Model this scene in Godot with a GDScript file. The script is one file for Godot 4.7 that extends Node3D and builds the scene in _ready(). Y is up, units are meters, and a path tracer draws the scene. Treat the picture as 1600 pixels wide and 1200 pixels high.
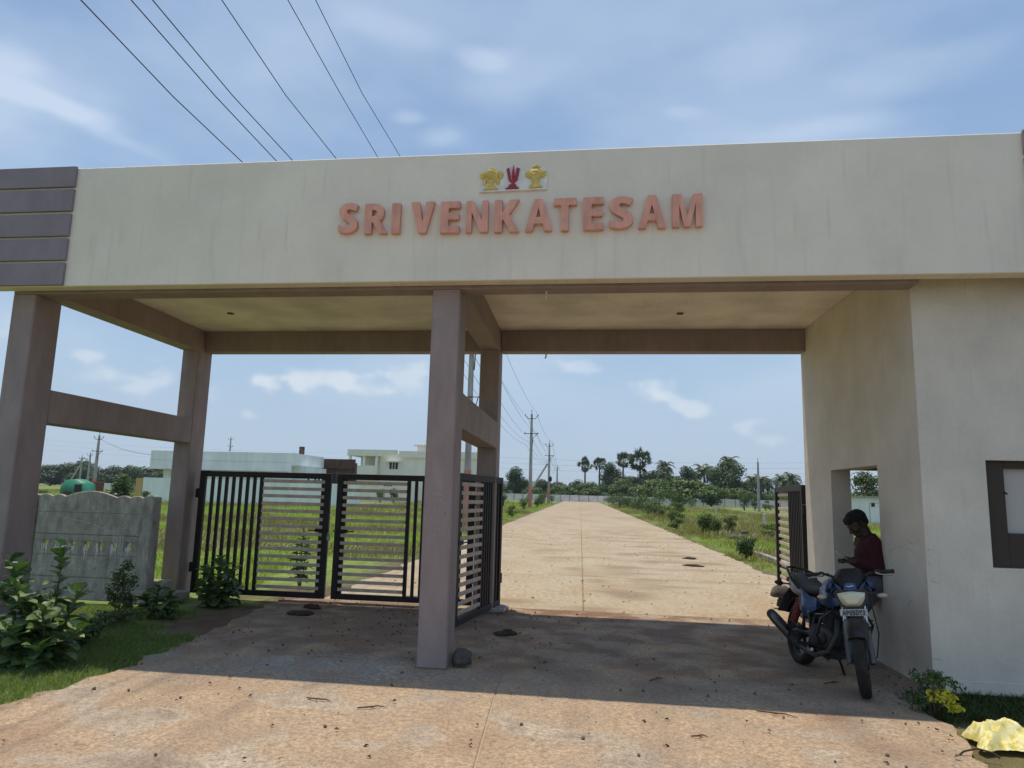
extends Node3D

var M := {}
var used := {}
var rng := RandomNumberGenerator.new()

# ------------------------------------------------------------------ mesh tools
class Shape:
	var st := SurfaceTool.new()
	var sk := 0.0
	var xf := Transform3D.IDENTITY
	var uvs := false
	var uv_scale := Vector2.ONE
	var uv_off := Vector2.ZERO
	func _init(skew := 0.0, with_uv := false):
		st.begin(Mesh.PRIMITIVE_TRIANGLES)
		sk = skew
		uvs = with_uv
		flat()
	func flat(): st.set_smooth_group(-1)
	func smooth(g := 0): st.set_smooth_group(g)
	func put(p: Vector3):
		var q := xf * p
		q.x += sk * q.z
		if uvs:
			st.set_uv(Vector2((q.x + uv_off.x) * uv_scale.x, (q.z + uv_off.y) * uv_scale.y))
		st.add_vertex(q)
	func tri(a: Vector3, b: Vector3, c: Vector3, out := Vector3.ZERO):
		if out != Vector3.ZERO and (c - a).cross(b - a).dot(out) < 0.0:
			put(a); put(c); put(b)
		else:
			put(a); put(b); put(c)
	func quad(a: Vector3, b: Vector3, c: Vector3, d: Vector3, out: Vector3):
		if (c - a).cross(b - a).dot(out) + (d - a).cross(c - a).dot(out) < 0.0:
			put(a); put(c); put(b); put(a); put(d); put(c)
		else:
			put(a); put(b); put(c); put(a); put(c); put(d)
	func box(lo: Vector3, hi: Vector3, bev := 0.0):
		var c := (lo + hi) * 0.5
		var h := (hi - lo) * 0.5
		var e := minf(bev, minf(h.x, minf(h.y, h.z)) * 0.9)
		var ax := [Vector3.RIGHT, Vector3.UP, Vector3.BACK]
		var hs := [h.x, h.y, h.z]
		for k in 3:
			var i := (k + 1) % 3
			var j := (k + 2) % 3
			var u: Vector3 = ax[i] * (hs[i] - e)
			var w: Vector3 = ax[j] * (hs[j] - e)
			for s in [-1.0, 1.0]:
				var n: Vector3 = ax[k] * s
				var f: Vector3 = c + n * hs[k]
				quad(f - u - w, f + u - w, f + u + w, f - u + w, n)
			if e > 0.0:
				for s in [-1.0, 1.0]:
					for t in [-1.0, 1.0]:
						var n: Vector3 = ax[i] * s + ax[j] * t
						var l: Vector3 = ax[k] * (hs[k] - e)
						var p: Vector3 = c + ax[i] * s * hs[i] + ax[j] * t * (hs[j] - e)
						var q: Vector3 = c + ax[i] * s * (hs[i] - e) + ax[j] * t * hs[j]
						quad(p - l, p + l, q + l, q - l, n)
		if e > 0.0:
			for sx in [-1.0, 1.0]:
				for sy in [-1.0, 1.0]:
					for sz in [-1.0, 1.0]:
						var n := Vector3(sx, sy, sz)
						var i := Vector3(h.x - e, h.y - e, h.z - e) * n + c
						tri(i + Vector3(sx * e, 0, 0), i + Vector3(0, sy * e, 0), i + Vector3(0, 0, sz * e), n)
	# a tube through points, with one radius per point
	func tube(p: Array, r, sides := 8, caps := true, squash := 1.0):
		var rings := []
		var up := Vector3.UP
		var d0: Vector3 = (p[1] - p[0]).normalized()
		if absf(d0.dot(up)) > 0.95: up = Vector3.RIGHT
		for i in p.size():
			var d: Vector3 = (p[mini(i + 1, p.size() - 1)] - p[maxi(i - 1, 0)]).normalized()
			var x := up.cross(d).normalized()
			up = d.cross(x).normalized()
			var rr: float = r[i] if r is Array else r
			var ring := []
			for k in sides:
				var a := TAU * k / sides
				ring.append(p[i] + (x * cos(a) + up * sin(a) * squash) * rr)
			rings.append(ring)
		loft(rings, caps)
	# joins rings of equal length
	func loft(rings: Array, caps := true, closed := true):
		smooth()
		var n: int = rings[0].size()
		for i in rings.size() - 1:
			var ca := Vector3.ZERO
			for q in rings[i]: ca += q
			for q in rings[i + 1]: ca += q
			ca /= 2.0 * n
			for k in (n if closed else n - 1):
				var a: Vector3 = rings[i][k]
				var b: Vector3 = rings[i][(k + 1) % n]
				var c: Vector3 = rings[i + 1][(k + 1) % n]
				var d: Vector3 = rings[i + 1][k]
				quad(a, b, c, d, (a + b + c + d) * 0.25 - ca)
		if caps:
			flat()
			for e in [0, rings.size() - 1]:
				var m := Vector3.ZERO
				for q in rings[e]: m += q
				m /= n
				var inner := Vector3.ZERO
				var other: int = 1 if e == 0 else rings.size() - 2
				for q in rings[other]: inner += q
				inner /= n
				for k in n:
					tri(m, rings[e][k], rings[e][(k + 1) % n], m - inner)
		flat()
	# profile of (radius, along) turned round an axis
	func lathe(prof: Array, at: Vector3, axis: Vector3, sides := 16, wrap := false):
		var w := axis.normalized()
		var u := w.cross(Vector3.UP if absf(w.y) < 0.9 else Vector3.RIGHT).normalized()
		var v := w.cross(u)
		smooth()
		var n := prof.size()
		for i in (n if wrap else n - 1):
			var a: Vector2 = prof[i]
			var b: Vector2 = prof[(i + 1) % n]
			var nn := Vector2(b.y - a.y, a.x - b.x)
			for k in sides:
				var t0 := TAU * k / sides
				var t1 := TAU * (k + 1) / sides
				var d0 := u * cos(t0) + v * sin(t0)
				var d1 := u * cos(t1) + v * sin(t1)
				var o: Vector3 = (d0 + d1) * 0.5 * nn.x + w * nn.y
				quad(at + d0 * a.x + w * a.y, at + d1 * a.x + w * a.y, at + d1 * b.x + w * b.y, at + d0 * b.x + w * b.y, o)
		flat()
	# flat outline given thickness: outline in (x, y), from z0 to z1
	func extrude(poly: Array, z0: float, z1: float, bev := 0.0):
		var pts := PackedVector2Array(poly)
		if Geometry2D.is_polygon_clockwise(pts): pts.reverse()
		var top := pts
		if bev > 0.0:
			var sh := PackedVector2Array()
			var n0 := pts.size()
			for i in n0:
				var a: Vector2 = (pts[i] - pts[(i + n0 - 1) % n0]).normalized()
				var b: Vector2 = (pts[(i + 1) % n0] - pts[i]).normalized()
				var m := (a.orthogonal() + b.orthogonal())
				var l := maxf(m.length_squared() * 0.5, 0.35)
				sh.append(pts[i] - m / l * bev)
			top = sh
		var t := Geometry2D.triangulate_polygon(top)
		var out := Vector3(0, 0, signf(z1 - z0))
		for i in range(0, t.size(), 3):
			tri(v3(top[t[i]], z1), v3(top[t[i + 1]], z1), v3(top[t[i + 2]], z1), out)
			tri(v3(pts[t[i]], z0), v3(pts[t[i + 1]], z0), v3(pts[t[i + 2]], z0), -out)
		var n := pts.size()
		for i in n:
			var a := pts[i]
			var b := pts[(i + 1) % n]
			var o := Vector3((b - a).y, -(b - a).x, 0)
			var zm := z1 - signf(z1 - z0) * bev
			quad(v3(a, z0), v3(b, z0), v3(b, zm), v3(a, zm), o)
			if bev > 0.0: quad(v3(a, zm), v3(b, zm), v3(top[(i + 1) % n], z1), v3(top[i], z1), o + out)
	func v3(p: Vector2, z: float) -> Vector3: return Vector3(p.x, p.y, z)
	# an uneven lump
	func lump(at: Vector3, r: Vector3, noise: FastNoiseLite, amount := 0.25, rows := 8, cols := 12, flat_base := false):
		smooth()
		var g := []
		for i in rows + 1:
			var th := PI * i / rows
			var ring := []
			for k in cols:
				var ph := TAU * k / cols
				var d := Vector3(sin(th) * cos(ph), cos(th), sin(th) * sin(ph))
				var q := d * (1.0 + amount * noise.get_noise_3dv(d * 60.0 + at * 97.0))
				if flat_base and q.y < -0.5: q.y = -0.5
				ring.append(at + q * r)
			g.append(ring)
		for i in rows:
			for k in cols:
				var a: Vector3 = g[i][k]
				var b: Vector3 = g[i][(k + 1) % cols]
				var c: Vector3 = g[i + 1][(k + 1) % cols]
				var d: Vector3 = g[i + 1][k]
				var o := (a + b + c + d) * 0.25 - at
				if i == 0: tri(a, c, d, o)
				elif i == rows - 1: tri(a, b, c, o)
				else: quad(a, b, c, d, o)
		flat()
	func done() -> ArrayMesh:
		st.generate_normals()
		return st.commit()

func numbered(called: String) -> String:
	var n: int = used.get(called, 0)
	used[called] = n + 1
	return called if n == 0 else "%s_%03d" % [called, n]

func tag(o: Node, label: String, category := "", group := "", kind := "") -> Node:
	if label: o.set_meta("label", label)
	if category: o.set_meta("category", category)
	if group: o.set_meta("group", group)
	if kind: o.set_meta("kind", kind)
	return o

func thing(called: String, label: String, category: String, at := Vector3.ZERO, turn := 0.0, group := "") -> Node3D:
	var o := Node3D.new()
	o.name = numbered(called)
	add_child(o)
	o.position = at
	o.rotation.y = turn
	tag(o, label, category, group)
	return o

func part(called: String, s, m: Material, parent: Node = null) -> MeshInstance3D:
	var o := MeshInstance3D.new()
	o.mesh = s.done() if s is Shape else s
	o.material_override = m
	if parent == null:
		o.name = numbered(called)
		add_child(o)
	else:
		o.name = called
		parent.add_child(o, true)
	return o

func copy_of(src: Node3D, at: Vector3, turn: float, label := "") -> Node3D:
	var base := String(src.name)
	var cut := base.rfind("_")
	if cut > 0 and base.substr(cut + 1).is_valid_int(): base = base.substr(0, cut)
	var r: Node3D = src.duplicate()
	r.name = numbered(base)
	add_child(r)
	r.position = at
	r.rotation.y = turn
	if label: r.set_meta("label", label)
	return r

func one_box(lo: Vector3, hi: Vector3, bev := 0.0, skew := 0.0) -> Shape:
	var s := Shape.new(skew)
	s.box(lo, hi, bev)
	return s

func noise(sd: int, freq: float, oct := 4) -> FastNoiseLite:
	var n := FastNoiseLite.new()
	n.seed = sd
	n.frequency = freq
	n.noise_type = FastNoiseLite.TYPE_SIMPLEX_SMOOTH
	n.fractal_type = FastNoiseLite.FRACTAL_FBM
	n.fractal_octaves = oct
	return n

# ------------------------------------------------------------------ materials
func mat(c: Color, rough := 0.8, metal := 0.0, tex: Texture2D = null, scale := Vector3.ONE) -> StandardMaterial3D:
	var m := StandardMaterial3D.new()
	m.albedo_color = c.linear_to_srgb()
	m.roughness = rough
	m.metallic = metal
	if tex:
		m.albedo_texture = tex
		m.uv1_triplanar = true
		m.uv1_world_triplanar = true
		m.uv1_scale = scale
	return m

# a grey texture that only varies a colour a little: blotches, fine grain, streaks that run down, specks
func wear(sd: int, lo: float, hi: float, streak := 0.0, grain := 0.25, size := 512, specks := 0.0, drips := 0.0) -> ImageTexture:
	var a := noise(sd, 3.0 / size, 5).get_seamless_image(size, size).get_data()
	var b := noise(sd + 1, 60.0 / size, 2).get_seamless_image(size, size).get_data()
	var si := noise(sd + 2, 10.0 / size, 4).get_seamless_image(size, size)
	si.resize(size, maxi(4, size / 24), Image.INTERPOLATE_BILINEAR)
	si.resize(size, size, Image.INTERPOLATE_CUBIC)
	var c := si.get_data()
	var dd := PackedByteArray()
	if drips > 0.0:
		var di := noise(sd + 3, 42.0 / size, 3).get_seamless_image(size, size)
		di.resize(size, maxi(4, size / 64), Image.INTERPOLATE_BILINEAR)
		di.resize(size, size, Image.INTERPOLATE_CUBIC)
		dd = di.get_data()
	var out := PackedByteArray()
	out.resize(size * size)
	var wa := 1.0 - streak - grain
	for i in size * size:
		var t := (a[i] * wa + b[i] * grain + c[i] * streak) / 255.0
		var v := lo + (hi - lo) * clampf((t - 0.5) * 1.6 + 0.5, 0.0, 1.0)
		if specks > 0.0 and b[i] > 225 and a[i] > 120: v *= 1.0 - specks
		if drips > 0.0: v *= 1.0 - drips * smoothstep(0.60, 0.86, dd[i] / 255.0) * (0.4 + 0.6 * a[i] / 255.0)
		out[i] = int(clampf(v, 0.0, 1.0) * 255.0)
	var im := Image.create_from_data(size, size, false, Image.FORMAT_L8, out)
	im.generate_mipmaps()
	return ImageTexture.create_from_image(im)

func relief(sd: int, freq: float, size := 256, strength := 4.0, oct := 4) -> ImageTexture:
	var im := noise(sd, freq, oct).get_seamless_image(size, size)
	im.convert(Image.FORMAT_RGBA8)
	im.bump_map_to_normal_map(strength)
	return ImageTexture.create_from_image(im)

func rough_skin(m: StandardMaterial3D, tex: Texture2D, amount: float) -> StandardMaterial3D:
	m.normal_enabled = true
	m.normal_texture = tex
	m.normal_scale = amount
	return m

func leafy(back: Color) -> StandardMaterial3D:
	var m := StandardMaterial3D.new()
	m.vertex_color_use_as_albedo = true
	m.roughness = 0.55
	m.cull_mode = BaseMaterial3D.CULL_DISABLED
	m.backlight_enabled = true
	m.backlight = back
	return m

# ------------------------------------------------------------------ terrain
func gy(z: float) -> float:
	var d := maxf(-z - 4.0, 0.0)
	return 0.03 * (1.0 - exp(-d / 15.0)) + 0.004 * d

func road_x(z: float, side: float) -> float:      # side -1 left edge, 0 middle joint, 1 right edge
	return 0.039 * z + (-4.13 if side < -0.5 else (-0.2 if side < 0.5 else 3.91))

func _ready():
	rng.seed = 7
	# camera: a phone held at eye height, tilted up and rolled slightly
	var cam := Camera3D.new()
	cam.name = "camera"
	cam.fov = 56.14
	cam.far = 3000.0
	cam.near = 0.05
	add_child(cam)
	cam.transform = Transform3D(Basis(Vector3(0.99091765, 0.02608413, -0.131916), Vector3(-0.00528774, 0.98780574, 0.15560159), Vector3(0.13436612, -0.15349083, 0.97897207)), Vector3(0, 1.6, 6.8204))
	cam.current = true
	var env := Environment.new()
	env.background_mode = Environment.BG_SKY
	env.sky = Sky.new()
	env.sky.sky_material = sky_material()
	env.background_energy_multiplier = SKY_ENERGY
	env.tonemap_mode = Environment.TONE_MAPPER_LINEAR
	env.tonemap_exposure = EXPOSURE
	env.fog_enabled = true
	env.fog_density = 0.0002
	env.fog_light_color = Color(0.78, 0.85, 0.93)
	env.sdfgi_enabled = true
	env.ssao_enabled = true
	env.ssil_enabled = true
	var we := WorldEnvironment.new()
	we.name = "world_environment"
	we.environment = env
	add_child(we)
	var sun := DirectionalLight3D.new()
	sun.name = "sun"
	sun.light_energy = SUN_ENERGY
	sun.light_color = Color(1.0, 0.955, 0.88)
	sun.light_angular_distance = 0.55
	sun.shadow_enabled = true
	add_child(sun)
	sun.look_at_from_position(Vector3.ZERO, Vector3(0.15, -1.0, 0.102), Vector3.BACK)
	make_materials()
	build_ground()
	build_road()
	build_gateway()
	build_guard_room()
	build_sign()
	build_gates()
	build_precast_wall()
	build_far_structures()
	build_poles()
	build_trees()
	build_verge_plants()
	build_grass()
	build_near_plants()
	build_motorcycle()
	build_person()
	build_litter()

const SKY_ENERGY := 0.87
const EXPOSURE := 1.18
const SUN_ENERGY := 1.0

# ------------------------------------------------------------------ sky: air and clouds only
func sky_material() -> PanoramaSkyMaterial:
	var w := 2048
	var h := 1024
	var up := h / 2 + 8
	var wisp := noise(31, 0.0045, 5)
	var fine := noise(32, 0.02, 5)
	# azimuth (right of -z), elevation, half sizes, tilt, strength: all in degrees
	var puffs := [
		[-23.4, 8.2, 5.0, 1.5, 3.8, 0.8, 1.0], [-19.7, 8.1, 2.2, 1.2, 3.2, 0.6, 1.0], [-26.2, 7.9, 2.3, 1.1, 4.1, 0.5, 1.0], [-28.1, 5.5, 1.2, 0.6, 3.6, 0.5, 1.0],
		[-38.3, 8.8, 1.6, 0.6, 6.8, 0.6, 1.0], [-35.5, 7.1, 3.0, 1.1, 5.4, 0.6, 1.0], [-30.6, 6.6, 2.2, 0.8, 4.4, 0.4, 1.0], [-16.0, 9.0, 2.8, 1.5, 7.8, 0.5, 1.0],
		[-2.7, 10.2, 2.6, 0.8, 2.5, 0.5, 1.0], [5.8, 7.2, 4.1, 1.1, -28.2, 0.6, 1.0], [10.5, 5.0, 2.8, 0.8, -22.1, 0.5, 1.0], [2.9, 8.0, 2.0, 1.1, -10.0, 0.3, 1.0],
		[-42.8, 24.7, 6.5, 0.9, -3.7, 0.6, 0.0], [-38.7, 23.6, 5.0, 0.7, -10.2, 0.3, 0.0], [-14.3, 27.4, 3.2, 1.3, 3.8, 0.4, 0.0], [-17.1, 28.6, 2.1, 0.8, 5.1, 0.4, 0.0],
		[-11.3, 32.9, 3.3, 1.1, -7.4, 0.3, 0.0], [-8.5, 31.5, 7.2, 2.6, 1.4, 0.2, 0.0], [-26.2, 31.5, 8.1, 2.9, 29.5, 0.1, 0.0], [6.1, 29.1, 2.1, 0.6, -4.8, 0.2, 0.0],
		[11.7, 32.1, 6.5, 2.4, 7.0, 0.2, 0.0], [23.8, 29.0, 8.2, 2.3, -3.3, 0.3, 0.0], [-19.6, 34.5, 7.0, 1.6, -8.4, 0.2, 0.0], [-33.1, 19.8, 8.9, 1.8, 10.0, 0.3, 0.0],
		[-45.2, 26.7, 3.3, 1.5, -1.5, 0.3, 0.0], [17.2, 26.7, 9.1, 1.3, -1.3, 0.3, 0.0], [-42.8, 9.8, 2.1, 1.3, 8.4, 0.3, 1.0], [109.3, 31.7, 10.8, 3.1, -21.7, 0.25, 0.0],
		[-88.9, 7.6, 8.0, 1.6, 0.0, 0.65, 1.0], [173.6, 23.6, 11.1, 3.7, 1.2, 0.44, 0.0], [-133.7, 13.3, 6.0, 1.4, 0.0, 0.41, 1.0], [-81.3, 12.9, 7.4, 1.9, 0.0, 0.68, 1.0],
		[151.6, 34.5, 13.5, 3.7, -20.1, 0.28, 0.0], [103.6, 34.1, 11.0, 2.3, 0.4, 0.35, 0.0], [139.7, 39.6, 13.2, 3.2, 21.4, 0.46, 0.0], [-47.4, 24.0, 12.9, 3.9, 20.2, 0.39, 0.0],
		[-122.3, 14.1, 5.9, 1.3, 0.0, 0.42, 1.0], [-84.4, 21.3, 12.4, 2.5, -17.5, 0.32, 0.0], [-107.4, 19.6, 10.9, 1.6, 10.9, 0.33, 0.0], [-77.2, 36.7, 14.0, 2.3, -21.2, 0.4, 0.0],
		[53.5, 9.5, 6.1, 1.2, 0.0, 0.41, 1.0], [-80.7, 15.5, 7.5, 1.5, 0.0, 0.54, 1.0], [-174.6, 40.0, 10.5, 3.1, 22.0, 0.38, 0.0], [161.4, 26.8, 8.4, 3.9, 1.1, 0.39, 0.0],
		[48.1, 11.4, 3.1, 1.7, 0.0, 0.59, 1.0], [61.2, 35.3, 11.4, 2.4, 10.3, 0.43, 0.0], [51.0, 12.4, 7.8, 1.3, 0.0, 0.54, 1.0], [-155.0, 9.0, 4.6, 1.4, 0.0, 0.58, 1.0],
		[126.1, 13.5, 3.1, 1.7, 0.0, 0.62, 1.0], [128.7, 13.8, 4.2, 1.2, 0.0, 0.53, 1.0], [-126.5, 8.5, 4.7, 2.0, 0.0, 0.53, 1.0], [-84.0, 8.7, 6.3, 2.1, 0.0, 0.54, 1.0],
		[105.8, 10.8, 4.0, 2.0, 0.0, 0.65, 1.0]]
	var data := PackedByteArray()
	data.resize(w * h * 3)
	var stops := [[0.0, Color8(186, 200, 213)], [3.0, Color8(182, 200, 219)], [9.0, Color8(172, 198, 224)], [18.0, Color8(154, 184, 220)], [28.0, Color8(142, 171, 210)], [40.0, Color8(135, 163, 203)], [60.0, Color8(128, 155, 197)], [90.0, Color8(124, 151, 193)]]
	data.fill(0)
	for i in range(up * w, w * h):
		data[i * 3] = 186
		data[i * 3 + 1] = 200
		data[i * 3 + 2] = 213
	for y in up:
		var el := 90.0 - (y + 0.5) / h * 180.0
		var c := Color8(186, 200, 213)
		for k in stops.size() - 1:
			if el >= stops[k][0] and el <= stops[k + 1][0]:
				var t: float = (el - stops[k][0]) / (stops[k + 1][0] - stops[k][0])
				c = (stops[k][1] as Color).lerp(stops[k + 1][1], t)
		var row := y * w * 3
		var ce := cos(deg_to_rad(el))
		var row_puffs := []
		for p in puffs:
			if absf(el - p[1]) < p[2] * 2.2: row_puffs.append(p)
		for x in w:
			var col := c
			if y < up and el > 0.3:
				var az := (x + 0.5) / w * 360.0
				if az > 180.0: az -= 360.0
				var s := Vector3(sin(deg_to_rad(az)) * ce, sin(deg_to_rad(el)) * 2.2, cos(deg_to_rad(az)) * ce) * 420.0
				var n1 := wisp.get_noise_3dv(s)
				var cl := smoothstep(-0.25, 0.55, n1 + 0.12) * smoothstep(1.0, 14.0, el) * 0.42
				for p in row_puffs:
					var dx: float = (az - p[0])
					if absf(dx) > p[2] * 2.2: continue
					var dy: float = el - p[1]
					var ct := cos(deg_to_rad(p[4]))
					var sn := sin(deg_to_rad(p[4]))
					var q := Vector2((dx * ct + dy * sn) / p[2], (-dx * sn + dy * ct) / (p[3] * (1.25 if p[6] > 0.5 else 1.0)))
					if p[6] > 0.5 and q.y < 0.0: q.y *= 1.6
					var g := exp(-q.length_squared() * 1.6)
					if g > 0.02:
						var f := fine.get_noise_3dv(s * (1.9 if p[6] > 0.5 else 0.6)) * 0.5 + 0.5
						cl += smoothstep(0.34, 0.86, g * 0.72 + (f - 0.5) * 1.35 + 0.12) * p[5] if p[6] > 0.5 else smoothstep(0.30, 0.95, g * 0.75 + f * 0.62 - 0.12) * p[5]
				cl = clampf(cl, 0.0, 0.9)
				col = c.lerp(Color(0.845, 0.885, 0.925) if el < 20.0 else Color(0.80, 0.86, 0.94), cl)
			data[row + x * 3] = int(col.r * 255.0)
			data[row + x * 3 + 1] = int(col.g * 255.0)
			data[row + x * 3 + 2] = int(col.b * 255.0)
	var im := Image.create_from_data(w, h, false, Image.FORMAT_RGB8, data)
	var m := PanoramaSkyMaterial.new()
	m.panorama = ImageTexture.create_from_image(im)
	return m

func make_materials():
	var blotch := wear(11, 0.91, 1.0, 0.2, 0.2, 512, 0.0, 0.03)
	var streaks := wear(14, 0.93, 1.0, 0.3, 0.15, 768, 0.0, 0.05)
	var fine := relief(21, 0.05, 256, 3.0, 3)
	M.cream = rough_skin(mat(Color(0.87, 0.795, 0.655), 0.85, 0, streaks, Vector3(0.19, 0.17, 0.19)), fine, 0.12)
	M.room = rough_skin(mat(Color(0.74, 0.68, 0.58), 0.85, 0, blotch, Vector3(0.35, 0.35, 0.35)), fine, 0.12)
	M.ceiling = rough_skin(mat(Color(0.92, 0.84, 0.73), 0.9, 0, wear(17, 0.86, 1.0, 0.0, 0.3, 512, 0.12), Vector3(0.3, 0.3, 0.3)), fine, 0.2)
	M.mauve = rough_skin(mat(Color(0.35, 0.275, 0.255), 0.8, 0, wear(23, 0.87, 1.0, 0.35, 0.2, 512), Vector3(0.7, 0.3, 0.7)), fine, 0.15)
	M.lilac = rough_skin(mat(Color(0.285, 0.24, 0.26), 0.8, 0, wear(26, 0.9, 1.0, 0.4, 0.2, 512), Vector3(0.6, 0.3, 0.6)), fine, 0.12)
	M.letter = rough_skin(mat(Color(0.88, 0.43, 0.31), 0.75, 0, wear(29, 0.82, 1.0, 0.3, 0.2, 256), Vector3(1.5, 0.8, 1.5)), fine, 0.1)
	M.gold = mat(Color(0.86, 0.66, 0.17), 0.6, 0, wear(33, 0.8, 1.0, 0.1, 0.3, 256), Vector3(3, 3, 3))
	M.maroon = mat(Color(0.34, 0.025, 0.05), 0.55)
	M.plaque = mat(Color(0.88, 0.86, 0.80), 0.8, 0, wear(36, 0.88, 1.0, 0.2, 0.3, 256), Vector3(2, 2, 2))
	M.iron = mat(Color(0.016, 0.010, 0.009), 0.65, 0.0, wear(39, 0.7, 1.0, 0.2, 0.3, 256), Vector3(2, 2, 2))
	M.slat = mat(Color(0.68, 0.55, 0.44), 0.6, 0.0, wear(42, 0.8, 1.0, 0.2, 0.3, 256), Vector3(2, 2, 2))
	M.precast = rough_skin(mat(Color(0.53, 0.495, 0.43), 0.95, 0, wear(45, 0.62, 1.0, 0.4, 0.3, 512, 0.15), Vector3(0.8, 0.5, 0.8)), relief(46, 0.08, 256, 5.0), 0.35)
	M.footing = mat(Color(0.5, 0.46, 0.38), 0.95, 0, wear(47, 0.6, 1.0, 0.3, 0.3, 256), Vector3(1, 1, 1))
	M.stone = rough_skin(mat(Color(0.17, 0.155, 0.135), 0.95, 0, wear(48, 0.5, 1.0, 0.0, 0.4, 256), Vector3(3, 3, 3)), relief(49, 0.1, 256, 6.0), 0.6)
	M.dark_wood = mat(Color(0.052, 0.042, 0.032), 0.85)
	M.pane = mat(Color(0.47, 0.45, 0.42), 0.8)
	M.chrome = mat(Color(0.6, 0.6, 0.6), 0.25, 1.0)
	M.steel = mat(Color(0.35, 0.34, 0.32), 0.4, 1.0)
	M.drip = mat(Color(0.62, 0.62, 0.6), 0.8)
	M.scratch = mat(Color(0.72, 0.69, 0.66), 0.8)
	M.rust = mat(Color(0.10, 0.045, 0.025), 0.9)
	M.dung = rough_skin(mat(Color(0.045, 0.032, 0.022), 1.0), relief(52, 0.12, 128, 6.0), 0.7)
	M.white_paint = mat(Color(0.86, 0.90, 0.89), 0.8, 0, wear(55, 0.90, 1.0, 0.5, 0.1, 256), Vector3(0.12, 0.08, 0.12))
	M.cream_paint = mat(Color(0.84, 0.80, 0.70), 0.8, 0, wear(58, 0.92, 1.0, 0.4, 0.1, 256), Vector3(0.1, 0.06, 0.1))
	M.brick = mat(Color(0.16, 0.085, 0.06), 0.95, 0, wear(61, 0.6, 1.0, 0.1, 0.5, 256), Vector3(0.5, 0.5, 0.5))
	M.pole = mat(Color(0.52, 0.50, 0.47), 0.9, 0, wear(64, 0.7, 1.0, 0.3, 0.3, 256), Vector3(0.5, 0.2, 0.5))
	M.pink = mat(Color(0.68, 0.30, 0.24), 0.85, 0, wear(64, 0.7, 1.0, 0.3, 0.3, 256), Vector3(0.5, 0.2, 0.5))
	M.far_wall = mat(Color(0.85, 0.85, 0.84), 0.9, 0, wear(67, 0.80, 1.0, 0.35, 0.3, 512), Vector3(0.15, 0.3, 0.15))
	M.dark = mat(Color(0.02, 0.02, 0.02), 0.7)
	M.bark = mat(Color(0.10, 0.08, 0.065), 0.95)
	M.leaf = leafy(Color(0.55, 0.65, 0.2))
	M.palm = leafy(Color(0.4, 0.48, 0.2))
	M.grass = leafy(Color(0.7, 0.8, 0.25))

# ------------------------------------------------------------------ ground
func axis_steps(lo: float, hi: float, f0: float, f1: float, fine: float, grow: float) -> PackedFloat32Array:
	var a := []
	var x := f0
	while x > lo:
		a.push_front(x)
		x -= maxf(fine, (f0 - x) * grow)
	a.push_front(lo)
	x = f0 + fine
	while x < hi:
		a.append(x)
		x += fine if x < f1 else maxf(fine, (x - f1) * grow)
	a.append(hi)
	return PackedFloat32Array(a)

func build_ground():
	var xs := axis_steps(-900.0, 900.0, -9.0, 6.0, 0.14, 0.07)
	var zs := axis_steps(-1500.0, 40.0, -6.0, 4.0, 0.14, 0.06)
	var nx := xs.size()
	var nz := zs.size()
	var v := PackedVector3Array()
	var n := PackedVector3Array()
	var c := PackedColorArray()
	var ix := PackedInt32Array()
	var a := noise(71, 0.02, 4)
	var b := noise(72, 0.35, 3)
	var bump := noise(73, 0.9, 3)
	var green := Color(0.24, 0.33, 0.05)
	var olive := Color(0.27, 0.265, 0.085)
	var soil := Color(0.17, 0.105, 0.062)
	for j in nz:
		for i in nx:
			var x := xs[i]
			var z := zs[j]
			var near := clampf(1.0 - absf(z) / 30.0, 0.0, 1.0)
			v.append(Vector3(x, gy(z) - 0.035 + bump.get_noise_2d(x, z) * 0.03 * near, z))
			n.append(Vector3(bump.get_noise_2d(x + 9.0, z) * 0.25 * near, 1, bump.get_noise_2d(x, z + 9.0) * 0.25 * near).normalized())
			var t := clampf(a.get_noise_2d(x, z) * 1.3 + b.get_noise_2d(x, z) * 0.6 + 0.4, 0.0, 1.0)
			var col := green.lerp(olive, t)
			# bare soil beside the drive, under the arch and along the road edges
			var s := 0.0
			if z > -5.5 and z < -0.9: s = maxf(s, smoothstep(1.15, 0.2, absf(x + 4.75 + (z + 2.0) * 0.12) + b.get_noise_2d(x * 2.0, z * 2.0) * 0.8) * smoothstep(-0.4, -1.4, z))
			if x > 2.2 and z > -0.6: s = maxf(s, 0.7)
			if z < -4.0: s = maxf(s, smoothstep(0.7, 0.0, minf(absf(x - road_x(z, 1)), absf(x - road_x(z, -1))) + b.get_noise_2d(x, z) * 0.5) * 0.8)
			c.append(col.lerp(soil, s))
			if i < nx - 1 and j < nz - 1:
				var k := j * nx + i
				ix.append_array([k, k + 1, k + nx + 1, k, k + nx + 1, k + nx])
	var arr := []
	arr.resize(Mesh.ARRAY_MAX)
	arr[Mesh.ARRAY_VERTEX] = v
	arr[Mesh.ARRAY_NORMAL] = n
	arr[Mesh.ARRAY_COLOR] = c
	arr[Mesh.ARRAY_INDEX] = ix
	var me := ArrayMesh.new()
	me.add_surface_from_arrays(Mesh.PRIMITIVE_TRIANGLES, arr)
	var m := mat(Color.WHITE, 0.95, 0, wear(75, 0.62, 1.0, 0.0, 0.55, 512), Vector3(0.9, 0.9, 0.9))
	m.vertex_color_use_as_albedo = true
	tag(part("ground", me, m), "flat grassy field with bare soil patches around the road", "ground", "", "structure")

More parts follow.
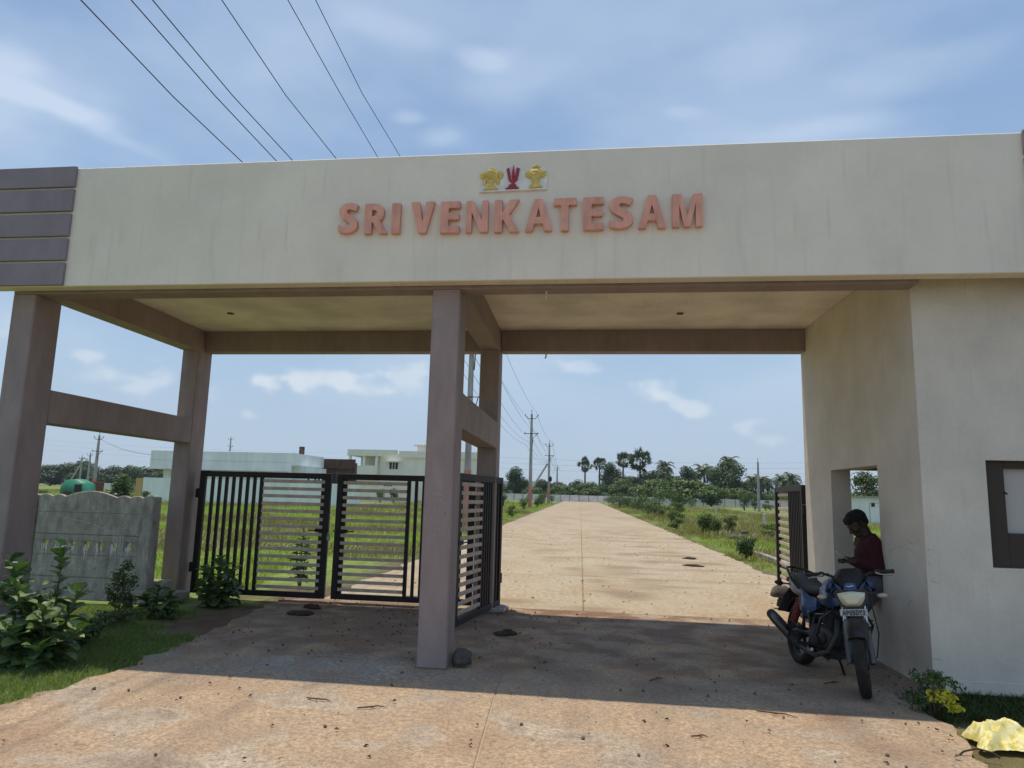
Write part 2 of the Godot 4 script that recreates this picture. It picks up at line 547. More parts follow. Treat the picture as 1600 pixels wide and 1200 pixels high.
# ------------------------------------------------------------------ concrete drive and road
func drive_texture() -> ImageTexture:
	# 12 m by 10 m of dusty concrete, x from -7, z from -4.5
	var w := 1280
	var h := 1068
	var big := noise(81, 0.0042, 4).get_image(w, h).get_data()
	var mid := noise(82, 0.0145, 5).get_image(w, h).get_data()
	var pat := noise(83, 0.0085, 5).get_image(w, h).get_data()
	var fine := noise(84, 0.13, 3).get_image(w, h).get_data()
	var grit := noise(85, 0.32, 2).get_image(w, h).get_data()
	var bi := noise(86, 0.012, 4).get_image(w, h / 8)
	bi.resize(w, h, Image.INTERPOLATE_CUBIC)
	var band := bi.get_data()
	var tan := Color8(180, 155, 127)
	var pale := Color8(190, 172, 149)
	var grey := Color8(156, 143, 128)
	var red := Color8(168, 134, 106)
	var dark := Color8(104, 82, 66)
	var out := PackedByteArray()
	out.resize(w * h * 3)
	for y in h:
		var z := -4.5 + 10.0 * y / h
		for x in w:
			var i := y * w + x
			var b := big[i] / 255.0
			var m := mid[i] / 255.0
			var p := pat[i] / 255.0
			var f := fine[i] / 255.0
			var g := grit[i] / 255.0
			var wx := -7.0 + 12.0 * x / w
			var col := tan.lerp(red, smoothstep(0.5, 0.85, b * 0.6 + m * 0.4) * 0.75)
			col = col.lerp(pale, smoothstep(0.5, 0.72, m * 0.55 + f * 0.3 + (1.0 - b) * 0.2) * 0.42)
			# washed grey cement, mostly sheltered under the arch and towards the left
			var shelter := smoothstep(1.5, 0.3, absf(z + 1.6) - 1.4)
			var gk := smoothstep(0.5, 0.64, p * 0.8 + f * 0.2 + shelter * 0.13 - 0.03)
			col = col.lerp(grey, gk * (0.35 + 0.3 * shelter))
			# soil trodden in round the gate pillars, strengthened to paint in roof shade
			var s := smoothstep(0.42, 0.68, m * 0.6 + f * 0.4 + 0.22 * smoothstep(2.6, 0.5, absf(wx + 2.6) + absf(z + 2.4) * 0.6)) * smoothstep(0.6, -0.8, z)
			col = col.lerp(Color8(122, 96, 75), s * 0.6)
			# a washed cement patch beside the middle pillar, reddish dirt towards the gate line and right of the shade
			var cp := smoothstep(0.40, 0.60, f * 0.5 + p * 0.5 + 0.25 * smoothstep(1.0, 0.2, Vector2((wx + 2.7) * 0.6, (z - 0.05) * 1.6).length()) - 0.12)
			col = col.lerp(Color8(172, 168, 160), cp * 0.6 * smoothstep(1.15, 0.5, Vector2((wx + 2.7) * 0.55, (z - 0.05) * 1.5).length()))
			var rd := smoothstep(0.45, 0.7, m * 0.5 + f * 0.3 + b * 0.3) * maxf(smoothstep(1.1, 0.2, absf(z + 3.6)), smoothstep(0.9, 0.2, Vector2(wx - 1.6, (z - 0.75) * 1.6).length()))
			col = col.lerp(Color8(130, 90, 66), rd * 0.6)
			# cement skin rubbed white
			var wh := smoothstep(0.60, 0.68, p * 0.6 + m * 0.4 + 0.1 * smoothstep(2.0, 0.5, Vector2(wx + 2.2, z - 1.9).length())) * smoothstep(0.5, 1.3, z)
			col = col.lerp(Color8(194, 181, 163), wh * 0.5)
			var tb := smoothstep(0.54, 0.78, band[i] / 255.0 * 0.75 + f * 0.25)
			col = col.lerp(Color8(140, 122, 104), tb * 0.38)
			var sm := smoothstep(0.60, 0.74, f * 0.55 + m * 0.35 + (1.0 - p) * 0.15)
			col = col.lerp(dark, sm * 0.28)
			var st := smoothstep(0.66, 0.80, m * 0.45 + p * 0.55) * smoothstep(0.35, 0.6, f)
			col = col.lerp(Color8(120, 100, 82), st * 0.45)
			var k := 0.78 + 0.3 * f + (g - 0.5) * 0.42
			if g > 0.74 and m > 0.40: k *= 0.70
			elif g < 0.2 and f > 0.5: k *= 1.1
			out[i * 3] = int(clampf(col.r * k, 0, 1) * 255.0)
			out[i * 3 + 1] = int(clampf(col.g * k, 0, 1) * 255.0)
			out[i * 3 + 2] = int(clampf(col.b * k, 0, 1) * 255.0)
	return ImageTexture.create_from_image(Image.create_from_data(w, h, false, Image.FORMAT_RGB8, out))

func road_texture() -> ImageTexture:
	# 8 m by 48 m, repeated along the road
	var w := 512
	var h := 1536
	var mid := noise(91, 0.010, 5).get_seamless_image(w, h).get_data()
	var st := noise(92, 0.016, 4).get_seamless_image(w / 4, h)
	st.resize(w, h, Image.INTERPOLATE_CUBIC)
	var str := st.get_data()
	var fine := noise(94, 0.14, 3).get_seamless_image(w, h).get_data()
	var tan := Color8(183, 164, 135)
	var pale := Color8(189, 173, 147)
	var red := Color8(178, 153, 121)
	var stain := Color8(138, 117, 92)
	var out := PackedByteArray()
	out.resize(w * h * 3)
	for i in w * h:
		var m := mid[i] / 255.0
		var s := str[i] / 255.0
		var f := fine[i] / 255.0
		var col := tan.lerp(pale, smoothstep(0.4, 0.75, m)).lerp(red, smoothstep(0.52, 0.8, 1.0 - m) * 0.6)
		col = col.lerp(Color8(158, 122, 92), smoothstep(0.62, 0.80, m * 0.6 + f * 0.4) * 0.5)
		col = col.lerp(stain, smoothstep(0.54, 0.78, s * 0.75 + f * 0.25) * 0.6)
		var k := 0.80 + 0.22 * f
		out[i * 3] = int(clampf(col.r * k, 0, 1) * 255.0)
		out[i * 3 + 1] = int(clampf(col.g * k, 0, 1) * 255.0)
		out[i * 3 + 2] = int(clampf(col.b * k, 0, 1) * 255.0)
	var im := Image.create_from_data(w, h, false, Image.FORMAT_RGB8, out)
	return ImageTexture.create_from_image(im)

func slab(poly: Array, y0: float, m: Material, parent: Node, uvs: Vector2, uvo: Vector2, worn := -1):
	# a concrete slab: outline in plan (x, z), rounded top edge; a worn side is left ragged
	var s := Shape.new(0.0, true)
	s.uv_scale = uvs
	s.uv_off = uvo
	var c := Vector2.ZERO
	for p in poly: c += p
	c /= poly.size()
	var top := []
	for p in poly: top.append(p + (c - p).normalized() * 0.012)
	var tt := PackedVector2Array(top)
	var t := Geometry2D.triangulate_polygon(tt)
	for i in range(0, t.size(), 3):
		var q := []
		for k in 3: q.append(Vector3(tt[t[i + k]].x, y0 + gy(tt[t[i + k]].y), tt[t[i + k]].y))
		s.tri(q[0], q[1], q[2], Vector3.UP)
	for i in poly.size():
		var j := (i + 1) % poly.size()
		var a: Vector2 = poly[i]
		var b: Vector2 = poly[j]
		var o := Vector3((a + b).x * 0.5 - c.x, 0.0, (a + b).y * 0.5 - c.y)
		var ta := Vector3(top[i].x, y0 + gy(top[i].y), top[i].y)
		var tb := Vector3(top[j].x, y0 + gy(top[j].y), top[j].y)
		var ma := Vector3(a.x, y0 - 0.01 + gy(a.y), a.y)
		var mb := Vector3(b.x, y0 - 0.01 + gy(b.y), b.y)
		s.quad(ta, tb, mb, ma, o + Vector3.UP)
		s.quad(ma, mb, mb - Vector3(0, 0.12, 0), ma - Vector3(0, 0.12, 0), o)
	return part("slab", s, m, parent)

func build_road():
	var near := mat(Color.WHITE, 0.92)
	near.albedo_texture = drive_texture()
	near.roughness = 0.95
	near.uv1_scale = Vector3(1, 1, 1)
	var nm := near.duplicate()
	var d := thing("driveway", "dusty tan concrete drive running under the arch", "driveway")
	tag(d, "", "", "", "structure")
	var uv := Vector2(1.0 / 12.0, 1.0 / 10.0)
	var off := Vector2(7.0, 4.5)
	# ragged left edge, from the field gate to the foot of the picture
	var left := [Vector2(-4.86, -3.84)]
	var jag := noise(97, 0.9, 4)
	var z := -3.7
	while z < 16.0:
		var x := -4.30 - 0.45 * smoothstep(0.5, -3.6, z) - 0.1 * smoothstep(0.5, 3.0, z) + jag.get_noise_1d(z * 3.0) * 0.16
		left.append(Vector2(x, z))
		z += 0.12
	var p1 := left.duplicate()
	p1.append_array([Vector2(-0.6, 16.0), Vector2(-0.78, 2.4), Vector2(-0.90, 0.9), Vector2(-1.0, -0.6), Vector2(-1.05, -3.84)])
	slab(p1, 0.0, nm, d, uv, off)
	var p2 := [Vector2(-1.044, -3.84), Vector2(-0.994, -0.6), Vector2(-0.894, 0.9), Vector2(-0.774, 2.4), Vector2(-0.594, 16.0), Vector2(6.5, 16.0)]
	z = 5.3
	while z > 0.25:
		p2.append(Vector2(2.35 + 0.16 * smoothstep(2.2, 0.5, z) + jag.get_noise_1d(z * 2.0 + 50.0) * 0.14 + maxf(0.0, z - 2.0) * 0.05, z))
		z -= 0.12
	p2.append_array([Vector2(2.80, -0.1), Vector2(2.825, -0.2), Vector2(2.70, -3.84)])
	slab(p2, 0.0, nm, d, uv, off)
	part("joint_filler", one_box(Vector3(-4.2, -0.10, -3.8), Vector3(2.3, -0.008, 5.0)), mat(Color(0.40, 0.31, 0.22), 1.0), d)
	# the road beyond, two lanes of slabs
	var far := mat(Color.WHITE, 0.92)
	far.albedo_texture = road_texture()
	far.uv1_scale = Vector3(1, 1, 1)
	var r := thing("road", "straight pale concrete road leading away through the gate", "road")
	tag(r, "", "", "", "structure")
	z = -3.855
	var k := 0
	while z > -166.0:
		var z2 := z - 4.4
		for side in 2:
			var a0 := road_x(z, -1) if side == 0 else road_x(z, 0) + 0.006
			var a1 := road_x(z2, -1) if side == 0 else road_x(z2, 0) + 0.006
			var b0 := road_x(z, 0) - 0.006 if side == 0 else road_x(z, 1)
			var b1 := road_x(z2, 0) - 0.006 if side == 0 else road_x(z2, 1)
			var poly := []
			var edge := []
			for i in 12:
				var t := i / 11.0
				var e := (jag.get_noise_1d(lerpf(z, z2, t) * 1.5 + 70.0 * side) * 0.22) if i > 0 and i < 11 else 0.0
				if side == 0: edge.append(Vector2(lerpf(a0, a1, t) + e, lerpf(z, z2 + 0.012, t)))
				else: edge.append(Vector2(lerpf(b0, b1, t) + e, lerpf(z, z2 + 0.012, t)))
			poly = edge.duplicate()
			if side == 0: poly.append_array([Vector2(b1, z2 + 0.012), Vector2(b0, z)])
			else: poly.append_array([Vector2(a1, z2 + 0.012), Vector2(a0, z)])
			slab(poly, 0.004, far, r, Vector2(1.0 / 8.0, 1.0 / 48.0), Vector2(-0.039 * z + 4.2 + k * 0.37, k * 2.1))
		z = z2
		k += 1
	part("joint_filler", strip_mesh(-3.9, -166.0, 0.09), mat(Color(0.36, 0.27, 0.18), 1.0), r)

func strip_mesh(z0: float, z1: float, below: float) -> Shape:
	var s := Shape.new()
	var z := z0
	while z > z1:
		var z2 := maxf(z - 8.0, z1)
		s.quad(Vector3(road_x(z, -1) + 0.4, gy(z) - below + 0.06, z), Vector3(road_x(z, 1) - 0.4, gy(z) - below + 0.06, z), Vector3(road_x(z2, 1) - 0.4, gy(z2) - below + 0.06, z2), Vector3(road_x(z2, -1) + 0.4, gy(z2) - below + 0.06, z2), Vector3.UP)
		z = z2
	return s

# ------------------------------------------------------------------ the arch
const SK := 0.0334
func build_gateway():
	var g := thing("entrance_gateway", "wide cream and mauve concrete entrance arch spanning the drive", "gateway")
	var bx := func(called: String, x0, y0, z0, x1, y1, z1, m, bev := 0.012, sk := SK):
		return part(called, one_box(Vector3(x0, y0, z0), Vector3(x1, y1, z1), bev, sk), m, g)
	# header beam with its lilac banded ends
	bx.call("fascia", -8.3, 3.656, 0.02, 7.6, 4.975, 0.18, M.cream, 0.008, 0.0)
	for b in [[4.755, 4.986], [4.482, 4.727], [4.203, 4.452], [3.936, 4.176], [3.664, 3.908]]:
		bx.call("left_band", -8.29, b[0], 0.182, -5.70, b[1], 0.215, M.lilac, 0.004, 0.0)
		bx.call("right_band", 3.68, b[0], 0.182, 7.59, b[1], 0.215, M.lilac, 0.004, 0.0)
	# pillars
	bx.call("pillar", -1.763, 0, -0.404, -1.481, 3.632, 0.0, M.mauve)
	bx.call("pillar", -6.452, 0, -0.404, -6.178, 3.632, 0.0, M.mauve)
	bx.call("pillar", -1.763, 0, -3.76, -1.481, 3.712, -3.36, M.mauve)
	bx.call("pillar", -6.452, 0, -3.76, -6.178, 3.712, -3.36, M.mauve)
	# beams under the slab
	bx.call("front_beam", -6.45, 3.63, -0.235, 2.815, 4.03, -0.003, M.mauve, 0.006)
	bx.call("rear_beam", -6.176, 3.71, -3.757, -1.766, 4.03, -3.53, M.mauve, 0.006)
	bx.call("rear_beam", -1.479, 3.71, -3.757, 2.832, 4.03, -3.53, M.mauve, 0.006)
	for x in [-1.763, -6.452]:
		var w := 0.282 if x > -3.0 else 0.274
		bx.call("cross_beam", x + 0.002, 3.70, -3.755, x + w - 0.002, 4.03, -0.238, M.mauve, 0.006)
		bx.call("tie_beam", x + 0.002, 2.268, -3.358, x + w - 0.002, 2.635, -0.406, M.mauve, 0.006)
	bx.call("roof_slab", -6.452, 4.032, -3.762, 2.84, 4.18, 0.018, M.ceiling, 0.004)
	# pipe stubs hanging from the slab and beams, ceiling hooks
	for p in [[-0.63, -0.12, 3.63], [-0.82, -3.64, 3.71]]:
		var s := Shape.new(SK)
		s.tube([Vector3(p[0], p[2] + 0.02, p[1]), Vector3(p[0] + 0.005, p[2] - 0.05, p[1]), Vector3(p[0] - 0.008, p[2] - 0.085, p[1])], 0.011, 8)
		part("drain_stub", s, M.drip, g)
	for p in [[-4.5, -1.2], [-3.0, -1.05], [-0.1, -1.1], [1.4, -1.0], [-5.2, -2.4], [1.0, -2.6]]:
		var s := Shape.new(SK)
		s.lathe([Vector2(0.05, 0.0), Vector2(0.045, -0.012), Vector2(0.0, -0.014)], Vector3(p[0], 4.031, p[1]), Vector3.UP, 12)
		part("junction_cap", s, mat(Color(0.12, 0.09, 0.06), 0.9), g)
	# splashes of lime and a finger-swept smear on the near pillar
	var sm := Shape.new(SK)
	var r2 := RandomNumberGenerator.new()
	r2.seed = 5
	for k in 11:
		var y := 1.62 - k * 0.055
		var x0 := -1.70 + r2.randf() * 0.03 + (0.03 if k > 6 else 0.0)
		var pts := []
		for i in 6:
			var t := i / 5.0
			pts.append(Vector3(x0 + t * (0.17 - 0.008 * k), y + 0.035 * sin(t * PI) - t * 0.05, 0.0015))
		sm.tube(pts, [0.001, 0.0022, 0.0026, 0.002, 0.002, 0.0008], 5, false, 0.3)
	for k in 26:
		var c := Vector3(r2.randf_range(-1.75, -1.5), r2.randf() * 1.9 + 0.05, 0.0015)
		sm.tube([c, c + Vector3(r2.randf_range(-0.015, 0.02), r2.randf_range(-0.04, 0.04), 0)], [0.004, 0.001], 5, false, 0.3)
	part("lime_smear", sm, mat(Color(0.46, 0.40, 0.38), 0.9), g)
	# rubble footing under the rear left pillar
	tag(part("footing", one_box(Vector3(-6.22, 0.0, -3.30), Vector3(-5.92, 0.12, -3.02), 0.02, SK), M.precast, g), "")
	bx.call("footing", -6.30, 0.0, -2.98, -6.02, 0.30, -2.84, M.footing, 0.015)
	bx.call("footing", -1.80, 0.0, -3.9, -1.30, 0.05, -3.3, M.precast, 0.02)

# ------------------------------------------------------------------ guard room on the right
func build_guard_room():
	var g := thing("guard_room", "cream plastered guard room closing the right end of the arch", "guard room")
	var bx := func(called: String, x0, y0, z0, x1, y1, z1, m, sk := SK, bev := 0.008):
		return part(called, one_box(Vector3(x0, y0, z0), Vector3(x1, y1, z1), bev, sk), m, g)
	var L := 2.835
	var zf := -0.25
	var side := Shape.new(SK)
	# side wall facing the drive, with a doorless hatch
	side.box(Vector3(L, 0, -1.24), Vector3(L + 0.23, 4.03, zf), 0.0)
	side.box(Vector3(L, 0, -3.76), Vector3(L + 0.23, 4.03, -2.69), 0.0)
	side.box(Vector3(L + 0.0015, 2.02, -2.69), Vector3(L + 0.2285, 4.028, -1.24), 0.0)
	side.box(Vector3(L + 0.0015, 0, -2.69), Vector3(L + 0.2285, 0.72, -1.24), 0.0)
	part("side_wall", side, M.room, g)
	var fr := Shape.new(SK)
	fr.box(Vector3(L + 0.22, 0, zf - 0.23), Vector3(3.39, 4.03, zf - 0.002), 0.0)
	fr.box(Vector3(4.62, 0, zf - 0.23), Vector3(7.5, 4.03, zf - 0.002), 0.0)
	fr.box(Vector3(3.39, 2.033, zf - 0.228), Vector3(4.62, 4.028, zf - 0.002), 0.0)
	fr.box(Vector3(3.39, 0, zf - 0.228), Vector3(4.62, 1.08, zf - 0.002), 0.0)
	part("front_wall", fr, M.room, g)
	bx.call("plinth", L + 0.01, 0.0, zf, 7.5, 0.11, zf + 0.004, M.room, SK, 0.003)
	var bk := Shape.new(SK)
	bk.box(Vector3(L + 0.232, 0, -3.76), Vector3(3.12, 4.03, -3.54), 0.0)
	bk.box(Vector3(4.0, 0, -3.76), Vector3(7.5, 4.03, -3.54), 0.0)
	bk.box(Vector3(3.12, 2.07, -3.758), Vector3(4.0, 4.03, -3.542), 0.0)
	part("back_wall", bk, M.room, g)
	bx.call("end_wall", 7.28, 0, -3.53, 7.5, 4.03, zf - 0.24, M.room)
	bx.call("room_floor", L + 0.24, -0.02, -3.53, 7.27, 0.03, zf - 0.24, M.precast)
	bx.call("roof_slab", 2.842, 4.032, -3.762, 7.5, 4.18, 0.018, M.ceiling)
	# the front window: a dark board frame round a dull pane
	var f := Shape.new(SK)
	f.box(Vector3(3.392, 1.082, zf - 0.09), Vector3(3.562, 2.031, zf - 0.05), 0.004)
	f.box(Vector3(4.45, 1.082, zf - 0.09), Vector3(4.618, 2.031, zf - 0.05), 0.004)
	f.box(Vector3(3.563, 1.963, zf - 0.088), Vector3(4.449, 2.031, zf - 0.052), 0.004)
	f.box(Vector3(3.563, 1.082, zf - 0.088), Vector3(4.449, 1.385, zf - 0.052), 0.004)
	var w := part("window", f, M.dark_wood, g)
	part("pane", one_box(Vector3(3.56, 1.38, zf - 0.12), Vector3(4.452, 1.97, zf - 0.10), 0.0, SK), M.pane, w)
	var lt := Shape.new(SK)
	lt.tube([Vector3(3.555, 1.745, zf - 0.05), Vector3(3.562, 1.74, zf - 0.04), Vector3(3.578, 1.732, zf - 0.045)], [0.010, 0.010, 0.005], 6)
	part("latch", lt, M.dark, w)
	# scratches and scuffs on the side wall
	var sc := Shape.new(SK)
	var r2 := RandomNumberGenerator.new()
	r2.seed = 12
	for k in 26:
		var z := r2.randf_range(-1.1, -0.2)
		var y := r2.randf_range(0.35, 1.45)
		var an := r2.randf_range(-1.6, 0.4)
		var ln := r2.randf_range(0.05, 0.28)
		var pts := []
		for i in 4:
			pts.append(Vector3(L - 0.0005, y + sin(an + i * 0.12) * ln * i / 3.0, z + cos(an + i * 0.12) * ln * i / 3.0))
		sc.tube(pts, [0.0005, 0.0016, 0.0014, 0.0005], 4, false)
	part("scratches", sc, M.scratch, g)
	var sd := Shape.new(SK)
	for k in 16:
		var z := r2.randf_range(-1.1, -0.2)
		var y := r2.randf_range(0.2, 1.3)
		var an := r2.randf_range(-0.6, 0.6)
		var ln := r2.randf_range(0.05, 0.22)
		sd.tube([Vector3(L - 0.0005, y, z), Vector3(L - 0.0005, y + sin(an) * ln * 0.5 + 0.01, z + cos(an) * ln * 0.5), Vector3(L - 0.0005, y + sin(an) * ln, z + cos(an) * ln)], [0.0005, 0.0018, 0.0006], 4, false)
	part("scuff_marks", sd, mat(Color(0.22, 0.19, 0.16), 0.9), g)

# ------------------------------------------------------------------ sign
func build_sign():
	var t := thing("sign_lettering", "raised salmon letters on the header reading SRI VENKATESAM", "sign", Vector3(-0.9, 4.13, 0.18))
	var base := SystemFont.new()
	base.font_names = PackedStringArray(["Droid Sans"])
	base.font_weight = 700
	var font := FontVariation.new()
	font.base_font = base
	font.variation_embolden = 0.6
	var spots := [["S", -2.702, -2.507, 4.150, 4.466], ["R", -2.434, -2.200, 4.140, 4.450], ["I", -2.155, -2.068, 4.138, 4.449], ["V", -1.958, -1.722, 4.135, 4.455], ["E", -1.659, -1.466, 4.130, 4.450], ["N", -1.401, -1.184, 4.130, 4.449], ["K", -1.121, -0.880, 4.125, 4.451], ["A", -0.819, -0.560, 4.128, 4.450], ["T", -0.544, -0.325, 4.124, 4.450], ["E", -0.261, -0.066, 4.127, 4.452], ["S", -0.011, 0.212, 4.132, 4.452], ["A", 0.261, 0.516, 4.130, 4.456], ["M", 0.577, 0.856, 4.136, 4.457]]
	for s in spots:
		if s[0] == "I" or s[0] == "V":
			var w: float = s[2] - s[1]
			var hh: float = s[4] - s[3]
			var out := [Vector2(0, 0), Vector2(w, 0), Vector2(w, hh), Vector2(0, hh)]
			if s[0] == "V": out = [Vector2(0, hh), Vector2(w * 0.345, hh), Vector2(w * 0.5, hh * 0.36), Vector2(w * 0.655, hh), Vector2(w, hh), Vector2(w * 0.665, 0), Vector2(w * 0.335, 0)]
			var ls := Shape.new()
			ls.extrude(out, 0.005, 0.055)
			var lt := part("letter", ls, M.letter, t)
			lt.position = Vector3(s[1], s[3], 0.18) - t.position
			continue
		var tm := TextMesh.new()
		tm.text = s[0]
		tm.font = font
		tm.font_size = 64
		tm.pixel_size = 0.01
		tm.depth = 0.05
		tm.curve_step = 1.0
		var bb := tm.get_aabb()
		var o := part("letter", tm, M.letter, t)
		var sx: float = (s[2] - s[1]) / bb.size.x
		var sy: float = (s[4] - s[3]) / bb.size.y
		o.scale = Vector3(sx, sy, 1.0)
		o.position = Vector3(s[1] - bb.position.x * sx, s[3] - bb.position.y * sy, 0.21) - t.position
	var e := thing("emblem_plaque", "small arched relief plaque with two gold emblems and a maroon mark", "emblem", Vector3(-0.95, 4.56, 0.178))
	var q := func(x: float, y: float) -> Vector2: return Vector2(-1.282 + (x - 275.0) * 0.00067 + 0.95, (545.0 - y) * 0.00067)
	var poly := func(a: Array) -> Array:
		var r := []
		for i in range(0, a.size(), 2): r.append(q.call(a[i], a[i + 1]))
		return r
	var sp := Shape.new()
	sp.extrude(poly.call([275, 545, 1268, 532, 1275, 270, 1240, 205, 1180, 160, 1110, 138, 1045, 165, 1000, 205, 940, 235, 890, 190, 830, 150, 770, 140, 710, 160, 650, 205, 610, 220, 560, 185, 500, 160, 440, 155, 370, 175, 310, 215, 280, 280]), 0.0, 0.014, 0.004)
	part("plaque", sp, M.plaque, e)
	var ledge := Shape.new()
	ledge.extrude(poly.call([272, 562, 1270, 545, 1270, 520, 272, 538]), 0.0, 0.03, 0.004)
	part("ledge", ledge, M.plaque, e)
	# wheel emblem
	var disc := Shape.new()
	var c: Vector2 = q.call(445, 315)
	disc.lathe([Vector2(0.0, 0.034), Vector2(0.014, 0.034), Vector2(0.018, 0.03), Vector2(0.05, 0.028), Vector2(0.053, 0.033), Vector2(0.064, 0.033), Vector2(0.07, 0.014)], Vector3(c.x, c.y, 0), Vector3.BACK, 24)
	for k in 8:
		var a := TAU * k / 8.0
		disc.tube([Vector3(c.x + cos(a) * 0.015, c.y + sin(a) * 0.015, 0.03), Vector3(c.x + cos(a) * 0.055, c.y + sin(a) * 0.055, 0.03)], 0.006, 6)
	part("wheel_emblem", disc, M.gold, e)
	var fan := func(s: Shape, x: float, y: float, dir: float, spread: float, n: int, ln: float):
		var p: Vector2 = q.call(x, y)
		for k in n:
			var a: float = deg_to_rad(dir + (k - (n - 1) * 0.5) * spread)
			var d := Vector3(cos(a), sin(a), 0)
			var b := Vector3(p.x, p.y, 0.018)
			s.tube([b + d * ln * 0.15, b + d * ln * 0.65, b + d * ln], [0.006, 0.011, 0.002], 6)
	for a in [[345, 300, 160, 28, 6, 0.055], [548, 300, 20, 28, 6, 0.055], [445, 235, 90, 30, 5, 0.05], [1020, 300, 185, 30, 6, 0.055], [1185, 295, -5, 30, 6, 0.055], [1108, 210, 90, 30, 5, 0.05]]:
		var fl := Shape.new()
		fan.call(fl, a[0], a[1], a[2], a[3], a[4], a[5])
		part("flame", fl, M.gold, e)
	for x in [345, 543]:
		var s := Shape.new()
		var p: Vector2 = q.call(x, 395)
		s.lump(Vector3(p.x, p.y, 0.015), Vector3(0.022, 0.042, 0.016), noise(5, 0.01), 0.0, 6, 10)
		part("tassel", s, M.gold, e)
	var st := Shape.new()
	st.extrude(poly.call([385, 385, 505, 385, 470, 430, 480, 455, 510, 470, 520, 495, 545, 505, 545, 530, 335, 532, 335, 505, 365, 495, 375, 470, 405, 455, 415, 430]), 0.012, 0.036, 0.006)
	part("pedestal", st, M.gold, e)
	# maroon upright mark
	var u := Shape.new()
	u.extrude(poly.call([668, 212, 706, 188, 722, 270, 738, 370, 790, 372, 806, 280, 822, 188, 864, 208, 850, 300, 832, 385, 790, 420, 786, 452, 815, 455, 832, 500, 856, 502, 856, 525, 662, 527, 662, 505, 697, 500, 715, 455, 748, 452, 742, 420, 704, 388, 688, 320]), 0.012, 0.034, 0.004)
	part("forked_mark", u, M.maroon, e)
	var fm := Shape.new()
	fm.extrude(poly.call([770, 150, 782, 230, 792, 320, 780, 358, 762, 360, 746, 330, 756, 240]), 0.012, 0.034, 0.004)
	part("flame_mark", fm, M.maroon, e)
	# conch emblem
	var co := Shape.new()
	var cc: Vector2 = q.call(1100, 285)
	co.lump(Vector3(cc.x, cc.y, 0.016), Vector3(0.066, 0.05, 0.024), noise(5, 0.01), 0.0, 8, 16)
	var rings := []
	for k in 11:
		var t2 := k / 10.0
		var y: float = cc.y - 0.006 - t2 * 0.118
		var w := lerpf(0.060, 0.026, t2) + (0.004 if k % 2 == 0 else 0.0)
		var ring := []
		for i in 10:
			var a := TAU * i / 10.0
			ring.append(Vector3(cc.x + cos(a) * w, y, 0.014 + sin(a) * 0.02))
		rings.append(ring)
	co.loft(rings)
	co.tube([Vector3(cc.x - 0.05, cc.y - 0.005, 0.034), Vector3(cc.x - 0.01, cc.y - 0.022, 0.04), Vector3(cc.x + 0.03, cc.y - 0.004, 0.04), Vector3(cc.x + 0.012, cc.y + 0.018, 0.041), Vector3(cc.x - 0.012, cc.y + 0.008, 0.041)], 0.005, 6)
	part("conch_emblem", co, M.gold, e)
	var cp := Shape.new()
	cp.extrude(poly.call([1060, 430, 1150, 430, 1165, 460, 1195, 490, 1197, 515, 1003, 520, 1005, 495, 1040, 462]), 0.012, 0.036, 0.006)
	part("pedestal", cp, M.gold, e)

# ------------------------------------------------------------------ iron gates
func gate_leaf(width: float, label: String, hinge: Vector3, dir: Vector3) -> Node3D:
	# built along x from the hinge, facing z; then laid along dir
	var g := thing("gate_leaf", label, "gate", hinge, 0.0, "iron gate leaves of the entrance")
	var x := Vector3(dir.x, 0, dir.z).normalized()
	var flip := x.x < 0.0
	g.basis = Basis(x, Vector3.UP, x.cross(Vector3.UP))
	var face := -1.0 if flip else 1.0
	var H := 1.815
	var y0 := 0.045
	var W := width
	part("hinge_stile", one_box(Vector3(0, y0, -0.03), Vector3(0.09, y0 + H, 0.03), 0.004), M.iron, g)
	part("lock_stile", one_box(Vector3(W - 0.09, y0, -0.03), Vector3(W, y0 + H, 0.03), 0.004), M.iron, g)
	part("top_rail", one_box(Vector3(0.091, y0 + H - 0.085, -0.029), Vector3(W - 0.091, y0 + H, 0.029), 0.004), M.iron, g)
	part("bottom_rail", one_box(Vector3(0.091, y0, -0.029), Vector3(W - 0.091, y0 + 0.08, 0.029), 0.004), M.iron, g)
	var xs := W * 0.475
	var n := 8
	for k in n:
		var c := 0.09 + (xs - 0.09) * (k + 1.0) / n
		var hw := 0.022 if k < n - 1 else 0.026
		part("bar", one_box(Vector3(c - hw, y0 + 0.081, -0.02), Vector3(c + hw, y0 + H - 0.086, 0.02), 0.003), M.iron, g)
	part("slat_bracket", one_box(Vector3(W - 0.15, y0 + 0.081, -0.008), Vector3(W - 0.0915, y0 + H - 0.086, 0.008), 0.0), M.iron, g)
	var ns := 15
	for k in ns:
		var c := y0 + 0.12 + (H - 0.27) * k / (ns - 1.0) + 0.02
		part("slat", one_box(Vector3(xs + 0.028, c - 0.024, 0.010 * face - 0.012), Vector3(W - 0.092, c + 0.024, 0.010 * face + 0.012), 0.004), M.slat, g)
	for y in [0.35, 1.45]:
		part("hinge", one_box(Vector3(-0.05, y, -0.035), Vector3(-0.001, y + 0.14, 0.035), 0.006), M.iron, g)
	var b := Shape.new()
	b.tube([Vector3(W - 0.30, 1.02, 0.045 * face), Vector3(W + 0.02, 1.02, 0.045 * face)], 0.009, 8)
	b.box(Vector3(W - 0.2, 0.995, 0.030 * face - 0.008), Vector3(W - 0.02, 1.045, 0.030 * face + 0.008), 0.003)
	part("bolt", b, M.iron, g)
	return g

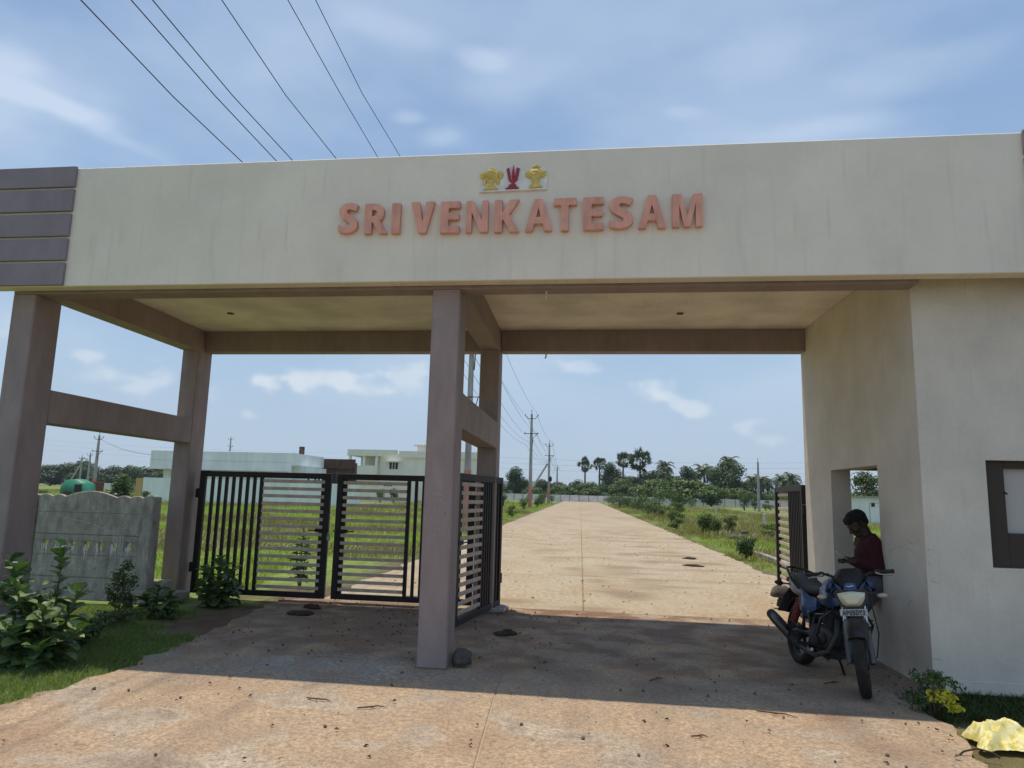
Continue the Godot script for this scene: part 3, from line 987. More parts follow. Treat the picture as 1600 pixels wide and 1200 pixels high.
func build_gates():
	var z := -3.60
	gate_leaf(2.09, "dark iron gate leaf beside the rear left pillar, closed", Vector3(-6.21, 0, z), Vector3(1, 0, -0.005))
	gate_leaf(2.09, "dark iron gate leaf closed across the field, its near end hidden behind the middle pillar", Vector3(-1.93, 0, z - 0.02), Vector3(-1, 0, 0.0))
	gate_leaf(1.98, "dark iron gate leaf folded open beside the middle pillar", Vector3(-1.575, 0, -3.80), Vector3(-0.125, 0, 1.0))
	gate_leaf(2.25, "dark iron gate leaf swung back past the guard room wall", Vector3(2.70, 0, -3.83), Vector3(0.055, 0, -1.0))
	var l := thing("padlock", "small pale padlock hanging from the bolt of the closed gates", "padlock", Vector3(-4.085, 0.93, -3.54))
	part("lock_body", one_box(Vector3(-0.025, -0.05, -0.012), Vector3(0.025, 0.02, 0.012), 0.006), M.steel, l)
	var s := Shape.new()
	s.tube([Vector3(-0.016, 0.02, 0), Vector3(-0.016, 0.06, 0), Vector3(0, 0.08, 0), Vector3(0.016, 0.06, 0), Vector3(0.016, 0.02, 0)], 0.005, 6)
	part("shackle", s, M.steel, l)

# ------------------------------------------------------------------ precast concrete wall on the left
func build_precast_wall():
	var w := thing("precast_wall", "grey precast concrete wall with a scalloped top, below the left frame of the arch", "wall", Vector3(-7.23, 0, -2.6))
	var base := Vector3(7.23, 0, 2.6)
	var rows := [0.02, 0.325, 0.627, 0.905, 1.21]
	for bay in 2:
		var x0 := -8.06 - 1.82 * bay
		var x1 := x0 + 1.62
		for k in 4:
			var s := Shape.new()
			var ya: float = rows[k]
			var yb: float = rows[k + 1] - 0.002
			if k == 2:
				# the row of small openings
				var hx := x0 + 0.15
				s.box(Vector3(x0, ya, -2.65), Vector3(x1, 0.70, -2.598), 0.008)
				s.box(Vector3(x0, 0.815, -2.65), Vector3(x1, yb, -2.598), 0.008)
				var last := x0
				for i in 7:
					s.box(Vector3(last, 0.7, -2.6485), Vector3(hx, 0.815, -2.6015), 0.0)
					last = hx + 0.075
					hx += 0.212
				s.box(Vector3(last, 0.7, -2.6485), Vector3(x1, 0.815, -2.6015), 0.0)
			else:
				s.box(Vector3(x0, ya, -2.65 - 0.004 * k), Vector3(x1, yb, -2.6 + 0.004 * (k % 2)), 0.012)
			s.xf = Transform3D.IDENTITY
			part("panel", shifted(s, base), M.precast, w)
		var tp := Shape.new()
		var prof := [Vector2(x1, 1.21), Vector2(x1, 1.43)]
		var arcs := [[0.0, 0.21, 0.03], [0.21, 0.41, 0.03], [0.41, 1.21, 0.085], [1.21, 1.41, 0.03], [1.41, 1.62, 0.03]]
		for a in arcs:
			for i in 9:
				var t := i / 8.0
				prof.append(Vector2(x1 - lerpf(a[0], a[1], t), 1.43 + a[2] * sin(t * PI)))
		prof.append(Vector2(x0, 1.21))
		var clean := [prof[0]]
		for p in prof:
			if p.distance_to(clean[-1]) > 0.002: clean.append(p)
		tp.extrude(clean, -2.65, -2.6, 0.006)
		part("top_panel", shifted(tp, base), M.precast, w)
	for x in [-6.43, -8.25, -10.07]:
		var s := Shape.new()
		s.box(Vector3(x, 0, -2.74), Vector3(x + 0.18, 1.455, -2.56), 0.014)
		part("post", shifted(s, base), M.precast, w)
	# white paint runs below the openings
	var dr := Shape.new()
	var r2 := RandomNumberGenerator.new()
	r2.seed = 3
	for i in 7:
		var hx := -8.06 + 0.15 + 0.212 * i
		for k in 5:
			var x := hx - 0.03 + r2.randf() * 0.10
			var ln := r2.randf_range(0.04, 0.13) if i != 2 or k > 0 else 0.3
			dr.tube([Vector3(x, 0.80 - r2.randf() * 0.08, -2.6), Vector3(x, 0.70, -2.6), Vector3(x - 0.004, 0.70 - ln, -2.6)], [0.014, 0.011, 0.004], 5, false, 0.25)
	for k in 9:
		var x := -6.75 + r2.randf_range(-0.1, 0.12)
		dr.tube([Vector3(x, 1.15 - r2.randf() * 0.2, -2.6), Vector3(x + 0.01, 0.85, -2.6), Vector3(x, 0.65 - r2.randf() * 0.3, -2.6)], [0.004, 0.005, 0.002], 5, false, 0.2)
	part("paint_runs", shifted(dr, base), mat(Color(0.80, 0.80, 0.78), 0.9), w)
	var cr := Shape.new()
	cr.tube([Vector3(-7.85, 1.19, -2.6), Vector3(-7.5, 1.12, -2.6), Vector3(-7.2, 1.06, -2.6), Vector3(-6.9, 0.97, -2.6), Vector3(-6.75, 0.96, -2.6)], [0.004, 0.008, 0.007, 0.008, 0.003], 5, false, 0.3)
	part("mortar_crack", shifted(cr, base), M.drip, w)

func shifted(s: Shape, by: Vector3) -> ArrayMesh:
	var me := s.done()
	var t := SurfaceTool.new()
	t.begin(Mesh.PRIMITIVE_TRIANGLES)
	t.append_from(me, 0, Transform3D(Basis.IDENTITY, by))
	return t.commit()

# ------------------------------------------------------------------ buildings and walls beyond
func build_far_structures():
	# white flat-roofed house
	var h := thing("white_house", "white flat-roofed house with a deep roof parapet behind the closed gates", "house", Vector3(-37.0, gy(-60.0), -58.2))
	var y0 := gy(-60.0)
	var bx := func(o: Node3D, called: String, x0, ya, z0, x1, yb, z1, m, bev := 0.0):
		return part(called, one_box(Vector3(x0, ya - 0.0, z0) - o.position, Vector3(x1, yb, z1) - o.position, bev), m, o)
	bx.call(h, "wall", -43.6, y0, -66.0, -30.6, 3.9, -59.6, M.white_paint)
	var pr := Shape.new()
	pr.box(Vector3(-44.2, 3.30, -58.36) - h.position, Vector3(-29.8, 5.10, -58.2) - h.position, 0.02)
	var rf = part("parapet", pr, M.white_paint, h)
	bx.call(h, "parapet", -44.2, 3.30, -66.2, -44.04, 5.09, -58.37, M.white_paint)
	bx.call(h, "parapet", -29.96, 3.95, -66.2, -29.8, 5.09, -58.37, M.white_paint)
	bx.call(h, "roof", -44.03, 3.85, -66.1, -29.97, 4.05, -58.37, M.white_paint)
	bx.call(h, "parapet_cap", -44.25, 4.20, -58.19, -29.75, 4.25, -58.14, M.white_paint)
	bx.call(h, "side_room", -30.59, y0, -65.5, -29.2, 3.85, -60.4, M.white_paint)
	for p in [[-60.9, 2.5, 3.2], [-62.6, 1.2, 3.3], [-63.5, 2.5, 3.2]]:
		bx.call(h, "window", -29.21, p[1], p[0] - 0.35, -29.17, p[2], p[0] + 0.05, M.dark)
	bx.call(h, "brick_wing", -30.4, y0, -67.2, -26.5, 4.6, -66.4, M.brick)
	bx.call(h, "brick_parapet", -30.4, 3.95, -66.38, -26.4, 4.95, -66.2, M.brick)
	for x in [-28.3, -27.4]:
		bx.call(h, "window", x, 2.3, -66.43, x + 0.35, 3.1, -66.385, M.dark)
	bx.call(h, "window", -29.0, 0.4, -66.43, -28.5, 3.4, -66.385, M.dark)
	bx.call(h, "column_stub", -30.6, 5.0, -62.0, -30.2, 5.9, -61.6, M.brick)
	var cw := thing("compound_wall", "plain white compound wall in front of the white house", "wall", Vector3(-34.0, gy(-56.0), -56.0))
	bx.call(cw, "wall", -43.2, 0.1, -56.2, -25.6, 2.42, -56.0, M.white_paint)
	bx.call(cw, "gate_post", -43.9, 0.1, -56.25, -43.22, 2.35, -55.95, mat(Color(0.5, 0.33, 0.12), 0.8))
	bx.call(cw, "wall", -25.8, 0.1, -66.0, -25.61, 2.30, -56.21, M.white_paint)
	# cream two-storey house
	var c := thing("cream_house", "cream two-storey house with an open balcony, right of the white house", "house", Vector3(-30.0, gy(-93.0), -93.0))
	bx.call(c, "wall", -37.0, 0.3, -104.0, -32.8, 4.2, -94.6, M.cream_paint)
	bx.call(c, "wall", -32.8, 0.3, -104.0, -18.0, 7.1, -94.0, M.cream_paint)
	bx.call(c, "balcony_wall", -37.2, 3.95, -94.5, -32.85, 5.35, -93.1, M.cream_paint)
	bx.call(c, "balcony_back", -37.0, 5.36, -104.0, -33.4, 6.9, -98.0, M.cream_paint)
	for x in [-37.15, -35.0, -33.2]:
		bx.call(c, "pillar", x, 5.36, -93.6, x + (0.35 if x > -34.0 else 0.3), 6.72, -93.2, M.white_paint)
	bx.call(c, "roof", -37.3, 6.73, -104.2, -32.5, 6.98, -92.9, M.cream_paint)
	bx.call(c, "parapet", -37.3, 6.99, -93.15, -29.9, 7.62, -92.95, M.cream_paint)
	bx.call(c, "parapet", -29.88, 6.6, -93.9, -17.9, 7.55, -93.7, M.cream_paint)
	bx.call(c, "sunshade", -31.7, 5.95, -94.0, -29.7, 6.1, -93.3, M.white_paint)
	for p in [[-31.3, 4.95, 5.9], [-32.0, 1.7, 2.9]]:
		var w = bx.call(c, "window", p[0], p[1], -94.04, p[0] + 1.25, p[2], -93.985, M.dark)
		for k in 2:
			part("mullion", one_box(Vector3(p[0] + 0.38 + 0.42 * k, p[1], -93.99) - c.position, Vector3(p[0] + 0.46 + 0.42 * k, p[2], -93.95) - c.position), M.white_paint, w)
	bx.call(c, "stair_room", -27.6, 7.3, -100.0, -23.0, 8.3, -95.0, M.cream_paint)
	bx.call(c, "stair_roof", -28.0, 8.31, -100.4, -22.6, 8.55, -94.6, M.cream_paint)
	bx.call(c, "tank_stand", -26.8, 8.56, -98.0, -25.4, 9.3, -96.5, M.cream_paint)
	var cc := thing("cream_compound_wall", "low cream compound wall in front of the cream house", "wall", Vector3(-28.0, gy(-88.0), -88.0))
	bx.call(cc, "wall", -36.5, 0.3, -88.2, -17.0, 2.45, -88.0, M.cream_paint)
	# white shed seen through the guard room
	var s := thing("white_shed", "long low white shed with a thin roof, seen through the guard room hatch", "shed", Vector3(19.0, gy(-51.0), -51.2))
	bx.call(s, "wall", 18.12, 0.1, -58.0, 25.0, 2.18, -51.2, M.white_paint)
	bx.call(s, "porch_wall", 16.0, 0.1, -58.0, 18.11, 2.1, -53.0, M.white_paint)
	bx.call(s, "roof", 15.8, 2.19, -58.3, 25.2, 2.27, -50.9, M.pole)
	bx.call(s, "door", 17.2, 0.3, -53.02, 17.75, 1.75, -52.98, M.dark)
	bx.call(s, "door", 17.95, 0.3, -53.02, 18.1, 1.75, -52.98, M.dark)
	bx.call(s, "window", 19.55, 1.5, -51.22, 19.8, 1.8, -51.18, M.dark)
	var fr := thing("pipe_frame", "thin metal pipe frame standing before the white shed", "frame", Vector3(19.3, gy(-49.0), -49.5))
	var fs := Shape.new()
	fs.tube([Vector3(-0.45, 0, 0), Vector3(-0.45, 1.55, 0), Vector3(0.35, 1.55, 0), Vector3(0.5, 0.05, 0)], 0.035, 6)
	part("pipe", fs, M.pole, fr)
	# far boundary wall of precast panels with pink posts, along a bent line
	var line := [Vector2(-125.0, -150.0), Vector2(-20.0, -163.0), Vector2(-2.5, -163.0), Vector2(11.0, -147.0), Vector2(62.0, -128.0)]
	var bw := thing("boundary_wall", "long grey precast boundary wall with pink posts at the end of the road", "wall", Vector3(-5.0, gy(-163.0), -163.0))
	var panel := Shape.new()
	for k in 5: panel.box(Vector3(0.07, 0.3 * k + 0.01, -0.03), Vector3(2.03, 0.3 * k + 0.295, 0.03), 0.0)
	var pm := panel.done()
	var post := one_box(Vector3(-0.08, 0, -0.07), Vector3(0.08, 1.58, 0.07)).done()
	for i in line.size() - 1:
		var a: Vector2 = line[i]
		var b: Vector2 = line[i + 1]
		var n := int(round(a.distance_to(b) / 2.1))
		var step := a.distance_to(b) / n
		var d := (b - a).normalized()
		var ang := -atan2(d.y, d.x)
		for k in n:
			var p := a + d * step * k
			var at := Vector3(p.x, gy(p.y) - 0.03, p.y) - bw.position
			var q := part("panel", pm, M.far_wall, bw)
			q.position = at
			q.rotation.y = ang
			q.scale.x = step / 2.1 * 1.01
			var ps := part("post", post, M.pink, bw)
			ps.position = at
	# brick platform with green machine and two parked motorbikes at the far left
	var bp := thing("brick_platform", "square brick transformer platform at the foot of the tall left pole", "platform", Vector3(-58.2, gy(-68.0), -68.2))
	bx.call(bp, "base", -59.4, 0.2, -69.4, -57.2, 1.85, -67.4, mat(Color(0.30, 0.12, 0.08), 0.95, 0, wear(161, 0.6, 1.0, 0.0, 0.5, 256), Vector3(0.8, 0.8, 0.8)))
	bx.call(bp, "cap", -59.5, 1.86, -69.5, -57.1, 1.95, -67.3, mat(Color(0.36, 0.16, 0.11), 0.95))
	var au := thing("green_vehicle", "small green covered vehicle beyond the precast wall", "vehicle", Vector3(-35.7, gy(-38.0), -38.2))
	var grn := mat(Color(0.03, 0.22, 0.13), 0.5)
	var body := Shape.new()
	var rings := []
	for p in [[-0.9, 0.5, 0.3], [-0.85, 1.25, 0.55], [-0.5, 1.72, 0.62], [0.1, 1.78, 0.62], [0.5, 1.6, 0.6], [0.8, 1.5, 0.6], [0.95, 0.75, 0.55]]:
		rings.append([Vector3(p[0], 0.45, -p[2]), Vector3(p[0], p[1], -p[2]), Vector3(p[0], p[1] + 0.03, 0), Vector3(p[0], p[1], p[2]), Vector3(p[0], 0.45, p[2])])
	body.loft(rings)
	part("body", body, grn, au)
	part("opening", one_box(Vector3(0.25, 0.95, 0.6), Vector3(0.75, 1.45, 0.64)), M.dark, au)
	part("seat", one_box(Vector3(-0.5, 0.6, 0.615), Vector3(0.0, 0.95, 0.65)), M.brick, au)
	for x in [-0.65, 0.7]:
		var wh := Shape.new()
		wh.lathe([Vector2(0.12, -0.07), Vector2(0.26, -0.07), Vector2(0.28, 0.0), Vector2(0.26, 0.07), Vector2(0.12, 0.07)], Vector3(x, 0.28, 0.45), Vector3.BACK, 14, true)
		part("wheel", wh, M.dark, au)
	var bike := thing("parked_motorbike", "small dark motorbike parked in the field beyond the precast wall, the nearer one", "motorbike", Vector3(-32.9, gy(-38.0), -38.0), 0.5, "far parked motorbikes")
	simple_bike(bike)
	copy_of(bike, Vector3(-53.6, gy(-66.0), -66.0), 0.3, "small dark motorbike parked farther off beside a round bush")
	# low posts, stones and a kerb beam on the right verge
	var po := thing("marker_post", "white concrete marker post standing in the right field, nearer one", "post", Vector3(8.31, gy(-34.0) - 0.05, -34.1), 0.0, "marker posts in the right field")
	part("post", one_box(Vector3(-0.075, 0, -0.075), Vector3(0.075, 0.92, 0.075), 0.015), mat(Color(0.5, 0.49, 0.46), 0.9), po)
	copy_of(po, Vector3(9.85, gy(-63.0), -62.9), 0.0, "white concrete marker post standing farther off in the right field")
	var kb := thing("kerb_beam", "long pale concrete beam lying in the right verge", "kerb", Vector3(4.3, gy(-12.0), -12.2), 0.0)
	var ks := Shape.new()
	ks.box(Vector3(-0.07, 0, -3.6), Vector3(0.07, 0.14, 1.2), 0.015)
	part("beam", ks, mat(Color(0.48, 0.44, 0.37), 0.95, 0, wear(165, 0.6, 1.0, 0.0, 0.4, 256), Vector3(1, 1, 1)), kb)
	var rg := noise(171, 0.02, 3)
	for k in 3:
		var sh := Shape.new()
		sh.lump(Vector3.ZERO, Vector3(0.24, 0.15, 0.2) * (1.0 - 0.15 * k), rg, 0.35, 7, 10, true)
		var st := part("boulder", sh, M.stone)
		st.position = Vector3(4.95 + 0.22 * k, gy(-23.0) + 0.1 + (0.2 if k == 2 else 0.0), -23.2 - 0.2 * k)
		tag(st, ["grey boulder in the right verge, left one of the heap", "grey boulder in the right verge, right one of the heap", "small grey boulder on top of the heap in the right verge"][k], "boulder", "boulders in the right verge")

func simple_bike(o: Node3D):
	for x in [-0.6, 0.62]:
		var w := Shape.new()
		w.lathe([Vector2(0.22, -0.04), Vector2(0.29, -0.04), Vector2(0.31, 0.0), Vector2(0.29, 0.04), Vector2(0.22, 0.04)], Vector3(x, 0.31, 0), Vector3.BACK, 16, true)
		part("wheel", w, M.dark, o)
	var b := Shape.new()
	b.lump(Vector3(0.0, 0.45, 0), Vector3(0.3, 0.2, 0.14), noise(3, 0.02), 0.2)
	part("engine", b, M.dark, o)
	var t := Shape.new()
	t.lump(Vector3(0.15, 0.78, 0), Vector3(0.28, 0.14, 0.15), noise(3, 0.02), 0.05)
	part("tank", t, mat(Color(0.03, 0.03, 0.035), 0.3), o)
	var s := Shape.new()
	s.tube([Vector3(-0.75, 0.82, 0), Vector3(-0.35, 0.76, 0), Vector3(0.0, 0.74, 0)], [0.08, 0.12, 0.09], 8, true, 0.5)
	part("seat", s, M.dark, o)
	var f := Shape.new()
	f.tube([Vector3(0.62, 0.31, 0.06), Vector3(0.38, 0.98, 0.06)], 0.025, 6)
	f.tube([Vector3(0.36, 1.0, -0.34), Vector3(0.4, 0.98, 0.0), Vector3(0.36, 1.0, 0.34)], 0.015, 6)
	f.lump(Vector3(0.5, 0.9, 0), Vector3(0.09, 0.1, 0.1), noise(3, 0.02), 0.0)
	part("fork", f, M.dark, o)

# ------------------------------------------------------------------ power poles and lines
func power_pole(at: Vector3, h: float, wide: float, label: String, pink := true, arms := 2) -> Node3D:
	var p := thing("power_pole", label, "power pole", at, 0.0, "power poles along the line")
	p.rotation.y = rng.randf_range(-0.15, 0.15)
	var s := Shape.new()
	s.loft([ring4(wide * 0.5, 0.0), ring4(wide * 0.36, h * 0.72), ring4(wide * 0.26, h - 0.35)])
	part("shaft", s, M.pole, p)
	if pink:
		var c := Shape.new()
		c.loft([ring4(wide * 0.5 + 0.006, 0.0), ring4(wide * 0.47 + 0.006, h * 0.235)], false)
		part("painted_base", c, M.pink, p)
	var t := Shape.new()
	t.tube([Vector3(0, h - 0.36, 0), Vector3(0, h, 0)], 0.03, 6)
	t.lathe([Vector2(0.0, 0.16), Vector2(0.05, 0.1), Vector2(0.035, 0.05), Vector2(0.06, 0.0)], Vector3(0, h, 0), Vector3.UP, 8)
	part("top_insulator", t, M.dark, p)
	var hs := [h - 0.95, h - 2.6]
	for k in arms:
		var a := Shape.new()
		var y: float = hs[k]
		if k == 0:
			a.tube([Vector3(-0.72, y + 0.42, 0.08), Vector3(-0.4, y + 0.05, 0.08), Vector3(0.4, y + 0.05, 0.08), Vector3(0.72, y + 0.42, 0.08)], 0.04, 6)
		else:
			a.tube([Vector3(-0.8, y, 0.1), Vector3(0.8, y, 0.1)], 0.045, 6)
			a.tube([Vector3(0.7, y, 0.1), Vector3(0.2, y - 0.5, 0.1), Vector3(0.16, y - 1.3, 0.1)], 0.03, 6)
		var ar := part("cross_arm", a, M.dark, p)
		for x in [-0.72, 0.72]:
			var i := Shape.new()
			i.lathe([Vector2(0.05, 0.0), Vector2(0.07, 0.05), Vector2(0.04, 0.1), Vector2(0.0, 0.18)], Vector3(x, y + (0.4 if k == 0 else 0.02), 0.09), Vector3.UP, 8)
			part("insulator", i, M.dark, ar)
	return p

func ring4(r: float, y: float) -> Array:
	return [Vector3(-r, y, -r * 0.75), Vector3(r, y, -r * 0.75), Vector3(r, y, r * 0.75), Vector3(-r, y, r * 0.75)]

func wire(called: String, label: String, pts: Array, rad: float, sag: float, group: String):
	# hangs between its supports
	var s := Shape.new()
	for i in pts.size() - 1:
		var a: Vector3 = pts[i]
		var b: Vector3 = pts[i + 1]
		var q := []
		for k in 15:
			var t := k / 14.0
			q.append(a.lerp(b, t) - Vector3(0, sag * 4.0 * t * (1.0 - t), 0))
		s.tube(q, rad * (1.0 if i == 0 else 1.5), 4, false)
	tag(part(called, s, M.dark), label, "power line", group)

func build_poles():
	var p1 := Vector3(-6.5, gy(-26.0), -26.2)
	var p2 := Vector3(-8.75, gy(-74.0), -74.2)
	var p3 := Vector3(-10.55, gy(-121.0), -121.2)
	var p4 := Vector3(-13.5, gy(-183.0), -183.2)
	var o := power_pole(p1, 11.2, 0.30, "nearest power pole, seen through the middle frame of the arch")
	o.rotation.y = 0.0
	# low clamps and service brackets of the near pole
	for y in [6.02, 5.18, 4.88]:
		var c := Shape.new()
		c.tube([Vector3(-0.42 if y > 6.0 else -0.18, y, 0.12), Vector3(0.55 if y > 6.0 else 0.24, y, 0.12)], 0.022, 6)
		part("clamp", c, M.dark, o)
	var br := Shape.new()
	br.tube([Vector3(0.4, 6.0, 0.12), Vector3(0.3, 5.6, 0.12), Vector3(0.21, 5.45, 0.12), Vector3(0.2, 4.7, 0.12)], 0.022, 6)
	br.tube([Vector3(-0.3, 6.0, 0.14), Vector3(-0.34, 5.7, 0.14), Vector3(-0.15, 5.35, 0.14), Vector3(0.05, 4.9, 0.14)], 0.012, 6)
	br.lathe([Vector2(0.0, 0.0), Vector2(0.03, 0.02), Vector2(0.03, 0.1), Vector2(0.0, 0.14)], Vector3(-0.3, 6.06, 0.12), Vector3.UP, 8)
	part("service_bracket", br, M.dark, o)
	power_pole(p2, 10.9, 0.42, "tall power pole with a pink base left of the road")
	o = power_pole(p3, 10.9, 0.46, "power pole with a leaning prop, farther along the left of the road")
	var pr := Shape.new()
	pr.tube([Vector3(-4.6, -0.2, 0.6), Vector3(-0.3, 6.9, 0.1)], [0.26, 0.18], 6)
	part("prop", pr, M.pole, o)
	var pb := Shape.new()
	pb.tube([Vector3(-4.65, -0.28, 0.6), Vector3(-4.0, 0.75, 0.52)], [0.275, 0.265], 6)
	part("prop_base", pb, M.pink, o)
	var tb := Shape.new()
	tb.lump(Vector3(0.25, 4.2, 0.2), Vector3(0.3, 0.5, 0.3), noise(4, 0.02), 0.1)
	part("meter_box", tb, M.dark, o)
	power_pole(p4, 9.0, 0.5, "last power pole before the boundary wall", false, 1)
	power_pole(Vector3(19.65, gy(-93.0), -93.2), 6.9, 0.34, "bare grey pole in the right field by a trimmed bush", false, 0)
	power_pole(Vector3(-72.9, 0.4, -88.2), 8.6, 0.42, "tall pole with a bracket, seen below the left frame's tie beam", true, 2)
	power_pole(Vector3(-109.0, 0.5, -133.2), 8.0, 0.4, "second pole left of the tall pole at the far left", true, 1)
	o = power_pole(Vector3(-118.8, 0.6, -143.2), 7.6, 0.4, "leftmost far pole, propped, among the trees", false, 1)
	pr = Shape.new()
	pr.tube([Vector3(-3.2, 0.0, 0.4), Vector3(-0.2, 5.2, 0.1)], 0.16, 6)
	part("prop", pr, M.pole, o)
	power_pole(Vector3(-99.8, 0.7, -173.2), 14.6, 0.42, "steel line pole rising behind the white house roof", false, 2)
	# the lines overhead run level beside the road and on from pole to pole
	var heights := [7.4, 7.7, 7.9, 8.9, 10.3, 10.9]
	var near := [Vector3(-6.53, 7.4, -2.44), Vector3(-6.18, 7.7, -2.94), Vector3(-6.09, 7.9, -3.29), Vector3(-6.04, 8.9, -4.98), Vector3(-5.945, 10.3, -7.3), Vector3(-5.83, 10.9, -8.32)]
	var slope := [0.065, 0.051, 0.048, 0.068, 0.054, 0.058]
	var arm := [-0.9, -0.45, 0.3, 0.78, -0.7, 0.7]
	var up := [7.4, 7.7, 7.9, 8.7, 10.5, 11.1]
	var names := ["lowest left overhead line crossing the sky above the header", "second overhead line from the left above the header", "third overhead line from the left above the header", "fourth overhead line, alone in the gap above the header", "fifth overhead line from the left above the header", "rightmost overhead line above the header"]
	for k in 6:
		var n: Vector3 = near[k]
		var a := n + Vector3(slope[k] * (30.0 - n.z), 0.25, 30.0 - n.z)
		var b := Vector3(p1.x + arm[k] * 0.6, up[k] + p1.y, p1.z)
		# meets the height it has over the arch
		var at := n + Vector3(0, 0, 0)
		var c := Vector3(p2.x + arm[k] * 0.7, up[k] + p2.y - 0.3, p2.z)
		var d := Vector3(p3.x + arm[k] * 0.7, up[k] + p3.y - 0.3, p3.z)
		var e := Vector3(p4.x + arm[k] * 0.5, minf(up[k], 8.6) + p4.y, p4.z)
		var s := Shape.new()
		s.tube([a, at, b], 0.0085, 5, false)
		for seg in [[b, c, 0.7, 0.011], [c, d, 0.8, 0.016], [d, e, 0.8, 0.02]]:
			var q := []
			for j in 15:
				var t := j / 14.0
				q.append((seg[0] as Vector3).lerp(seg[1], t) - Vector3(0, seg[2] * 4.0 * t * (1.0 - t), 0))
			s.tube(q, seg[3], 4, false)
		tag(part("overhead_line", s, M.dark), names[k], "power line", "overhead power lines")
	# thin lines across the far sky
	var y := 10.0
	for k in 3:
		wire("distant_line", ["lowest", "middle", "highest"][k] + " of three thin distant power lines low over the houses", [Vector3(-190, 13.0 + k * 1.6, -210), Vector3(-60, 11.0 + k * 1.7, -215), Vector3(70, 10.5 + k * 1.5, -205)], 0.011, 1.5, "distant lines low in the sky")
	wire("service_line", "slack service line from the tall left pole to the white house", [Vector3(-72.9, 8.3, -88.2), Vector3(-44.1, 4.9, -62.0)], 0.02, 0.8, "")

# ------------------------------------------------------------------ trees
class Leaves:
	var v := PackedVector3Array()
	var n := PackedVector3Array()
	var c := PackedColorArray()
	func leaf(p: Vector3, along: Vector3, across: Vector3, nrm: Vector3, col: Color, fold := 0.15):
		# a pointed leaf of two faces, folded along its midrib
		var t := p + along
		var f := nrm * along.length() * fold
		var l := p + along * 0.45 - across + f
		var r := p + along * 0.45 + across + f
		if (t - p).cross(l - p).dot(nrm) > 0.0: v.append_array([p, l, t, p, t, r])
		else: v.append_array([p, t, l, p, r, t])
		var nl := (nrm + across.normalized() * fold * 2.0).normalized()
		var nr := (nrm - across.normalized() * fold * 2.0).normalized()
		n.append_array([nl, nl, nl, nr, nr, nr])
		c.append_array([col, col, col, col, col, col])
	func tri(a: Vector3, b: Vector3, d: Vector3, nrm: Vector3, col: Color):
		if (d - a).cross(b - a).dot(nrm) > 0.0: v.append_array([a, b, d])
		else: v.append_array([a, d, b])
		n.append_array([nrm, nrm, nrm])
		c.append_array([col, col, col])
	func done() -> ArrayMesh:
		var arr := []
		arr.resize(Mesh.ARRAY_MAX)
		arr[Mesh.ARRAY_VERTEX] = v
		arr[Mesh.ARRAY_NORMAL] = n
		arr[Mesh.ARRAY_COLOR] = c
		var m := ArrayMesh.new()
		m.add_surface_from_arrays(Mesh.PRIMITIVE_TRIANGLES, arr)
		return m

func rdir(r: RandomNumberGenerator) -> Vector3:
	var z := r.randf_range(-1, 1)
	var a := r.randf() * TAU
	var q := sqrt(1.0 - z * z)
	return Vector3(q * cos(a), z, q * sin(a))

func foliage(lobes: Array, count: int, size: Vector2, ca: Color, cb: Color, r: RandomNumberGenerator, narrow := 0.32) -> ArrayMesh:
	# leaves through the outer half of each lobe, facing roughly outwards and up
	var L := Leaves.new()
	var tot := 0.0
	for l in lobes: tot += l[1].x * l[1].y
	for l in lobes:
		var k := int(count * l[1].x * l[1].y / tot)
		var tone := r.randf()
		for i in k:
			var d := rdir(r)
			var q := pow(r.randf(), 0.45)
			var p: Vector3 = l[0] + d * l[1] * q
			var s := r.randf_range(size.x, size.y)
			var nn := (d + Vector3.UP * 0.5 + rdir(r) * 0.8).normalized()
			var al := nn.cross(rdir(r)).normalized()
			var ac := nn.cross(al)
			L.leaf(p - al * s * 0.5, al * s, ac * s * narrow, nn, ca.lerp(cb, clampf(tone * 0.5 + r.randf() * 0.6 - 0.05, 0, 1)))
	return L.done()

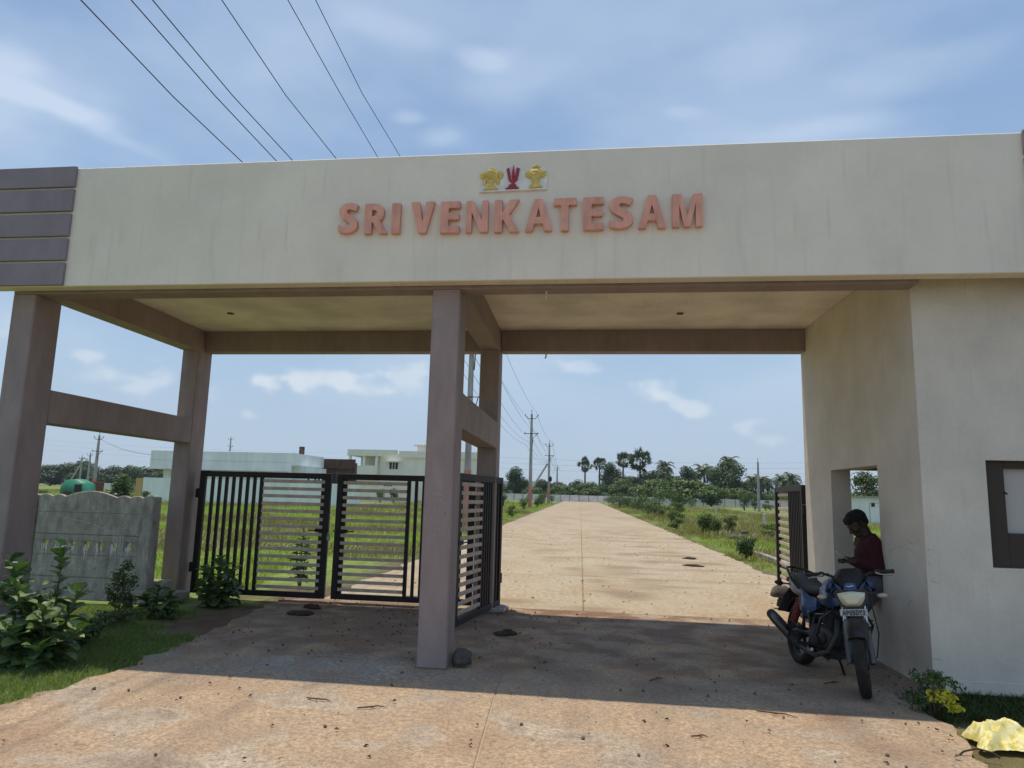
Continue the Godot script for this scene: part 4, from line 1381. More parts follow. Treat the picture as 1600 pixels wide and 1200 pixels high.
func broad_tree(called: String, at: Vector3, h: float, w: float, label: String, group: String, sd: int, clear := 0.25, count := 2200, ca := Color(0.028, 0.05, 0.016), cb := Color(0.095, 0.14, 0.036), bushy := false):
	var r := RandomNumberGenerator.new()
	r.seed = sd
	var t := thing(called, label, "tree" if not bushy else "bush", at, r.randf() * TAU, group)
	var lobes := []
	var cy := h * (clear + (1.0 - clear) * 0.5)
	var ch := h * (1.0 - clear) * 0.5
	var n := 9 + r.randi() % 5
	var tr := Shape.new()
	var lean := Vector3(r.randf_range(-0.06, 0.06), 0, r.randf_range(-0.06, 0.06)) * h
	var top := lean + Vector3(0, cy, 0)
	tr.tube([Vector3(0, -0.2, 0), lean * 0.4 + Vector3(0, h * clear, 0), top], [h * 0.035, h * 0.026, h * 0.012], 7)
	for k in n:
		var a := TAU * k / n + r.randf() * 0.8
		var rad := w * 0.5 * r.randf_range(0.25, 0.72)
		var yy := r.randf_range(-0.62, 0.68)
		var p := Vector3(cos(a) * rad * (1.0 - maxf(yy, 0.0) * 0.6), cy + yy * ch, sin(a) * rad * (1.0 - maxf(yy, 0.0) * 0.6)) + lean * 0.6
		var s := r.randf_range(0.55, 1.0)
		lobes.append([p, Vector3(w * 0.26 * s, ch * 0.42 * s, w * 0.26 * s)])
		tr.tube([lean * 0.4 + Vector3(0, h * clear, 0), (p + Vector3(0, h * clear, 0)) * 0.5 + Vector3(0, -0.03 * h, 0), p], [h * 0.016, h * 0.010, h * 0.004], 5)
	lobes.append([Vector3(0, cy + ch * 0.6, 0) + lean, Vector3(w * 0.2, ch * 0.42, w * 0.2)])
	lobes.append([Vector3(0, cy, 0), Vector3(w * 0.3, ch * 0.6, w * 0.3)])
	part("trunk", tr, M.bark, t)
	part("crown", foliage(lobes, count, Vector2(w * 0.036, w * 0.072), ca, cb, r), M.leaf, t)
	return t

func fan_palm(at: Vector3, h: float, w: float, label: String, sd: int):
	# palmyra: straight dark trunk, a ball of stiff fans, old ones drooping below
	var r := RandomNumberGenerator.new()
	r.seed = sd
	var t := thing("palmyra_palm", label, "palm tree", at, r.randf() * TAU, "palmyra palms beyond the boundary wall")
	var tr := Shape.new()
	var lean := r.randf_range(-0.3, 0.3)
	var cy := h - w * 0.55
	tr.tube([Vector3(0, -0.2, 0), Vector3(lean * 0.5, cy * 0.5, 0), Vector3(lean, cy, 0)], [0.32, 0.24, 0.2], 8)
	part("trunk", tr, mat(Color(0.07, 0.06, 0.05), 0.95) if not M.has("palm_bark") else M.palm_bark, t)
	var L := Leaves.new()
	var c := Vector3(lean, cy, 0)
	for k in 30:
		var el := lerpf(-1.3, 1.45, pow(k / 29.0, 0.75)) + r.randf_range(-0.15, 0.15)
		var az := k * 2.4 + r.randf() * 0.5
		var d := Vector3(cos(az) * cos(el), sin(el), sin(az) * cos(el))
		var stem := w * r.randf_range(0.15, 0.36) * (0.7 if el < -0.4 else 1.0)
		var rad := w * r.randf_range(0.15, 0.22)
		var hub := c + d * stem
		var side := d.cross(rdir(r)).normalized()
		var nn := side.cross(d).normalized()
		var col := Color(0.05, 0.075, 0.028).lerp(Color(0.105, 0.125, 0.05), r.randf())
		if el < -0.6: col = Color(0.085, 0.066, 0.04).lerp(Color(0.05, 0.055, 0.03), r.randf())
		L.leaf(c, d * stem * 1.05, side * 0.05, nn, Color(0.11, 0.12, 0.05), 0.0)
		var segs := 13
		for s in segs:
			var a := lerpf(-1.9, 1.9, s / (segs - 1.0))
			var dd := (d * cos(a) + side * sin(a)).normalized()
			var tip := hub + dd * rad * (1.0 - 0.12 * absf(a)) + nn * 0.18 * rad * (1.0 if s % 2 == 0 else -0.4) - Vector3(0, 0.12 * rad * absf(a), 0)
			L.leaf(hub, tip - hub, side.cross(dd).cross(dd).normalized() * rad * 0.13 if absf(side.dot(dd)) < 0.98 else nn.cross(dd) * rad * 0.13, nn, col, 0.04)
	part("crown", L.done(), M.palm, t)

func coconut(at: Vector3, h: float, w: float, label: String, sd: int):
	var r := RandomNumberGenerator.new()
	r.seed = sd
	var t := thing("coconut_palm", label, "palm tree", at, r.randf() * TAU, "coconut palms beyond the boundary wall")
	var tr := Shape.new()
	var lean := r.randf_range(-0.9, 0.9)
	var cy := h - w * 0.22
	tr.tube([Vector3(0, -0.2, 0), Vector3(lean * 0.3, cy * 0.5, 0), Vector3(lean, cy, 0)], [0.24, 0.17, 0.13], 8)
	part("trunk", tr, M.palm_bark, t)
	var L := Leaves.new()
	var c := Vector3(lean, cy, 0)
	var nf := 24
	for k in nf:
		var az := k * 2.399 + r.randf() * 0.3
		var el := lerpf(-0.5, 1.25, k / (nf - 1.0))
		var out := Vector3(cos(az), 0, sin(az))
		var ln := w * 0.56 * r.randf_range(0.85, 1.1)
		var col := Color(0.045, 0.07, 0.02).lerp(Color(0.10, 0.135, 0.04), r.randf())
		if k < 2: col = Color(0.2, 0.15, 0.06)
		var prev := c
		var d := (out * cos(el) + Vector3.UP * sin(el)).normalized()
		for s in 12:
			var p := prev + d * ln / 12.0
			d = (d + Vector3.DOWN * (0.10 + 0.02 * s) + out * 0.02).normalized()
			var sd2 := out.cross(Vector3.UP).normalized()
			var nn := sd2.cross(d).normalized()
			var ll := w * 0.17 * sin(PI * (0.12 + 0.86 * s / 12.0))
			for sg in [-1.0, 1.0]:
				var lf: Vector3 = (sd2 * sg + d * 0.7 + Vector3.DOWN * 0.5).normalized()
				L.leaf(p, lf * ll, d * w * 0.018, (nn + lf.cross(d) * 0.1).normalized(), col, 0.02)
				L.leaf(prev.lerp(p, 0.5), lf * ll, d * w * 0.018, nn, col, 0.02)
			L.leaf(prev, p - prev, sd2 * 0.03, nn, Color(0.12, 0.12, 0.05), 0.0)
			prev = p
	part("crown", L.done(), M.palm, t)

func build_trees():
	M.palm_bark = mat(Color(0.085, 0.075, 0.065), 0.95)
	var g := func(x, z): return Vector3(x, gy(z), z)
	fan_palm(g.call(-6.5, -193.0), 12.4, 5.4, "leftmost palmyra palm beyond the road's end", 201)
	fan_palm(g.call(-2.8, -198.0), 12.7, 4.9, "second palmyra palm from the left, smaller crown", 202)
	fan_palm(g.call(3.6, -188.0), 14.1, 6.0, "third palmyra palm from the left, just left of the largest", 203)
	fan_palm(g.call(7.5, -173.0), 14.3, 8.0, "largest palmyra palm, right of the others beyond the wall", 204)
	var cs := [[11.4, -188, 8.4, 5.6], [15.4, -193, 11.0, 6.2], [23.9, -183, 9.9, 7.4], [31.0, -188, 12.4, 6.4], [35.7, -183, 7.4, 5.2], [41.6, -193, 7.2, 5.4], [42.6, -183, 7.6, 5.4], [44.2, -178, 8.0, 6.0], [38.6, -188, 7.6, 5.4]]
	var cl := ["coconut palm just right of the largest palmyra, low crown", "coconut palm with upright fronds standing behind the scrub", "coconut palm left of the tall dense tree", "coconut crown poking above the tall dense tree", "coconut palm left of the bare pole with yellowing fronds", "coconut palm right of the bare pole, smallest", "coconut palm between two others right of the bare pole", "coconut palm nearest the swung back gate leaf", "coconut palm directly behind the bare pole"]
	for k in cs.size(): coconut(g.call(cs[k][0], float(cs[k][1])), cs[k][2], cs[k][3], cl[k], 220 + k)
	var grp := "broad trees beyond the boundary wall"
	var bs := [[-23.9, -181, 8.6, 7.6, 0.05], [0.6, -193, 10.6, 8.2, 0.15], [5.6, -178, 6.6, 9.5, 0.1], [19.9, -180, 9.6, 9.4, 0.08], [27.2, -170, 10.8, 11.0, 0.05], [12.5, -174, 8.0, 10.0, 0.08], [33.0, -180, 6.0, 7.0, 0.1], [-18.6, -193, 5.6, 7.5, 0.05]]
	var bl := ["dark rounded tree left of the tall pole, behind the wall", "rounded tree between the second and third palmyra", "spreading tree at the foot of the third palmyra", "grey-green tree left of the coconut palm", "tall dense dark tree near the right end of the wall", "middling tree right of the largest palmyra", "low tree right of the tall dense tree", "low tree behind the propped pole"]
	for k in bs.size(): broad_tree("broad_tree", g.call(bs[k][0], float(bs[k][1])), bs[k][2], bs[k][3], bl[k], grp, 240 + k, bs[k][4], 5200)
	var bt := [[-8.5, -200, 6.0, 8.0, "low tree behind the leftmost palmyra palms"], [9.5, -190, 8.5, 9.0, "tree between the largest palmyra and the low coconut palm"], [15.5, -186, 7.6, 9.0, "tree below the coconut palm with upright fronds"], [23.5, -192, 7.2, 9.0, "tree behind the scrub, left of the tall dense tree"], [38.0, -192, 6.6, 9.0, "tree filling in behind the bare pole"], [46.5, -186, 6.8, 9.0, "tree behind the swung back gate's palm"], [30.5, -196, 9.0, 9.0, "tree right behind the tall dense tree"], [-14.0, -196, 5.2, 9.0, "low tree left of all the palmyra palms"]]
	for k in bt.size(): broad_tree("broad_tree", g.call(bt[k][0], float(bt[k][1])), bt[k][2], bt[k][3], bt[k][4], grp, 330 + k, 0.04, 2600)
	var sg := "scrub bushes along the boundary wall"
	var ss := [[-11.5, -178, 4.2, 10.5], [-4.2, -173, 4.9, 9.5], [2.5, -168, 5.4, 9.5], [10.0, -166, 5.6, 11.5], [13.6, -136, 5.2, 11.5], [19.0, -134, 4.2, 9.0], [28.0, -158, 4.0, 9.0], [-19.0, -175, 3.2, 8.0], [35.5, -152, 3.0, 7.0], [42.0, -150, 3.2, 7.0], [49.0, -146, 3.0, 7.0], [-30.0, -178, 3.0, 8.0]]
	var sl := ["low pale scrub left of the leftmost palmyra", "dark green scrub below the leftmost palmyra", "green scrub at the right end of the road", "scrub bush below the largest palmyra", "broad green scrub bush right of the largest palmyra", "scrub bush in front of the coconut palm", "scrub bush below the tall dense tree", "thin scrub behind the last pole", "scrub bush left of the bare pole", "scrub bush right of the bare pole", "scrub bush behind the swung back gate", "scrub bush left of the dark rounded tree"]
	for k in ss.size(): broad_tree("scrub_bush", g.call(ss[k][0], float(ss[k][1])), ss[k][2], ss[k][3], sl[k], sg, 260 + k, 0.02, 3200, Color(0.06, 0.10, 0.024), Color(0.14, 0.20, 0.045), true)
	var ls := [[-193, -223, 6.6, 10.5], [-186, -226, 7.6, 10.0], [-191, -236, 9.8, 7.5], [-172, -223, 5.9, 8.0], [-176.5, -233, 7.2, 9.0], [-162.5, -223, 7.2, 9.0], [-160, -233, 7.0, 11.0], [-183, -240, 6.2, 10.0], [-150, -226, 6.4, 10.0], [-200, -224, 5.6, 9.0]]
	var ll := ["leftmost tree of the far left treeline", "second tree of the far left treeline", "tallest tree of the far left treeline", "low tree right of the tall left pole", "rounded tree in the middle of the far left treeline", "dense tree left of the white house", "broad tree beside the white house parapet", "tree behind the three left poles", "tree half hidden by the white house", "tree at the edge of the left pillar"]
	for k in ls.size(): broad_tree("far_tree", g.call(float(ls[k][0]), float(ls[k][1])), ls[k][2] + 0.6, ls[k][3] * 1.55, ll[k], "trees of the far left treeline", 280 + k, 0.0, 3200)
	# trees seen through the guard room hatch
	var hs := [[24.5, -78, 6.0, 5.5], [29.5, -82, 5.2, 6.0], [33.0, -76, 6.4, 7.0], [27.0, -88, 4.8, 6.0]]
	var hl := ["tree above the white shed, left in the hatch", "tree above the white shed, middle of the hatch", "light green tree above the white shed, right in the hatch", "tree behind the others above the white shed"]
	for k in hs.size(): broad_tree("shed_tree", g.call(hs[k][0], float(hs[k][1])), hs[k][2], hs[k][3], hl[k], "trees behind the white shed", 300 + k, 0.1, 1800, Color(0.04, 0.07, 0.018), Color(0.10, 0.14, 0.03))
	# blue line of hills and woods at the horizon
	var hill := Shape.new()
	var hn := noise(310, 0.004, 4)
	hill.smooth()
	var px := -1400.0
	while px < 1400.0:
		var qx := px + 40.0
		var ha := 22.0 + hn.get_noise_1d(px) * 16.0
		var hb := 22.0 + hn.get_noise_1d(qx) * 16.0
		hill.quad(Vector3(px, -3, -1000), Vector3(qx, -3, -1000), Vector3(qx, hb * 0.6, -1080), Vector3(px, ha * 0.6, -1080), Vector3(0, 1, 1))
		hill.quad(Vector3(px, ha * 0.6, -1080), Vector3(qx, hb * 0.6, -1080), Vector3(qx, hb, -1200), Vector3(px, ha, -1200), Vector3(0, 1, 1))
		hill.quad(Vector3(px, ha, -1200), Vector3(qx, hb, -1200), Vector3(qx, -3, -1500), Vector3(px, -3, -1500), Vector3(0, 1, -1))
		px = qx
	tag(part("hills", hill, mat(Color(0.06, 0.085, 0.05), 1.0)), "low wooded hills along the horizon", "hills", "", "structure")
	var tl := Leaves.new()
	var r := RandomNumberGenerator.new()
	r.seed = 77
	for k in 9000:
		var x := r.randf_range(-420, 420)
		var z := r.randf_range(-420, -300)
		var hh := 5.0 + 2.5 * hn.get_noise_2d(x * 4.0, z * 4.0)
		var nn := (Vector3(0, 0.6, 0.5) + rdir(r) * 0.7).normalized()
		var al := nn.cross(rdir(r)).normalized()
		tl.leaf(Vector3(x, gy(z) + r.randf() * hh, z), al * 2.4, nn.cross(al) * 0.9, nn, Color(0.035, 0.06, 0.02).lerp(Color(0.085, 0.12, 0.035), r.randf()))
	tag(part("distant_woods", tl.done(), M.leaf), "far band of woods along the horizon", "woods", "", "stuff")

# ------------------------------------------------------------------ shrubs along the road
func shrub(called: String, at: Vector3, h: float, w: float, label: String, sd: int, trimmed := true, count := 1500, bright := 0.0):
	var r := RandomNumberGenerator.new()
	r.seed = sd
	var t := thing(called, label, "shrub", at, r.randf() * TAU, "shrubs along the road and fields")
	var st := Shape.new()
	st.tube([Vector3(0, -0.05, 0), Vector3(0.01, h * 0.5, 0)], [0.04 * h, 0.02 * h], 6)
	var lobes := []
	if trimmed:
		lobes = [[Vector3(0, h * 0.35, 0), Vector3(w * 0.40, h * 0.3, w * 0.40)], [Vector3(0, h * 0.66, 0), Vector3(w * 0.5, h * 0.3, w * 0.5)]]
		for k in 5:
			var a := TAU * k / 5.0
			lobes.append([Vector3(cos(a) * w * 0.3, h * r.randf_range(0.35, 0.8), sin(a) * w * 0.3), Vector3(w * 0.25, h * 0.18, w * 0.25)])
	else:
		for k in 9:
			var a := r.randf() * TAU
			var p := Vector3(cos(a) * w * 0.36 * r.randf(), h * r.randf_range(0.2, 0.9), sin(a) * w * 0.36 * r.randf())
			lobes.append([p, Vector3(w * 0.22, h * 0.14, w * 0.22)])
			st.tube([Vector3(0, 0, 0), p * 0.6, p], [0.015 * h, 0.01 * h, 0.005 * h], 5)
	part("stem", st, M.bark, t)
	var ca := Color(0.028, 0.06, 0.014).lerp(Color(0.09, 0.13, 0.03), bright)
	var cb := Color(0.10, 0.17, 0.03).lerp(Color(0.17, 0.21, 0.05), bright)
	part("foliage", foliage(lobes, count, Vector2(0.05, 0.09) * maxf(h, 0.9), ca, cb, r, 0.3), M.leaf, t)

func build_verge_plants():
	var list := [
		[0.7, -112, 1.6, 1.7, 1, "far round shrub just beyond the large rounded one on the right verge"], [1.9, -104, 1.3, 1.6, 0, "far pale weed beyond the large rounded shrub"], [2.7, -78, 1.5, 1.5, 1, "round shrub between the slim shrub and the dark shrub on the right verge"], [3.1, -73, 1.0, 1.3, 0, "pale weed beside the dark shrub midway along the right verge"], [3.5, -60, 1.35, 1.3, 1, "shrub just beyond the broad low shrub on the right verge"], [3.9, -49, 1.0, 1.2, 0, "bright weed just before the broad low shrub on the right verge"], [4.6, -44, 1.3, 1.2, 0, "tall bright weed set back from the right road edge"], [8.0, -112, 2.6, 3.2, 1, "wide dark bush in front of the wall, right of the road"], [5.0, -118, 2.4, 3.0, 1, "wide bush in front of the wall, nearest the road on the right"],
		[-0.07, -139, 1.5, 1.8, 1, "far rounded shrub at the right end of the road"], [1.37, -90, 1.95, 2.0, 1, "large rounded shrub on the right verge, far along"], [2.35, -91, 1.5, 1.1, 1, "slim shrub right of the large rounded one"],
		[3.2, -67, 1.65, 1.35, 1, "dark shrub midway along the right verge"], [3.7, -54.4, 1.25, 1.55, 1, "broad low shrub midway along the right verge"], [3.85, -39.5, 1.15, 1.1, 0, "pale leafy weed on the right verge"],
		[9.8, -103, 2.4, 1.75, 1, "trimmed bushy shrub in the right field"], [12.6, -108, 1.2, 1.25, 1, "small round shrub in the right field"], [19.5, -103, 2.5, 1.6, 1, "trimmed barrel shaped shrub in front of the boundary wall"],
		[21.4, -105, 2.0, 1.2, 1, "slim shrub right of the barrel shaped one"], [23.2, -103, 0.9, 1.0, 1, "small dark shrub right of the bare pole"], [22.9, -105, 1.6, 1.6, 0, "broad leaved plant right of the bare pole"],
		[4.12, -25.9, 0.92, 0.52, 1, "left one of the pair of dark shrubs on the right verge"], [4.52, -25.6, 0.86, 0.54, 1, "right one of the pair of dark shrubs on the right verge"], [5.25, -26.1, 0.92, 0.72, 0, "tall weed with pale flowers behind the pair of shrubs"],
		[3.72, -14.0, 0.58, 0.42, 1, "small dark shrub nearest the gate on the right verge"], [6.95, -26.1, 0.6, 1.0, 0, "sprawling weed in the right field"], [3.4, -31.0, 0.6, 0.9, 0, "low weed on the right verge before the pale weed"],
		[-8.2, -63.6, 1.15, 0.85, 1, "dark shrub just left of the tall pole"], [-8.5, -80, 1.25, 0.7, 1, "dark shrub just right of the tall pole"], [-10.1, -105, 1.75, 1.15, 1, "dark shrub by the propped pole"],
		[-6.5, -42.2, 0.85, 0.95, 0, "pale weed at the left edge of the road"], [-11.0, -134, 1.3, 1.0, 1, "small far shrub left of the road's end"], [-18.8, -124, 1.5, 1.0, 1, "shrub beside the folded gate leaf"], [-9.2, -92, 1.1, 0.9, 1, "shrub between the tall pole and the propped pole"],
		[-36.6, -39, 1.25, 0.8, 1, "dark bush left of the green vehicle"], [-35.2, -42, 2.15, 1.1, 1, "leafy bush behind the green vehicle"], [-54.0, -69, 2.25, 1.9, 1, "umbrella shaped bush behind the parked motorbikes"], [-51.5, -68, 1.5, 1.0, 1, "small round bush right of the parked motorbikes"],
		[-37.2, -37, 1.1, 1.3, 0, "twiggy bush by the left pillar"], [-33.8, -43, 1.2, 0.9, 0, "low bush right of the green vehicle"],
		[-29.2, -84, 1.6, 0.9, 1, "left one of two shrubs before the cream wall"], [-27.4, -84, 1.8, 0.9, 1, "right one of two shrubs before the cream wall"],
		[3.6, -5.0, 1.1, 1.0, 0, "pale green broad weed behind the guard room"], [4.3, -6.6, 1.0, 1.2, 0, "weedy clump farther behind the guard room"]]
	for k in list.size():
		var p = list[k]
		var bright := 0.0 if p[4] == 1 else 0.7
		shrub("shrub" if p[4] == 1 else "tall_weed", Vector3(p[0], gy(float(p[1])), float(p[1])), p[2] * (1.12 if p[4] == 1 else 1.0), p[3] * (1.28 if p[4] == 1 else 1.1), p[5], 400 + k, p[4] == 1, 1300 if absf(p[1]) < 60.0 else 900, bright)

# ------------------------------------------------------------------ grass
func tuft_mesh(sd: int, blades: int, h: float, spread: float, ca: Color, cb: Color) -> ArrayMesh:
	var r := RandomNumberGenerator.new()
	r.seed = sd
	var L := Leaves.new()
	for k in blades:
		var a := r.randf() * TAU
		var p := Vector3(cos(a), 0, sin(a)) * spread * sqrt(r.randf())
		var d := (Vector3.UP + Vector3(cos(a), 0, sin(a)) * r.randf_range(0.1, 0.75) + rdir(r) * 0.2).normalized()
		var hh := h * r.randf_range(0.55, 1.1)
		var w := d.cross(rdir(r)).normalized() * hh * 0.035
		var n := (w.cross(d).normalized() + Vector3.UP * 0.8).normalized()
		var m := p + d * hh * 0.6
		var t := m + (d + Vector3(cos(a), -0.5, sin(a)) * 0.5).normalized() * hh * 0.45
		var c := ca.lerp(cb, r.randf())
		L.tri(p - w, p + w, m + w * 0.8, n, c)
		L.tri(p - w, m + w * 0.8, m - w * 0.8, n, c)
		L.tri(m - w * 0.8, m + w * 0.8, t, n, c)
	return L.done()

func scatter(called: String, label: String, me: Mesh, m: Material, spots: Array):
	var mm := MultiMesh.new()
	mm.transform_format = MultiMesh.TRANSFORM_3D
	mm.mesh = me
	mm.instance_count = spots.size()
	for i in spots.size(): mm.set_instance_transform(i, spots[i])
	var o := MultiMeshInstance3D.new()
	o.multimesh = mm
	o.material_override = m
	o.name = numbered(called)
	add_child(o)
	tag(o, label, "grass", "", "stuff")

func build_grass():
	var r := RandomNumberGenerator.new()
	r.seed = 55
	var patch := noise(501, 0.07, 3)
	var green := tuft_mesh(1, 14, 0.13, 0.18, Color(0.23, 0.33, 0.045), Color(0.34, 0.45, 0.075))
	var dry := tuft_mesh(2, 10, 0.28, 0.18, Color(0.24, 0.24, 0.09), Color(0.26, 0.20, 0.11))
	var lawn := tuft_mesh(3, 9, 0.065, 0.045, Color(0.15, 0.23, 0.06), Color(0.30, 0.36, 0.13))
	var a := []
	var b := []
	# fields on both sides, thinning with distance
	for k in 90000:
		var d := 8.0 + 112.0 * pow(r.randf(), 1.7)
		var z := 6.82 - d
		var u := r.randf_range(-0.92, 0.62)
		var x := u * d
		if z > -4.2: continue
		var l := road_x(z, -1) - 0.15
		var rt := road_x(z, 1) + 0.12
		if x > l and x < rt: continue
		if z < -55.9 and x < -25.0 and x > -44.3: continue
		if z < -51.0 and x > 15.5 and x < 26.0: continue
		if x > -44.3 and z > -58.0 and z < -56.0: continue
		# the side road behind the closed gates
		if z > -10.5 and z < -4.0 and x < l and x > l - 1.3 + (z + 4.0) * 0.2: continue
		var n := patch.get_noise_2d(x, z) + r.randf_range(-0.25, 0.25)
		var edge := minf(absf(x - l), absf(x - rt))
		var s := r.randf_range(0.6, 1.15) * (0.55 + 0.45 * smoothstep(0.0, 1.2, edge)) * (1.0 + d * 0.008)
		var y := clampf(1.0 + patch.get_noise_2d(x * 3.0, z * 3.0) * 1.1, 0.35, 1.6)
		var t := Transform3D(Basis(Vector3.UP, r.randf() * TAU).scaled(Vector3(s * 1.1, s * y, s * 1.1)), Vector3(x, gy(z) - 0.04, z))
		if n > (0.30 if x < l else 0.10) and d > 14.0: b.append(t)
		else: a.append(t)
	scatter("field_grass", "bright green grass covering the fields", green, M.grass, a)
	scatter("dry_grass", "dry brownish grass patches in the fields", dry, M.grass, b)
	# short grass beside the drive, front left
	var c := []
	for k in 42000:
		var z := r.randf_range(-2.4, 3.6)
		var x := r.randf_range(-8.6, -3.9)
		var e := -4.30 - 0.45 * smoothstep(0.5, -3.6, z) - 0.1 * smoothstep(0.5, 3.0, z)
		var n := patch.get_noise_2d(x * 12.0, z * 12.0)
		if x > e + 0.12 * n + r.randf_range(-0.15, 0.04): continue
		if z < -0.9 and x > -5.42 + n * 0.6: continue
		var s := r.randf_range(0.6, 1.3)
		c.append(Transform3D(Basis(Vector3.UP, r.randf() * TAU).scaled(Vector3.ONE * s), Vector3(x, -0.03 + 0.0, z)))
	scatter("short_grass", "short trampled grass at the left edge of the drive", lawn, M.grass, c)
	# creeping weeds under the front wall on the right
	var w := []
	var creeper := tuft_mesh(4, 16, 0.10, 0.09, Color(0.045, 0.075, 0.02), Color(0.09, 0.12, 0.03))
	for k in 1500:
		var x := r.randf_range(2.5, 5.5)
		var z := r.randf_range(-0.2, 0.75)
		if x < 2.95 and z > 0.55: continue
		w.append(Transform3D(Basis(Vector3.UP, r.randf() * TAU).scaled(Vector3.ONE * r.randf_range(0.5, 1.1)), Vector3(x, -0.03, z)))
	scatter("creeping_weeds", "low creeping weeds along the foot of the front wall", creeper, M.grass, w)

# ------------------------------------------------------------------ broad leaved milkweed bushes near the gate
func big_leaf(ln: float, wd: float, droop: float, col: Color, sd: int) -> ArrayMesh:
	var r := RandomNumberGenerator.new()
	r.seed = sd
	var L := Leaves.new()
	var n := 7
	var prev := []
	for i in n + 1:
		var t := i / float(n)
		var w := wd * pow(sin(PI * clampf(0.06 + t * 0.92, 0, 1)), 0.75) * (0.75 + 0.45 * t) * (0.0 if i == n else 1.0)
		if i == 0: w = wd * 0.18
		var y := -droop * t * t * ln
		var wave := 0.07 * wd * sin(t * 9.0 + sd)
		var row := [Vector3(-w, y + w * 0.32 + wave, t * ln), Vector3(-w * 0.5, y + w * 0.12, t * ln), Vector3(0, y, t * ln), Vector3(w * 0.5, y + w * 0.12, t * ln), Vector3(w, y + w * 0.32 - wave, t * ln)]
		if i > 0:
			for k in 4:
				var a: Vector3 = prev[k]
				var b: Vector3 = prev[k + 1]
				var c: Vector3 = row[k + 1]
				var d: Vector3 = row[k]
				var nn := (b - a).cross(d - a).normalized()
				if nn.y < 0: nn = -nn
				var cc := col.lerp(Color(0.24, 0.30, 0.14), 0.4 if (k == 1 or k == 2) and i % 2 == 0 else 0.0)
				L.tri(a, c, b, nn, cc)
				L.tri(a, d, c, nn, cc)
		prev = row
	return L.done()

func milkweed(called: String, at: Vector3, stems: Array, label: String, sd: int, size := 1.0, flowers := 0):
	# stems: tips of each stem, from the base; leaves in crossed pairs
	var r := RandomNumberGenerator.new()
	r.seed = sd
	var t := thing(called, label, "bush", at, 0.0)
	if not M.has("big_leaves"):
		M.big_leaves = []
		var cols := [Color(0.09, 0.155, 0.045), Color(0.105, 0.18, 0.055), Color(0.135, 0.215, 0.075), Color(0.075, 0.135, 0.04), Color(0.17, 0.24, 0.085)]
		for k in 5: M.big_leaves.append(big_leaf(0.18, 0.070, 0.25 + 0.15 * (k % 3), cols[k], k))
		M.big_leaf_mat = leafy(Color(0.5, 0.6, 0.2))
		M.big_leaf_mat.roughness = 0.42
		var f := Shape.new()
		for k in 14:
			var d := rdir(r)
			f.lump(Vector3(d.x * 0.032, absf(d.y) * 0.022, d.z * 0.032), Vector3(0.011, 0.009, 0.011), noise(9, 0.05), 0.2, 4, 6)
		M.flower = f.done()
		M.flower_mat = mat(Color(0.5, 0.42, 0.48), 0.7)
	var st := Shape.new()
	var n := 0
	for tip in stems:
		var b := Vector3(tip.x * 0.15, 0, tip.z * 0.15)
		var mid: Vector3 = b.lerp(tip, 0.5) + Vector3(-tip.x * 0.08, 0.0, -tip.z * 0.08) + rdir(r) * 0.02
		st.tube([b, mid, tip], [0.014 * size, 0.010 * size, 0.005 * size], 6)
		var ln: float = (tip - b).length()
		var pairs := int(4 + ln * 11.5)
		for k in pairs:
			var u := lerpf(0.18, 1.0, k / (pairs - 1.0))
			var p: Vector3 = b.lerp(mid, u * 2.0) if u < 0.5 else mid.lerp(tip, u * 2.0 - 1.0)
			var ax: Vector3 = (tip - mid).normalized()
			for s in 2:
				var az := k * 1.571 + s * PI + r.randf_range(-0.35, 0.35)
				var el := lerpf(-0.1, 0.85, pow(u, 2.0)) + r.randf_range(-0.25, 0.25)
				var d := Vector3(cos(az) * cos(el), sin(el), sin(az) * cos(el))
				d = (d + ax * 0.2).normalized()
				var x := Vector3.UP.cross(d).normalized()
				var y := d.cross(x)
				var sc := size * r.randf_range(0.75, 1.25) * lerpf(1.1, 0.72, pow(u, 3.0))
				var lf := part("leaf", M.big_leaves[r.randi() % 5], M.big_leaf_mat, t)
				lf.transform = Transform3D(Basis(x, y, d).rotated(d, r.randf_range(-0.5, 0.5)).scaled(Vector3.ONE * sc), p)
				n += 1
	part("stem", st, mat(Color(0.11, 0.12, 0.06), 0.8), t)
	for k in flowers:
		var tip: Vector3 = stems[k % stems.size()]
		var f := part("flower_head", M.flower, M.flower_mat, t)
		f.position = tip + Vector3(r.randf_range(-0.02, 0.02), 0.02, r.randf_range(-0.02, 0.02))

